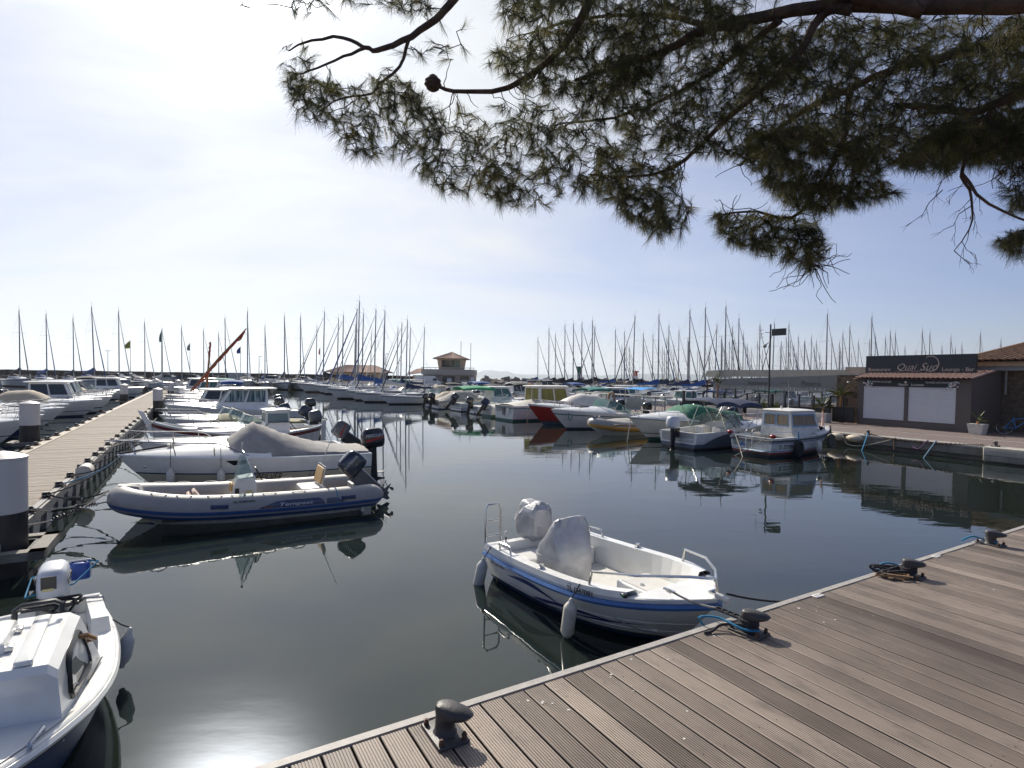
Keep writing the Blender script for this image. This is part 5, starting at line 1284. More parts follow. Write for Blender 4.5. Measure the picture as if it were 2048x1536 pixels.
rg = MB(); rg.grid([[ron(x, a, 1, .012) for a in (8, 14, 20)] for x in (0, .5, 1, 1.5, 2, 2.5, 3, 3.4, 3.7)], WINE); rg.grid([[ron(x, a, -1, .012) for a in (8, 14, 20)] for x in (0, .5, 1, 1.5, 2, 2.5, 3, 3.4, 3.7)], WINE); ob('tube_stripe', rg, rtb)
cv = MB(); cv.grid([[(x, y*.95, .62 + .24*(1 - y*y)*sin(pi*min(1, max(0, (x + .1)/4.6)))) for y in (-1, -.7, -.35, 0, .35, .7, 1)] for x in (.1, .7, 1.4, 2.1, 2.8, 3.4, 3.9)], CGRY); ob('cover', cv, rb_, sharp=80)
ak = MB(); rq = random.Random(6)
for k in range(8): ak.tube(bez([(4.2 + rq.uniform(-.3, .3), rq.uniform(-.3, .3), .85), (4.3 + rq.uniform(-.3, .3), rq.uniform(-.3, .3), .98), (4.4 + rq.uniform(-.3, .2), rq.uniform(-.3, .3), .82)], 8), .025, (STEEL, FENW, BARK_ROPE)[k % 3], 6)
ob('anchor_gear', ak, rb_)
WC, WCH = cuddy('express_cruiser', 'white cruiser with teal waterline and green tinted windscreen, bow pointing out', L=6.9, B=2.4, bands=[(.74, WHITE), (.80, GREENP), (1, WHITE)], foul=mk('teal_navy_bottom', (.012, .06, .09), .6), screen=GLG, hs=.78, hb=1.15, crown=.34, rail=True)
place(WC, 26.6, 13.5, 180); OCC.append((23.1, 13.5, 3.5, 1.3))
rbk = MB(); M = WCH.out(5.9, .70, 1, .03); rbk.tube([M + Vector((.13*cos(a*pi/6), .02, .24*sin(a*pi/6))) for a in range(12)], .022, CTEAL, 6, closed=True); ob('coiled_line', rbk, WC)
RH, RHH = cuddy('express_cruiser', 'dark red hulled cruiser with a pale covered windscreen, bow pointing out', L=7.0, B=2.4, bands=[(.14, FOULB), (.93, RED), (1, WHITE)], foul=FOULB, hs=.80, hb=1.3, crown=.30, screen=None, dk=WHITE)
place(RH, 27.0, 16.5, 180); OCC.append((23.5, 16.5, 3.5, 1.3))
arch_cover(RH, RHH, 1.2, 4.4, lambda x: .30 + .55*min(1, (4.4 - x)/1.3)**.7*min(1, (x - .6)/1.2), mk('pale_weathered_canvas', (.56, .52, .47), .6, var=.1, scale=4), 'windscreen_cover', pw=2.2, out=-.2, lip=.1)
rs_ = MB()
for side in (1, -1): rs_.grid([[RHH.at(x, side, .30, .16), RHH.at(x, side, .38, .30)] for x in (2.2, 3.0, 3.8, 4.4)], RED)
ob('coaming_stripe', rs_, RH)
def trawler():
    H = Hull(7.2, 2.6, 1.35, 1.0, dr=.5, rake=.8, tw=.94, tm=.45, bp=2.4, sp=2, f0=.10, f1=.55, wl=.10)
    r = boat_base('trawler_yacht', 'boxy white trawler with broad stern and olive curtained wheelhouse windows', H, [(.80, WHITE2), (.86, CTEAL), (1, WHITE2)], GREENP, .62, .16, .6, .2, deckm=WHITE2)
    cabin(r, 2.2, 4.9, 2.0, 1.8, .95, 2.25, WHITE2, fr=.35, br=.02, wmat=CURTG, side_w=2, front_w=2, rear_w=2, wfrac=(.30, .92), frame=GREYP, over=.18, roof_th=.07)
    cv = MB(); cv.grid([[(x, y, .98 + (.10 + .34*(x/2.3))*(1 - abs(y/1.2)**2.2)) for y in (-1.2, -.9, -.5, 0, .5, .9, 1.2)] for x in (.15, .8, 1.5, 2.3)], FENW); ob('cockpit_awning', cv, r, sharp=70)
    ld = MB()
    for y in (-.1, .12): ld.tube([(-.03, y, .35), (-.03, y, .85)], .02, RUST, 6)
    for z in (.42, .55, .68): ld.tube([(-.03, -.1, z), (-.03, .12, z)], .016, RUST, 5)
    ob('stern_ladder', ld, r); pl = MB(); pl.bbox((-.03, -.62, .42), (-.002, -.36, .86), OFFW, .01); ob('stern_plate', pl, r)
    return r
place(trawler(), 20.4, 20.2, 2); OCC.append((24, 20.2, 3.6, 1.4))
D1 = openboat('covered_dinghy', 'small white dinghy under a pale cover with blue topped outboard', 4.4, 1.9, .75, .62, tilt=35, cowl=CNAV, foul=GREENP, screen=False, rails=False, bands=[(.25, GREENP), (.35, OFFW), (1, WHITE2)], cover=(FENW, 4.0, lambda x: .20 + .12*min(1, x/2)))[0]; place(D1, 20.7, 23.4, 0); OCC.append((22.8, 23.4, 2.4, 1.1))
D2 = cuddy('cuddy_cruiser', 'white cuddy cruiser squeezed between the dinghy and the green canopied pilothouse', L=6)[0]; place(D2, 21, 26.3, 0); OCC.append((24, 26.3, 3.2, 1.2))
PB = pilot('pilothouse_cruiser', 'white pilothouse boat with bright green canopy over its cockpit', L=7.2, B=2.6, wm_=GLG, canopy=mk('bright_green_canvas', (.02, .26, .12), .8), motor=COWLN, tilt=40, cabx=(.42, .70), ch=1.3, frk=.7)
put_text('TL C91104', .24, BLK, None, PB[0], fn=lambda x, y, z: PB[1].out(.55 + x, .35 + y*1.4, -1, .006 + z), name='registration')
place(PB[0], 21.2, 30.0, 0); OCC.append((24.7, 30, 3.6, 1.4))

# generic prototypes, copied along the rows
PRO = []
def proto(fn, desc, *a, **k):
    r = fn(*a, **k)[0]; r.location = (0, -60, -20); PRO.append((r, desc))
proto(cuddy, 'white cuddy boat with bare windscreen', 'cuddy_boat', 'x', L=5.8)
proto(cuddy, 'white cuddy boat with blue bimini', 'cuddy_boat', 'x', L=6.2, bim=CBLU, bands=ST1)
proto(cuddy, 'white cuddy boat under a beige cover', 'cuddy_boat', 'x', L=6.0, cover=(CBEI, 1), screen=None)
proto(cuddy, 'white cuddy boat under a dark blue cover', 'cuddy_boat', 'x', L=5.6, cover=(CNAV, 0), screen=None, bands=STN)
proto(pilot, 'white pilothouse boat with dark windows', 'pilothouse_boat', 'x')
proto(pilot, 'white red striped pilothouse boat with green windows', 'pilothouse_boat', 'x', bands=ST2, wm_=GLG, L=6.0)
proto(openboat, 'low open white boat with tilted outboard', 'open_boat', 'x', tilt=50, L=5.2)
proto(cuddy, 'cream cuddy boat under a grey cover', 'cuddy_boat', 'x', L=6.4, cover=(CGRY, 1), screen=None, dk=OFFW, bands=[(1, OFFW)])
proto(cuddy, 'white cuddy boat with black bimini', 'cuddy_boat', 'x', L=6.4, bim=CBLK)
proto(pilot, 'white pilothouse boat with teal canopy', 'pilothouse_boat', 'x', canopy=CTEAL, L=6.8)
USED = set()
def put_generic(k, u, v, deg, where, group, s=None):
    p, desc = PRO[k]
    o = copy_tree(p)
    lab = desc + ', ' + where
    o['label'] = lab; o['group'] = group; assert 4 <= len(lab.split()) <= 16, lab
    place(o, u, v, deg, s=s); return o
rg_ = random.Random(21)
def row(vs, ustern, deg0, where, group, L=6.2, ks=None, jit=.35, smin=.9, smax=1.08, mix=False):
    n = 0; us0 = ustern
    for v in vs:
        deg = deg0; ustern = us0
        if mix and rg_.random() < .55: deg = 180 - deg0; ustern = us0 + (L if deg0 == 0 else -L)
        k = rg_.choice(ks or range(len(PRO))); s = rg_.uniform(smin, smax)
        d = rg_.uniform(-jit, jit); u = ustern + d
        uc = u + (L*s/2 if abs(deg) < 90 else -L*s/2)
        if not free(uc, v, 3.0, 1.1): continue
        OCC.append((uc, v, 3.0, 1.1))
        put_generic(k, u, v + rg_.uniform(-.15, .15), deg + rg_.uniform(-2.5, 2.5), where % ORD[n], group, s); n += 1
def fr(a, b, st):
    o = []; x = a
    while x < b: o.append(x); x += st
    return o
row(fr(36.8, 72, 2.75), 7.0, 180, '%s beyond the rust red sail', 'boats moored right of the jetty')
row(fr(5.2, 20, 2.6), -9.0, 0, '%s along the jetty\'s near left side', 'boats moored left of the jetty', ks=[0, 3, 6, 0, 2, 6])
row(fr(20.8, 72, 2.7), -9.3, 0, '%s along the jetty\'s left side', 'boats moored left of the jetty', ks=[0, 1, 2, 3, 7, 0, 6, 8, 4, 5])
row(fr(33.4, 48, 2.8), 21.0, 0, '%s beyond the green canopied pilothouse', 'boats beyond the green canopied pilothouse', ks=[0, 1, 6, 7, 2], mix=True)
jetty('floating_jetty', 'second floating jetty behind the boats moored along the right side', 28.2, 30.0, 25, 92, floats=False)
row(fr(26, 94, 2.8), 30.8, 0, '%s behind the second jetty', 'boats on the far side of the second jetty')
row(fr(24, 92, 2.9), 47.5, 180, '%s before the third jetty', 'boats of the row behind the second jetty')
jetty('floating_jetty', 'third floating jetty hidden among the boats at the back right', 48.3, 50.0, 22, 80, floats=False)
proto(pilot, 'tall white motor yacht with dark windows', 'motor_yacht', 'x', L=9.2, B=3.2, ch=1.9, frk=1.2, over=.6, cabx=(.25, .66), cat='motor yacht')
proto(pilot, 'tall white motor yacht with black canopy', 'motor_yacht', 'x', L=9.0, B=3.1, ch=1.8, frk=1.0, over=.4, cabx=(.34, .68), canopy=CBLK, cat='motor yacht')
row(fr(25, 62, 3.6), 37.6, 0, '%s in the gap behind the second jetty row', 'tall motor yachts', L=9, ks=[9, 10], smin=1.0, smax=1.15)
# ------------------------------------------------------------------ sailing yachts
def yacht(label, cover, furl, L=8.6, Hm=11.0, stripe=NAVY, foul=FOUL):
    H = Hull(L, 2.75, 1.25, .95, dr=.3, rake=1.2, tw=.62, tm=.46, bp=1.9, sp=1.6, f0=.34, f1=.6, wl=.12)
    r = boat_base('sailing_yacht', label, H, [(.78, WHITE), (.85, stripe), (1, WHITE)], foul, .34, .3, .55, .14, cat='sailing yacht')
    c = MB(); c.loft([[(2.9, .85, 1.0), (6.6, .40, 1.22), (6.6, -.40, 1.22), (2.9, -.85, 1.0)], [(2.95, .72, 1.42), (6.0, .38, 1.38), (6.0, -.38, 1.38), (2.95, -.72, 1.42)]], WHITE); co = ob('coachroof', c, r)
    w = MB()
    for side in (1, -1): w.add([(x, side*y, z) for x, y, z in ((3.2, .815, 1.16), (5.4, .545, 1.21), (5.3, .52, 1.31), (3.25, .775, 1.32))], [(0, 1, 2, 3)], GLD)
    ob('window', w, co)
    mx = L*.60; m = MB(); m.tube([(mx, 0, 1.2), (mx - .05, 0, Hm*.6), (mx - .12, 0, Hm)], [.088, .080, .055], ALU, 8); mo = ob('mast', m, r)
    m2 = MB(); m2.tube([(mx - .12, 0, Hm), (mx - .12, 0, Hm + .7)], .012, BLK, 4); m2.tube([(mx - .12, 0, Hm + .05), (mx + .25, 0, Hm + .12), (mx + .3, .12, Hm + .14)], .012, BLK, 4); ob('masthead_vane', m2, mo)
    for z in (Hm*.45, Hm*.70):
        s = MB(); s.tube([(mx - .25, -.75, z), (mx - .05, 0, z + .06), (mx - .25, .75, z)], .014, ALU, 5); ob('spreader', s, mo)
    st = MB()
    for side in (1, -1):
        st.tube([(mx - .2, side*1.25, 1.0), (mx - .25, side*.75, Hm*.45), (mx - .25, side*.75, Hm*.7), (mx - .12, 0, Hm*.97)], .0045, ALU, 4)
        st.tube([(.15, side*.6, 1.0), (mx - .12, 0, Hm)], .0045, ALU, 4)
    st.tube([(L - .05, 0, 1.28), (mx - .1, 0, Hm*.96)], .005, ALU, 4); ob('rigging', st, r)
    if furl: f = MB(); P, Q = Vector((L - .1, 0, 1.55)), Vector((mx + .02, 0, Hm*.93)); f.tube([P, P.lerp(Q, .15), P.lerp(Q, .6), Q], [.04, .07, .05, .022], furl, 6); ob('furled_jib', f, r)
    b = MB(); b.tube([(mx - .1, 0, 2.15), (mx - 3.6, 0, 2.05)], .05, ALU, 6); bo = ob('boom', b, r)
    if cover:
        c = MB(); rows = []
        for i in range(11):
            k = i/10; x = mx + .05 - 3.6*k; h = .62*(1 - k)**2.2 + .24; rows.append([(x, y*(.14 + .06*(1 - k)), 2.03 + h*q) for y, q in ((-.4, 0), (-1, .25), (-.7, .6), (0, 1), (.7, .6), (1, .25), (.4, 0))])
        c.grid(rows, cover); ob('sail_cover', c, bo, sharp=70)
    p = MB(); pulpit(p, H, L*.86, .55, .016, stan=1, over=.05)
    for side in (1, -1): p.tube([H.at(x, side, .08, .55) for x in (.3, 2, 4, 6, 7.4)], .008, STEEL, 4); 
    for side in (1, -1):
        for x in (.3, 2, 4, 6): p.tube([H.at(x, side, .08), H.at(x, side, .08, .55)], .012, STEEL, 4)
    ob('guard_rail', p, r)
    hd = MB(); hd.grid([[(2.75 + .5*k, y*.8, 1.40 + .45*(1 - y*y*.7)*sin(pi*(.5 + .45*k))) for y in (-1, -.6, 0, .6, 1)] for k in (0, .5, 1)], cover or CGRY); ob('spray_hood', hd, r, sharp=80)
    r.location = (0, -80, -30); return r
YP = [(yacht('x', CBLU, CBLU), 'blue sail cover'), (yacht('x', CNAV, CNAV, stripe=BLUE), 'navy sail cover'), (yacht('x', None, FENW), 'bare boom'), (yacht('x', CBLK, CBLK, stripe=WINE, foul=FOULR), 'black sail cover'), (yacht('x', FENW, CNAV), 'white sail cover')]
def hor(x): return 753 + .0157*(x - 1024)
ry = random.Random(17)
def put_yacht(x, y, D, deg, k, label, group, heel=0.0):
    p = at_D(x, y, D); s = p.z / 11.0; o = copy_tree(YP[k][0])
    o['label'] = label; o['group'] = group; a = TH + R(deg)
    mxl = (8.6*.60 - .12) * s
    o.location = (p.x - cos(a)*mxl, p.y - sin(a)*mxl, 0); o.rotation_euler = (R(heel), 0, a); o.scale = (s, s, s)
    return UV(p)
LFT = [(38, 620), (92, 628), (146, 635), (188, 614), (237, 622), (289, 644), (324, 657), (363, 654), (407, 659), (437, 666), (450, 636), (495, 623), (530, 651), (569, 632), (601, 633)]
for i, (x, y) in enumerate(LFT):
    k = (3, 0, 1, 0, 2, 2, 4, 1, 2, 4, 2, 2, 0, 1, 2)[i]
    D = 92 + (i % 3)*1.5 if i < 11 else 98
    if x in (437, 363, 407): D = 86
    put_yacht(x, y, D, -62 if i < 11 else -88, k, 'yacht with %s, %s from the left along the sea wall' % (YP[k][1], ORD[i]), 'yachts moored along the sea wall', heel=(0, 0, 0, 1.5, 0, 0, 0, 0, 0, 0, 0, 0, 0, 0, 0)[i])
MID = [(634, 653, 104, 2), (649, 624, 88, 3), (677, 637, 84.5, 0), (687, 631, 81, 0), (711, 650, 77.5, 4), (714, 619, 74, 2), (719, 603, 66.5, 0), (727, 627, 70, 2), (743, 666, 96, 2), (752, 620, 63, 0), (770, 622, 59.5, 4), (768, 655, 92, 2), (796, 655, 88, 2), (804, 646, 72, 1), (815, 640, 56, 1), (821, 656, 68, 2), (849, 655, 84, 2)]
for i, (x, y, D, k) in enumerate(MID):
    u, v = put_yacht(x, y, D, 180, k, 'yacht with %s, %s mast from the left in the middle cluster' % (YP[k][1], ORD[i]), 'yachts in the middle cluster'); OCC.append((u, v, 4.2, 1.2))
RGT = [(1076, 675), (1098, 657), (1111, 669), (1130, 650), (1147, 648), (1164, 646), (1185, 641), (1190, 653), (1231, 660), (1249, 664), (1270, 632), (1287, 667), (1306, 669), (1318, 629), (1338, 651), (1337, 676), (1358, 660), (1380, 620), (1400, 703), (1411, 616), (1420, 692), (1434, 650), (1452, 613), (1459, 684), (1465, 654), (1468, 685), (1478, 637), (1487, 667), (1495, 689), (1515, 682), (1520, 649), (1549, 647), (1573, 675), (1578, 649), (1588, 691), (1597, 673), (1609, 684), (1623, 674), (1640, 705), (1655, 628), (1664, 680), (1680, 703), (1686, 665), (1700, 652), (1717, 682), (1739, 680), (1744, 634), (1751, 673), (1771, 675), (1781, 663), (1791, 667), (1810, 693), (1832, 703), (1845, 662), (1860, 666), (1884, 692), (1902, 674), (1911, 696), (1924, 689), (1961, 667), (2002, 680)]
ry0 = random.Random(44)
RGT = sorted(RGT + [(ry0.randint(1215, 1730), ry0.randint(676, 708)) for _ in range(34)])
for i, (x, y) in enumerate(RGT):
    best = None
    for q in range(40):
        Hh = ry.uniform(9.2, 14.2) if y < 672 else ry.uniform(9.5, 16.5)
        D = 1120*(Hh - 2.95)/(hor(x) - y)
        if D < 60 or D > 260: continue
        u, v = UV(at_D(x, y, D))
        if v < -30 and False: continue
        c = sum(max(0, 1 - abs(u - a)/(4.4 + c_)) * max(0, 1 - abs(v - b)/(1.3 + d)) for a, b, c_, d in OCC) + abs(Hh - 11.5)*.004 + (3 if u < 51 else 0)
        if best is None or c < best[0]: best = (c, D, u, v)
    deg = 180 if x in (1270, 1190, 1434, 1549) else 0
    k = ry.choice((0, 1, 1, 3, 3, 2, 2, 4)); k = {1338: 1, 1190: 3, 1231: 0, 1185: 3, 1270: 3, 1318: 0, 1380: 1, 1411: 0}.get(x, k)
    if best is None: best = (0, 220, *UV(at_D(x, y, 220)))
    put_yacht(x, y, best[1], deg, k, 'yacht with %s, %s mast counted left to right beyond the office' % (YP[k][1], ORD[i]), 'yachts in the right hand group'); OCC.append((best[2], best[3], 4.2, 1.2))
row(fr(20, 72, 3.0), 50.8, 0, '%s behind the third jetty', 'motorboats behind the third jetty')
# prototypes were only patterns for the copies
def drop(o):
    for c in list(o.children): drop(c)
    bpy.data.objects.remove(o)
for p, _ in PRO + YP: drop(p)
# ------------------------------------------------------------------ buildings and quay furniture (quay frame: x along u, y along v, z up from the pavement)
def qthing(name, label, cat, u, v, group=None, rz=0.0): return thing(name, label, cat, W(u, v, QZ), TH + R(rz), group)
CLAD = mk('grey_brown_cladding', (.115, .098, .088), .75, var=.18, scale=3, stretch=(1, 1, 14), bump=.1)
SHUT = mk('white_roller_shutter', (.62, .62, .64), .5, var=.03, scale=2)
SIGN = mk('charcoal_sign', (.020, .022, .030), .45, var=.1, scale=3)
LETT = mk('beige_lettering', (.46, .40, .34), .5)
LETW = mk('white_lettering', (.70, .70, .70), .5)
def tile_mat(name, c1, c2, sc):
    return mk(name, c1, .85, col2=c2, scale=sc, bump=.2, bscale=20)
TERR = tile_mat('terracotta_tiles', (.22, .115, .085), (.42, .28, .22), 7)
TERRB = tile_mat('weathered_brown_tiles', (.085, .05, .032), (.27, .16, .09), 6)
PLAS = mk('ochre_render', (.52, .38, .25), .85, var=.1, scale=2, bump=.1)
PLASD = mk('brown_render', (.33, .27, .22), .85, var=.12, scale=2)
def tiled(mb, p00, p10, p01, p11, m, pitch=.22, r=.07, lift=.0):
    """roof slope of half round tiles: rows run from the eave (p00-p10) up to the ridge (p01-p11)"""
    a, b, c, d = map(Vector, (p00, p10, p01, p11)); n = max(2, int((b - a).length / pitch)); nr = (b - a).cross(c - a).normalized()
    if nr.z < 0: nr = -nr
    S = 8; lo, hi = [], []
    for i in range(n * S + 1):
        k = i / (n * S); h = r * abs(sin(pi * i / S)) + (.0 if (i // S) % 1 == 0 else 0)
        lo.append(a.lerp(b, k) + nr * h); hi.append(c.lerp(d, k) + nr * h)
    mb.grid([lo, hi], m)
    mb.grid([[p - nr*.05 for p in (a, b)], [p - nr*.05 for p in (c, d)]], m)
# ---- ice cream kiosk with the restaurant sign above
def kiosk():
    t = qthing('kiosk', 'low kiosk with two white roller shutters, pink tiled lean-to roof and restaurant sign', 'kiosk', 35.0, 0.0)
    V1, DP, He, Hr = 5.3, 3.3, 2.62, 3.08
    b = MB()
    b.box((0, 0, 0), (.10, .62, He - .02), CLAD); b.box((0, V1 - .28, 0), (.10, V1, He - .02), CLAD); b.box((0, 2.75, 0), (.10, 2.93, He - .4), CLAD); b.box((0.002, .625, 0), (.10, V1 - .285, .36), CLAD); b.box((0.002, .625, He - .46), (.10, V1 - .285, He - .02), CLAD)
    b.loft([[(.102, 0, 0), (DP, 0, 0), (DP, .08, 0), (.102, .08, 0)], [(.102, 0, He), (DP, 0, Hr), (DP, .08, Hr), (.102, .08, He)]], CLAD)
    b.loft([[(.102, V1 - .08, 0), (DP, V1 - .08, 0), (DP, V1, 0), (.102, V1, 0)], [(.102, V1 - .08, He), (DP, V1 - .08, Hr), (DP, V1, Hr), (.102, V1, He)]], CLAD)
    b.box((DP + .002, 0, 0), (DP + .08, V1, Hr), CLAD)
    ob('wall', b, t)
    for a, c in ((.64, 2.74), (2.94, V1 - .29)):
        s = MB(); rows = []; z = .365
        while z < He - .47: rows += [(.058, z), (.032, z + .012), (.032, z + .088)]; z += .10
        s.grid([[(x, a, z) for x, z in rows], [(x, c, z) for x, z in rows]], SHUT); so_ = ob('roller_shutter', s, t, sharp=10)
        f = MB(); f.box((.02, a - .02, .30), (.06, c + .02, .362), GREYP); ob('bottom_rail', f, so_)
    r = MB(); tiled(r, (-.30, -.12, He - .03), (-.30, V1 + .15, He - .03), (DP - .9, -.12, Hr - .05), (DP - .9, V1 + .15, Hr - .05), TERR, .21, .07); ob('roof', r, t, sharp=60)
    bd = MB(); bd.box((-.035, .55, He - .47), (-.004, V1 - .35, He - .08), mk('black_banner', (.012, .016, .022), .5)); bo = ob('banner', bd, t)
    def wr(txt, v, z, size, parent, m=LETW, x=-.040, shear=0, space=1.0, name='lettering', offset=0.0): return put_text(txt, size, m, basis((x, v, z), (0, -1, 0), (0, 0, 1)), parent, shear=shear, space=space, name=name, offset=offset)
    wr('MAÎTRE GLACIER', 4.55, He - .26, .13, bo); wr('Maison   Lecomte', 3.25, He - .40, .17, bo, shear=.2); wr('GLACES ARTISANALES', 1.95, He - .26, .125, bo)
    ic = MB(); M = Matrix.Translation((-.05, 2.86, He - .28)); ic.lathe([(.005, -.10), (.05, .02)], TAN, 10, M); ic.ell((-.05, 2.86, He - .22), (.04, .07, .07), LETW); ob('ice_cone_emblem', ic, bo)
    fl = MB(); rq = random.Random(3); pal = (LETW, mk('pale_teal', (.30, .42, .42), .6), mk('pale_pink', (.55, .42, .42), .6))
    for cy in (4.75, .78):
        for k in range(16): fl.ell((-.042, cy + rq.gauss(0, .12), He - .30 + rq.gauss(0, .10)), (.006, .055, .05), pal[k % 3], 8, 4)
    ob('flower_decoration', fl, bo)
    # restaurant sign over the roof
    sg = MB(); x = 1.35; sg.box((x, .35, Hr - .34), (x + .12, V1 + .35, Hr + .80), SIGN); so_ = ob('sign_board', sg, t)
    wr('Restaurant', 5.50, Hr - .07, .27, so_, LETT, x - .006); wr('Lounge - Bar', 1.84, Hr - .07, .27, so_, LETT, x - .006)
    wr('Quai', 4.05, Hr + .0, .50, so_, LETT, x - .007, shear=.42, name='script_lettering', offset=-.004); wr('Sud', 2.88, Hr - .02, .56, so_, LETT, x - .007, shear=.42, name='script_lettering', offset=-.004)
    rg = MB(); P = []
    for k in range(30): a = -.9*pi + 1.62*pi*k/29; P.append((x - .012, 2.36 - .38*cos(a), Hr + .32 + .40*sin(a)))
    rg.tube(P, [.004 + .022*sin(pi*k/29) for k in range(30)], LETT, 5); ob('sign_ring', rg, so_)
    bl = MB(); bl.tube([(x - .01, 4.15 - 1.6*k/12, Hr - .06 - .02*sin(k)) for k in range(13)], [.002 + .012*sin(pi*k/12) for k in range(13)], LETT, 4); ob('sign_flourish', bl, so_)
    return t
kiosk()
# ---- restaurant building behind
def restaurant():
    t = qthing('restaurant_building', 'ochre restaurant building with weathered brown tiled roof behind the kiosk', 'building', 38.3, -11.1)
    b = MB(); b.box((0.2, 0, 0), (9, 17.6, 3.05), mk('dim_stone_wall', (.15, .115, .08), .9, var=.4, scale=5, bump=.4, bscale=10)); ob('wall', b, t)
    f = MB(); f.box((-.75, -.5, 3.28), (9.6, 12.6, 3.52), PLAS); f.box((-.60, -.3, 3.06), (9.4, 12.4, 3.275), GREYP); ob('cornice', f, t)
    r = MB(); E = 3.54; A, B_, C_, D_ = (-1.0, -.8, E), (-1.0, 12.8, E), (3.2, 3.5, 5.15), (3.2, 9.2, 5.15)
    tiled(r, A, B_, C_, D_, TERRB, .30, .10); tiled(r, B_, (9.8, 12.8, E), D_, (6, 9.2, 5.15), TERRB, .30, .10); r.tube([C_, D_], .12, TERRB, 8); r.tube([B_, D_], .11, TERRB, 8); r.tube([A, C_], .11, TERRB, 8)
    ob('roof', r, t, sharp=60)
    s = MB(); s.box((-.05, 12.9, 2.7), (1.2, 17.7, 2.85), GREYP); ob('flat_roof_edge', s, t)
    d = MB(); d.bbox((-.30, 6.4, 0), (.10, 7.3, 1.85), WGREY, .02); d.bbox((-.30, 7.6, 0), (.12, 8.4, 1.85), WOOD, .02); ob('shutter_door', d, t)
    p = MB(); p.tube([(-.1, 10.9, 1.85), (-.1, 10.9, 3.1)], .05, GREYP, 8); ob('downpipe', p, t)
    v = MB(); v.bbox((-.25, 11.15, 2.35), (.1, 12.1, 3.0), BLK, .02); ob('air_unit', v, t)
    lm = MB(); lm.tube(bez([(-.7, 12.4, 3.45), (-1.1, 12.2, 3.55), (-1.5, 11.9, 3.45), (-1.62, 11.8, 3.25)], 10), .025, GREYP, 6); lm.lathe([(.11, -.12), (.05, 0)], GREYP, 10, TM((-1.62, 11.8, 3.28))); ob('wall_lamp', lm, t)
restaurant()
def umbrella(u, v):
    t = qthing('parasol', 'pale folded down parasol edge at the right picture border', 'parasol', u, v)
    m = MB(); rows = []
    for k in range(9): a = 2*pi*k/8; rows.append([(0, 0, 2.5), (.7*cos(a), .7*sin(a), 2.28), (1.3*cos(a), 1.3*sin(a), 2.02), (1.3*cos(a), 1.3*sin(a), 1.92)])
    m.grid(rows, FENW); ob('canopy', m, t, sharp=20); p = MB(); p.tube([(0, 0, 0), (0, 0, 2.55)], .025, STEEL, 6); p.lathe([(.25, 0), (.25, .07), (.04, .1)], GREYP, 12); ob('pole', p, t)
umbrella(36.2, -4.4)
def pillar():
    t = qthing('stone_pillar', 'rough brown stone pillar between the tent and the kiosk', 'pillar', 35.5, 5.55)
    b = MB(); b.box((0, 0, 0), (2.4, 1.25, 2.75), STONE); ob('shaft', b, t); c = MB(); c.box((-.08, -.06, 2.755), (2.5, 1.30, 2.86), CONC); c.box((.9, .15, 2.865), (2.4, 1.3, 3.25), PLASD); ob('cap', c, t)
    l = MB(); l.ell((-.07, .55, 2.35), (.07, .09, .06), OFFW); ob('lamp', l, t)
pillar()
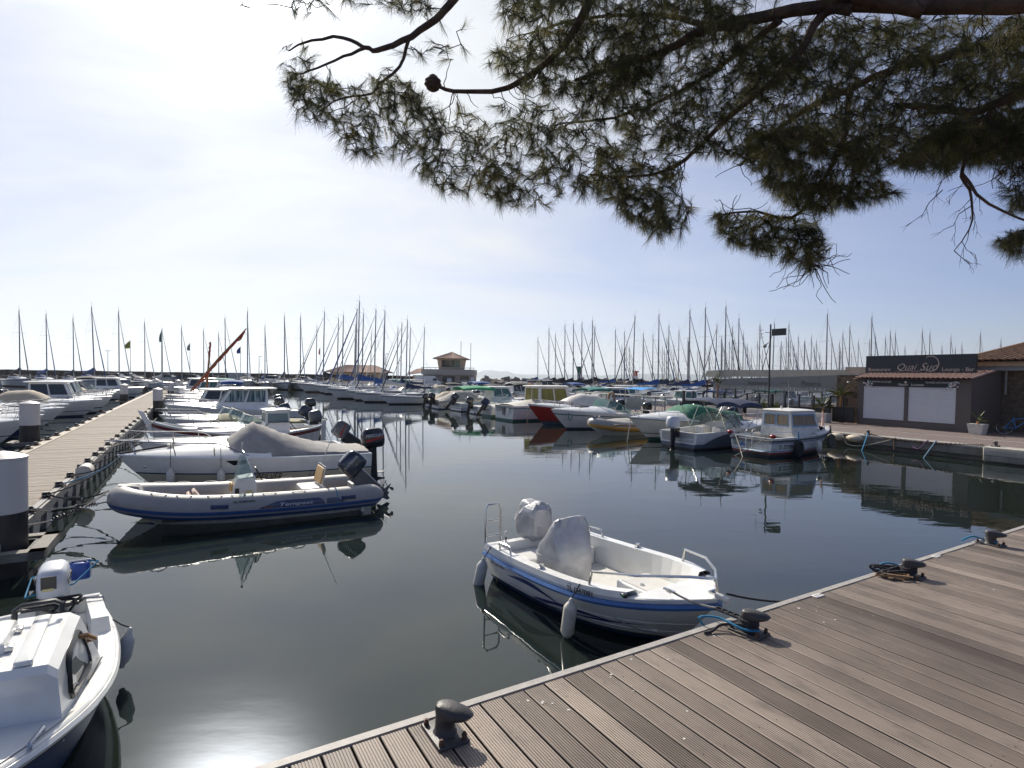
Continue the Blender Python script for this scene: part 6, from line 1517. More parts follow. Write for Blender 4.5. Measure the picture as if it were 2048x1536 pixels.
# ---- restaurant tent
def tent():
    t = qthing('restaurant_tent', 'grey restaurant tent with clear vinyl walls and a stepped roof fascia', 'tent', 36.2, 6.9)
    LN, DP = 9.6, 4.6; TG = mk('tent_grey_cloth', (.22, .22, .215), .8, var=.06, scale=3, bump=.08, bscale=8)
    r = MB(); r.loft([[(0, 0, 1.95), (0, LN, 1.95), (.02, LN, 2.42), (.02, 0, 2.78)], [(DP, 0, 2.2), (DP, LN, 2.2), (DP, LN, 2.40), (DP, 0, 2.60)]], TG); ro = ob('roof', r, t)
    sc = MB()
    n = 34
    for i in range(n): y0, y1 = -.05 + i*LN/n, -.05 + (i+.9)*LN/n; sc.add([(-.05, y0, 1.72 + .02*(i % 2)), (-.05, y1, 1.72 + .02*(i % 2)), (-.02, y1, 1.96), (-.02, y0, 1.96)], [(0, 1, 2, 3)], TG)
    ob('valance', sc, t)
    put_text('Restaurant', .42, mk('dark_grey_lettering', (.10, .10, .10), .6), basis((-.03, 6.6, 2.07), (0, -1, 0), (0, 0, 1)), t); put_text('Pizzeria', .42, mk('darker_grey_lettering', (.10, .10, .10), .6), basis((-.03, 2.6, 2.09), (0, -1, 0), (0, 0, 1)), t)
    ds = MB(); ds.box((-.035, 3.3, 2.2), (-.03, 4.1, 2.23), mk('grey_dash', (.10, .10, .10), .6)); ob('dash_mark', ds, t)
    w = MB(); w.add([(.06, 0, .8), (.06, LN, .8), (.06, LN, 1.96), (.06, 0, 1.96)], [(0, 1, 2, 3)], VINYL); w.add([(.06, LN, .8), (DP, LN, .8), (DP, LN, 2.0), (.06, LN, 1.96)], [(0, 1, 2, 3)], VINYL); ob('vinyl_wall', w, t)
    k = MB(); k.box((0, 0, .0), (.10, LN, .80), PLASD); k.box((.10, LN - .1, 0), (DP, LN, .80), PLASD); ob('plinth', k, t)
    fr_ = MB()
    for i in range(6): fr_.box((.07, i*LN/5 - .03, .81), (.13, i*LN/5 + .03, 1.95), GREYP)
    for i in range(12): fr_.box((-.01, .4 + i*.8, 1.45), (.03, .45 + i*.8, 1.70), BLK)
    fr_.tube([(-.35, LN + .25, 0), (-.35, LN + .25, 2.3), (.3, LN + .1, 2.5)], .05, RUST, 6)
    ob('frame', fr_, t)
    f = MB(); FB_ = mk('fascia_beige_panels', (.34, .315, .27), .7, var=.06, scale=2)
    for i in range(8): f.box((1.4, -.4 + i*1.32, 2.62), (1.5, .90 + i*1.32, 3.12), FB_)
    f.loft([[(1.2, LN + .55, 2.52), (1.2, LN + 1.9, 2.62), (2.6, LN + 1.9, 2.62), (2.6, LN + .55, 2.52)], [(1.2, LN + .55, 3.12), (1.2, LN + 1.7, 3.05), (2.6, LN + 1.7, 3.05), (2.6, LN + .55, 3.12)]], mk('translucent_cream', (.50, .48, .36), .5, var=.1, scale=5)); ob('roof_fascia', f, t)
    ins = MB(); rq = random.Random(9)
    for q in range(7): x, y = rq.uniform(.8, 3.8), .8 + q*1.25; ins.lathe([(.22, 0), (.03, .04), (.03, .70), (.42, .715), (.42, .74)], OFFW, 12, TM((x, y, 0)))
    ob('table_row', ins, t)['kind'] = 'stuff'
tent()
# ---- fence, gate, planters
def fence():
    t = qthing('terrace_fence', 'low black terrace fence with square posts in front of the tent', 'fence', 34.6, 6.7)
    rp = random.Random(2)
    for i in range(13):
        w = .10 if i % 4 else .16; p = MB(); p.bbox((-w/2, i*.93 - w/2, 0), (w/2, i*.93 + w/2, 1.52), BLK, .01); ob('post', p, t)
    for i in range(12):
        p = MB(); p.box((-.02, i*.93 + .085, .04), (.02, i*.93 + .845, .80), BLK); ob('panel', p, t)
fence()
g = qthing('black_gate', 'black gate between the planter and the kiosk corner', 'gate', 34.75, 5.35); 
for a, b in ((0, .58), (.62, 1.22)):
    m = MB(); m.box((-.025, a, .04), (.025, b, .92), BLK); ob('leaf', m, g)
m = MB(); m.bbox((-.06, .58, 0), (.06, .62, 1.45), BLK, .01); ob('post', m, g)
PLC = mk('pale_planter_concrete', (.40, .38, .355), .8, var=.1, scale=4, bump=.15)
SOIL = mk('planter_soil', (.04, .03, .02), .95)
LEAF = mk('yucca_leaf', (.055, .085, .022), .5, var=.25, scale=8, col2=(.15, .19, .05))
LEAFD = mk('dry_palm_leaf', (.20, .15, .05), .7, var=.25, scale=8)
def yucca(u, v, z, h, label, stem=0.0, n=46, group='yuccas in the planters', spread=.55):
    t = thing('yucca_plant', label, 'plant', W(u, v, QZ + z), TH, group); rq = random.Random(int(u*100 + v*1000))
    if stem: s = MB(); s.tube(bez([(0, 0, 0), (.03, .02, stem*.5), (0, 0, stem)], 6), [.06]*7, WOOD, 7); ob('stem', s, t)
    c = MB()
    for k in range(n):
        a = rq.uniform(0, 2*pi); e = rq.uniform(.12, 1.0); L_ = h * rq.uniform(.7, 1.1); d = Vector((cos(a)*spread*1.3*(1.15 - e), sin(a)*spread*1.3*(1.15 - e), e)).normalized(); sd = d.cross(Vector((0, 0, 1))).normalized()
        b0 = Vector((0, 0, stem + rq.uniform(0, h*.25))); w = rq.uniform(.014, .026)
        m1 = b0 + d*L_*.5; tip = b0 + d*L_ + Vector((0, 0, -L_*.22*(1.1 - e)))
        c.add([b0 - sd*w*.6, b0 + sd*w*.6, m1 + sd*w, tip, m1 - sd*w], [(0, 1, 2, 3, 4)], LEAF if rq.random() > .12 else LEAFD)
    ob('leaves', c, t, flip=False)
def trough(u, v, ln, label, h=.55, wd=.55):
    t = qthing('planter_trough', label, 'planter', u, v, 'concrete planters along the quay'); b = MB()
    b.bbox((0, 0, 0), (wd, ln, h), PLC, .03); ob('box', b, t); s = MB(); s.box((.06, .06, h + .001), (wd - .06, ln - .06, h + .02), SOIL); ob('soil', s, t)
trough(33.7, 6.3, 2.3, 'pale concrete planter nearest the black gate with the tallest yucca'); trough(33.7, 9.2, 2.4, 'pale concrete planter in the middle of the row before the tent'); trough(33.7, 12.3, 2.6, 'pale concrete planter farthest along the row before the tent'); 
for i, (u, v, h, st, l) in enumerate(((33.95, 6.65, .85, .25, 'tall yucca by the black gate'), (33.95, 9.6, .55, 0, 'yucca behind the fishing boat cabin roof, nearest of the low row'), (33.95, 10.5, .6, 0, 'yucca in the middle planter, second of the low row'), (33.95, 12.7, .6, .1, 'yucca in the far planter, near its front end'), (33.95, 13.5, .65, .1, 'bushy yucca in the middle of the far planter'), (33.95, 14.5, .5, 0, 'small yucca at the far end of the last planter'))):
    yucca(u, v, .57, h, l, st)
yucca(34.9, 6.2, 0, 1.0, 'drooping dry palm by the stone pillar', 1.5, 34, None, .9)
yucca(35.4, 15.4, 0, .8, 'dry leaved palm behind the far planter', 2.1, 30, None, .8)
def pot():
    t = qthing('square_pot', 'white square flower pot at the corner of the kiosk', 'flower pot', 34.35, -.55)
    b = MB(); b.loft([[(-.24, -.24, 0), (.24, -.24, 0), (.24, .24, 0), (-.24, .24, 0)], [(-.31, -.31, .46), (.31, -.31, .46), (.31, .31, .46), (-.31, .31, .46)], [(-.31, -.31, .50), (.31, -.31, .50), (.31, .31, .50), (-.31, .31, .50)], [(-.26, -.26, .49), (.26, -.26, .49), (.26, .26, .49), (-.26, .26, .49)]], FENW); ob('bowl', b, t)
pot(); yucca(34.35, -.55, .48, .62, 'sparse small palm growing in the white square pot', .12, 9, None, .6)
def bicycle():
    t = qthing('bicycle', 'dark bicycle with blue frame leaning by the restaurant wall behind the pot', 'bicycle', 35.8, -2.1, None, 8)
    TY = RUBBER
    for y in (0, 1.02):
        w = MB(); w.tube([(0, y + .33*cos(a*pi/14), .33 + .33*sin(a*pi/14)) for a in range(28)], .02, TY, 6, closed=True); wo_ = ob('wheel', w, t)
        s = MB(); s.tube([(0, y + .30*cos(a*pi/14), .33 + .30*sin(a*pi/14)) for a in range(28)], .009, STEEL, 5, closed=True)
        for k in range(10): s.tube([(0, y, .33), (0, y + .3*cos(k*pi/5), .33 + .3*sin(k*pi/5))], .003, STEEL, 3)
        ob('rim', s, wo_)
    f = MB(); BF = mk('blue_bike_frame', (.02, .16, .42), .35)
    for a, b in (((0, 1.02, .33), (0, .62, .33)), ((0, .62, .33), (0, .72, .82)), ((0, .62, .33), (0, .22, .72)), ((0, .70, .74), (0, .20, .84)), ((0, 1.02, .33), (0, .70, .74)), ((0, .18, .92), (0, 0, .33))): f.tube([a, b], .02, BF, 6)
    ob('frame', f, t); s = MB(); s.bbox((-.06, .60, .84), (.06, .86, .90), BLK, .02); ob('saddle', s, t)
    h = MB(); h.tube([(-.28, .26, 1.0), (-.1, .16, 1.0), (.1, .16, 1.0), (.28, .26, 1.0)], .016, BLK, 6); ob('handlebar', h, t)
bicycle()
m = MB(); m.bbox((0, 0, .06), (.75, 1.5, .92), SHUT, .03); m.bbox((-.02, -.02, .925), (.77, 1.52, .98), LETW, .02); ob('ice_chest', m, None, 'white chest freezer at the right picture edge beside the restaurant', 'freezer', loc=W(36.2, -5.4, QZ), rz=TH)
# ---- camera and lamp mast
def pole():
    t = qthing('camera_mast', 'tall grey mast with a square floodlight and cameras on the quay', 'mast', 32.5, 9.15)
    p = MB(); p.tube([(0, 0, 0), (0, 0, 5.75)], [.06, .045], DGREY, 10); ob('post', p, t)
    b = MB(); b.box((-.06, -1.0, 5.05), (.06, -.12, 5.45), BLK); b.box((-.05, -.55, 5.1), (.055, -.14, 5.4), GREYP); ob('floodlight', b, t)
    c = MB(); c.tube([(0, .1, 4.65), (0, .28, 4.55)], .03, GREYP, 6); c.ell((0, .36, 4.46), (.12, .12, .12), GREYP); c.tube([(0, .06, 5.25), (0, .35, 5.3)], .025, GREYP, 6); ob('camera', c, t)
    a = MB()
    for k in range(3): a.tube([(0, .45, 5.0 + k*.22), (0, .85, 5.0 + k*.22)], .012, GREYP, 4)
    a.tube([(0, .65, 4.85), (0, .65, 5.65)], .012, GREYP, 4); ob('aerial', a, t)
pole()
# ---- gangway with lifebuoy, orange rings
def gang():
    t = thing('gangway', 'grey steel gangway with railings and a lifebuoy between the cruisers and the second jetty', 'gangway', W(28.0, 13.2, QZ), TH)
    d = MB(); d.box((0, 0, .0), (1.1, 9.5, .06), WGREY); ob('walkway', d, t)
    r = MB()
    for x in (.04, 1.06):
        for k in range(6): r.tube([(x, k*1.9, .06), (x, k*1.9, 1.25)], .045, GREYP, 6)
        for z in (.65, 1.22): r.tube([(x, 0, z), (x, 9.5, z)], .035, GREYP, 6)
    ob('railing', r, t); pn = MB(); pn.box((-.03, 2.1, .3), (-.015, 3.5, 1.1), GREYP); ob('notice_board', pn, t)
gang()
def buoy(u, v, z, label, m):
    b = MB(); b.tube([(0, .30*cos(a*pi/10), .38*sin(a*pi/10)) for a in range(20)], .09, m, 8, closed=True); ob('lifebuoy', b, None, label, 'lifebuoy', 'lifebuoys', loc=W(u, v, z), rz=TH)
ORG = mk('faded_orange_ring', (.42, .17, .08), .6, var=.15); buoy(27.9, 18.2, 1.55, 'faded brown lifebuoy hanging on the gangway railing', mk('faded_brown_ring', (.30, .19, .13), .7, var=.15)); buoy(30.2, 33.0, 1.9, 'orange lifebuoy on a post above the second jetty', ORG)
bm = MB(); rows = [[(x, y, 2.35 - .10*abs(x)**2 - .12*abs(y)**2*.5) for y in (-1, -.5, 0, .5, 1)] for x in (-1.2, -.4, .4, 1.2)]; bm.grid(rows, CSKY)
bs = thing('sun_awning', 'bright blue awning on poles over a boat behind the gangway', 'awning', W(29.8, 17.0, 0), TH); ob('canopy', bm, bs); p = MB()
for x in (-1, 1):
    for y in (-.8, .8): p.tube([(x, y, .5), (x, y, 2.2)], .025, STEEL, 6)
ob('poles', p, bs)
# ---- quay bollards, chain, fenders, ropes on the wall
def bollard(loc, rz, label, group, s=1.0, red=None):
    t = thing('mooring_bollard', label, 'bollard', loc, rz, group); t.scale = (s, s, s)
    b = MB(); b.bbox((-.165, -.115, 0), (.165, .115, .022), DGREY, .008); ob('base_plate', b, t)
    for x in (-.13, .13):
        for y in (-.085, .085): k = MB(); k.lathe([(.019, .022), (.019, .05), (.012, .052), (.012, .062)], RUST if red else DGREY, 8, TM((x, y, 0))); ob('bolt', k, t)
    h = MB()
    def rg(z, cx, rx, ry): return [(cx + rx*cos(2*pi*k/20), ry*sin(2*pi*k/20), z) for k in range(20)]
    h.loft([rg(.022, 0, .078, .078), rg(.04, 0, .064, .064), rg(.12, 0, .060, .060), rg(.140, .010, .068, .064), rg(.158, .050, .112, .072), rg(.185, .060, .124, .076), rg(.212, .048, .112, .072), rg(.240, .012, .070, .058), rg(.250, -.006, .035, .032)], DGREY); ho = ob('horn_post', h, t, sharp=50); ho.rotation_euler = (0, 0, R(44)); ho.scale = (1.12, 1.08, .88)
    return t
gb = 'cast iron bollards on the boardwalk edge'
BP = [at_z(890, 1468, QZ), at_z(1497, 1264, QZ), at_z(1816, 1152, QZ), at_z(1981, 1089, QZ)]
BL = ['bare black cast iron bollard nearest the camera', 'black bollard with dark mooring rope and blue line beside the white motorboat', 'black bollard with a tangle of tan and dark ropes', 'farthest black bollard of the boardwalk with a short blue line']
for i, (p, l) in enumerate(zip(BP, BL)): bollard(p, TH + R(DECKR) - R(90) + R((0, 8, 5, -4)[i]), l, gb, .96, red=True)
gq = 'small bollards on the quay coping'
QB = [W(28.7, -3.25, QZ + .02), W(28.7, 1.35, QZ + .02)]
bollard(QB[0], TH, 'small dark bollard at the seam of the concrete block on the quay', gq, .9); bollard(QB[1], TH, 'small dark bollard with blue rope on the quay by the fishing boat bow', gq, .9)
ch = MB(); P = [W(28.55, 1.2, QZ + .06), W(28.36, .2, QZ - .04), W(28.36, -1.6, QZ - .03), W(28.5, -3.0, QZ + .05)]; P = bez(P, 60)
for i in range(0, 60):
    a, b = Vector(P[i]), Vector(P[i+1]); d = (b - a).normalized(); s_ = d.cross(Vector((0, 0, 1))).normalized() if i % 2 else Vector((0, 0, 1)); c = (a + b)/2; L_ = (b - a).length*.72
    ch.tube([c + d*L_*cos(k*pi/4) + s_*.028*sin(k*pi/4) for k in range(8)], .013, RUST, 5, closed=True)
ob('mooring_chain', ch, None, 'rusty mooring chain lying along the quay edge between two small bollards', 'chain')
BUOYM = mk('stained_buoy_vinyl', (.56, .47, .35), .55, var=.15, scale=6, dirt=((.22, .16, .08), 5, .7))
for i, (v, l) in enumerate(((2.45, 'stained cream pear buoy hanging on the quay, next to the fishing boat bow'), (1.62, 'larger stained cream pear buoy hanging on the quay, right of its twin'))):
    b = MB(); b.lathe([(.03, -.46), (.06, -.42), (.14, -.30), (.20, -.10), (.205, .10), (.16, .28), (.06, .40), (.03, .44)], BUOYM, 18, TM((0, 0, 0), 90, 0, 0, .82)); ob('pear_buoy', b, None, l, 'buoy', 'cream buoys against the quay', loc=W(28.12, v, .42), rz=TH, sharp=50)
gr = 'ropes hanging on the quay wall'
rope(bez([W(28.35, 2.3, .52), W(28.1, 1.9, .12), W(28.1, 1.2, .14), W(28.36, .2, .50)], 16), .018, ROPEW, 'pale rope looping under the cream buoys on the quay', gr)
rope(bez([W(28.6, 1.3, .64), W(28.35, 1.2, .60), W(27.4, .9, .0), W(27.0, .85, -.3)], 12), .022, ROPEB, 'blue rope running down from the quay bollard into the water', gr)
rope(bez([W(28.5, -1.4, .60), W(28.36, -1.4, .56), W(27.3, -1.5, .02), W(26.8, -1.5, -.3)], 12), .020, mk('pale_blue_rope', (.16, .28, .36), .8), 'faded blue rope slanting from the quay edge into the water', gr)
rope(bez([W(28.5, -1.1, .60), W(28.35, -1.1, .56), W(28.2, -.9, .25), W(28.32, -.6, .30)], 12), .018, mk('purple_rope', (.10, .03, .12), .8), 'short purple rope draped over the quay edge', gr)
rope(bez([W(28.4, .1, .60), W(28.33, .1, .4), W(28.33, .08, .10)], 6), .02, ROPET, 'short frayed rope hanging straight down the quay wall', gr)
# ---- harbour office with its lookout
def office():
    t = thing('harbour_office', 'harbour office with a square lookout storey under a tiled pyramid roof', 'building')
    D = 103.0; a, b = at_D(818, 775, D), at_D(948, 775, D); x0, x1 = a.x, b.x; z0 = .85
    w = MB(); w.box((x0 + 2.6, D, z0), (x1 - .1, D + 8, 3.05), PLASD); w.box((x0 + .6, D + .6, z0), (x0 + 2.595, D + 8, 2.9), PLAS); ob('wall', w, t)
    bl = MB(); bl.box((x0 + 2.3, D - .5, 3.06), (x1, D + 8.3, 4.05), mk('balcony_render', (.38, .33, .29), .85, var=.08)); ob('balcony', bl, t)
    rl = MB(); rl.tube([(x0 + 2.3, D - .45, 4.35), (x1, D - .45, 4.35)], .05, GREYP, 4)
    for k in range(12): xx = lerp(x0 + 2.3, x1, k/11); rl.tube([(xx, D - .45, 4.05), (xx, D - .45, 4.35)], .03, GREYP, 4)
    ob('balcony_railing', rl, t)
    lr = MB(); tiled(lr, (x0 - .6, D - .3, 2.95), (x0 + 2.2, D - .3, 3.35), (x0 + .6, D + 4, 4.0), (x0 + 2.2, D + 4, 4.3), TERR, .4, .09); ob('side_roof', lr, t)
    tx0, tx1 = x0 + 5.0, x0 + 10.0
    tw = MB(); tw.loft([[(tx0 + .3, D + 1, 4.055), (tx1 - .3, D + 1, 4.055), (tx1 - .3, D + 5.4, 4.055), (tx0 + .3, D + 5.4, 4.055)], [(tx0, D + .8, 5.95), (tx1, D + .8, 5.95), (tx1, D + 5.6, 5.95), (tx0, D + 5.6, 5.95)]], PLAS); to = ob('lookout', tw, t)
    for k in range(4):
        g = MB(); xa = lerp(tx0 + .8, tx1 - .8, k/4) + .03; xb = lerp(tx0 + .8, tx1 - .8, (k+1)/4) - .03
        g.add([(xa, D + .93, 4.5), (xb, D + .93, 4.5), (xb, D + .78, 5.75), (xa, D + .78, 5.75)], [(0, 1, 2, 3)], GLG if k == 3 else GLD); ob('window', g, to)
    r = MB(); ex0, ex1, ey0, ey1, e, ap = tx0 - .75, tx1 + .75, D - .1, D + 6.4, 6.05, 7.35; A = ((ex0+ex1)/2, (ey0+ey1)/2, ap)
    for p, q in (((ex0, ey0, e), (ex1, ey0, e)), ((ex1, ey0, e), (ex1, ey1, e)), ((ex1, ey1, e), (ex0, ey1, e)), ((ex0, ey1, e), (ex0, ey0, e))): tiled(r, p, q, (A[0]-.02, A[1], ap), (A[0]+.02, A[1], ap), TERR, .35, .06)
    ob('roof', r, to, sharp=60); fb = MB(); fb.box((ex0 + .1, ey0 + .1, 5.955), (ex1 - .1, ey1 - .1, 6.045), PLASD); ob('eaves', fb, to)
    gf_ = MB(); gf_.box((x0 + 6.2, D - .03, z0 + .1), (x0 + 8.4, D - .005, 2.8), GLD); gf_.box((x0 + 9.4, D - .03, z0 + .1), (x0 + 11, D - .005, 2.8), GLD); ob('ground_floor_glazing', gf_, t)
    dr = MB(); dr.box((x0 + 7.0, D - .06, 1.6), (x0 + 7.8, D - .035, 2.4), SHUT); dr.box((x0 + 11.3, D - .06, 1.0), (x0 + 11.9, D - .035, 2.7), SHUT); ob('notice_panel', dr, t)
    for xx, zt, z_ in ((A[0] + 1.7, 9.4, 6.2), (x1 - .7, 9.0, .85)):
        am = MB(); am.tube([(xx, D + .2 if z_ < 2 else D + 3, z_), (xx, D + .2 if z_ < 2 else D + 3, zt)], .05, DGREY, 5); ob('antenna_mast', am, t)
office()
def shed():
    t = thing('tiled_pavilion', 'long low pavilion with a hipped terracotta roof behind the yacht masts', 'building')
    D = 112.0; x0, x1 = at_D(660, 775, D).x, at_D(765, 775, D).x
    w = MB(); w.box((x0, D, .85), (x1 - .6, D + 7, 3.2), PLAS); w.box((x1 - .6, D + 2, .85), (x1 - .3, D + 6, 3.2), PLASD); ob('wall', w, t)
    r = MB(); e, ap = 3.25, 4.75; a, b, c, d = (x0 - 1.1, D - 1, e), (x1 + .6, D - 1, e), (x0 + 2.2, D + 3.5, ap), (x1 - 2.4, D + 3.5, ap); tiled(r, a, b, c, d, TERR, .4, .08); tiled(r, (x0 - 1.1, D + 8, e), a, c, c, TERR, .4, .08); tiled(r, b, (x1 + .6, D + 8, e), d, d, TERR, .4, .08); ob('roof', r, t, sharp=60)
    ob('eaves', MB().box((x0 - 1.0, D - .9, 3.205), (x1 + .5, D + 7.5, 3.245), WOOD), t); 
    for k in range(3): ob('window', MB().box((x0 + 2.3 + k*2.6, D - .03, 1.5), (x0 + 3.8 + k*2.6, D - .004, 2.8), GLD), t)
shed()
# ---- cars, van, lamp posts, flags and beacons on the far quay
def car(px, D, label, body, van=False, L=4.2, rz=0, white=False):
    p = at_D(px, 770, D); t = thing('parked_car' if not van else 'parked_van', label, 'van' if van else 'car', (p.x, D, .86), R(rz), 'vehicles parked along the far quay')
    h = 1.45 if not van else 1.95; b = MB()
    pr = [(-L/2, .3), (L/2, .3), (L/2 - .02, .72), (L/2 - .3, .82), (L/2 - 1.0, .90), (-L/2 + .2, .95), (-L/2, .85)] if not van else [(-L/2, .3), (L/2, .3), (L/2, .9), (L/2 - .6, 1.1), (L/2 - 1.2, h), (-L/2 + .1, h), (-L/2, 1.2)]
    b.prism(pr, -.85, .85, body, 'y'); ob('body', b, t)
    if not van:
        g = MB(); g.loft([[(-L/2 + .3, -.8, .93), (L/2 - 1.0, -.8, .88), (L/2 - 1.0, .8, .88), (-L/2 + .3, .8, .93)], [(-L/2 + .75, -.62, h), (L/2 - 1.9, -.62, h), (L/2 - 1.9, .62, h), (-L/2 + .75, .62, h)]], GLD); ob('glasshouse', g, t)
        ob('roof', MB().bbox((-L/2 + .7, -.64, h + .002), (L/2 - 1.85, .64, h + .05), body, .02), t)
    else: ob('side_window', MB().box((L/2 - 1.5, -.856, 1.1), (L/2 - .8, -.852, 1.5), GLD), t)
    for x in (-L/2 + .75, L/2 - .8):
        w = MB(); w.lathe([(.31, -.1), (.31, .1)], RUBBER, 14, TM((x, -.78, .31), 90, 0, 0)); w.lathe([(.19, -.11), (.19, .11)], STEEL, 10, TM((x, -.78, .31), 90, 0, 0)); ob('wheel', w, t)
CB_ = mk('blue_car_paint', (.06, .12, .25), .25, coat=.5); CK_ = mk('dark_car_paint', (.02, .025, .03), .25, coat=.5); CW_ = mk('white_car_paint', (.62, .63, .64), .25, coat=.5); CG_ = mk('grey_blue_car_paint', (.16, .20, .25), .25, coat=.5)
car(230, 107, 'dark estate car with pale roof parked by the sea wall, leftmost', CG_, L=5.4); car(262, 110, 'dark hatchback parked right of the leftmost estate car', CK_); car(338, 108, 'grey blue hatchback parked by the sea wall above the jetty end', CG_, L=4.4); car(388, 108, 'dark saloon parked by the sea wall left of the rust red sail', CK_, L=4.6)
car(553, 108, 'white car with dark windows parked right of the far yachts', CW_, L=4.4); car(612, 108, 'light blue car parked just left of the middle yacht cluster', CB_, L=4.0); car(857, 101.5, 'pale van parked beside the harbour office', CW_, van=True, L=4.8); car(483, 108, 'pale van by the sea wall behind the far yachts', CG_, van=True, L=4.4)
def flag(px, y0, y1, label, mat, w=1.3, h=1.5):
    D = 112; a, b = at_D(px, y1, D), at_D(px, y0, D); t = thing('flagpole', label, 'flagpole', (a.x, D, .85), 0, 'flagpoles by the sea wall')
    H_ = b.z - .85; p = MB(); p.tube([(0, 0, 0), (0, 0, H_)], [.06, .035], GREYP, 6); ob('pole', p, t)
    f = MB(); f.grid([[(-x*w*.8 - .03*sin(z*5), .1*sin(x*5), H_ - .15 - z*h*(.55 + .45*1) - x*x*.55*h*(1 - z) - x*.1) for z in (0, .33, .66, 1)] for x in (0, .25, .5, .75, 1)], mat); ob('flag', f, t, sharp=80)
flag(261, 680, 745, 'flagpole with a green and yellow flag, leftmost of the flags', mk('green_yellow_flag', (.10, .22, .06), .8, col2=(.6, .45, .05), scale=1.2)); flag(323, 660, 747, 'flagpole with a limp green flag behind a mast', mk('green_flag', (.03, .16, .09), .8), .5, 2.2); flag(380, 685, 747, 'flagpole with a small dark green and white flag', mk('dark_flag', (.03, .10, .08), .8, col2=(.35, .35, .33), scale=1.5), .7, 1.4); flag(481, 692, 749, 'flagpole with a dark blue flag above the far yachts', mk('blue_flag', (.02, .05, .22), .8), .9, 1.3)
flag(640, 693, 749, 'short flagpole with a red and white wind sock', mk('red_white_sock', (.5, .06, .04), .8, col2=(.6, .55, .5), scale=1.5), .35, 1.4)
def lamp(px, y0, D, label, dbl=False):
    a = at_D(px, 770, D); b = at_D(px, y0, D); t = thing('street_lamp', label, 'street lamp', (a.x, D, .85), 0, 'street lamps along the far quay'); H_ = b.z - .85
    ob('post', MB().tube([(0, 0, 0), (0, 0, H_)], [.07, .05], GREYP, 6), t)
    for s_ in ((-1, 1) if dbl else (1,)): ob('lamp_head', MB().box((s_*.05, -.12, H_ - .02) if s_ > 0 else (-.55, -.12, H_ - .02), (.55, .12, H_ + .08) if s_ > 0 else (-.05, .12, H_ + .08), GREYP), t)
lamp(216, 702, 112, 'double headed street lamp by the sea wall, leftmost', True); lamp(518, 713, 112, 'street lamp behind the far yachts', False); lamp(771, 708, 100, 'dark lamp mast between the pavilion and the office'); lamp(797, 722, 112, 'pale street lamp left of the harbour office'); lamp(853, 770, 112, 'short street lamp hidden by the office van') if False else None
def beacon(px, y0, y1, m, label):
    D = 140; a, b = at_D(px, y1, D), at_D(px, y0, D); t = thing('harbour_beacon', label, 'beacon', (a.x, D, 1.2)); z = b.z - 1.2
    ob('tower', MB().lathe([(.55, 0), (.5, z*.62), (.5, z*.63)], SHUT, 14), t); ob('lantern_gallery', MB().lathe([(.5, z*.635), (.45, z*.9), (.8, z*.92), (.8, z), (.2, z)], m, 14), t)
beacon(1158, 733, 757, mk('green_beacon', (.02, .16, .09), .5), 'white and green harbour beacon between masts'); beacon(1271, 742, 762, mk('red_beacon', (.5, .06, .03), .5), 'white and red harbour beacon among the right hand masts')
sb2 = MB(); sb2.prism([(0, 1), (0, 26), (-7, 2)], -.1, .1, mk('distant_sail', (.45, .48, .52), .8), 'y'); sb2.prism([(-8, 0), (5, 0), (6, 1.5), (-8, 1.2)], -1, 1, WHITE2, 'y'); p = at_D(524, 745, 3200); ob('distant_sailboat', sb2, None, 'tiny sailing boat far out at sea between two masts', 'sailing boat', loc=(p.x, 3200, 0))
# ------------------------------------------------------------------ umbrella pine leaning in from the right: trunk, limbs, twigs and needle tufts
BARK = mk('pine_bark', (.060, .036, .026), .9, var=.4, scale=9, bump=.7, bscale=22, col2=(.16, .095, .065))
TWIG = mk('pine_twig', (.055, .038, .028), .9, var=.3, scale=20)
def needle_mat():
    m = bpy.data.materials.new('pine_needles'); m.use_nodes = True; t = m.node_tree; b = t.nodes['Principled BSDF']
    at = t.nodes.new('ShaderNodeAttribute'); at.attribute_name = 'tone'
    rp = t.nodes.new('ShaderNodeValToRGB'); t.links.new(at.outputs['Fac'], rp.inputs[0])
    e = rp.color_ramp.elements; e[0].color = (.030, .036, .014, 1); e[1].color = (.24, .20, .07, 1)
    mid = rp.color_ramp.elements.new(.6); mid.color = (.085, .088, .030, 1)
    t.links.new(rp.outputs[0], b.inputs['Base Color']); b.inputs['Roughness'].default_value = .55
    tr = t.nodes.new('ShaderNodeBsdfTranslucent'); t.links.new(rp.outputs[0], tr.inputs[0])
    mx = t.nodes.new('ShaderNodeMixShader'); mx.inputs[0].default_value = .5
    t.links.new(b.outputs[0], mx.inputs[1]); t.links.new(tr.outputs[0], mx.inputs[2]); t.links.new(mx.outputs[0], t.nodes['Material Output'].inputs['Surface'])
    return m
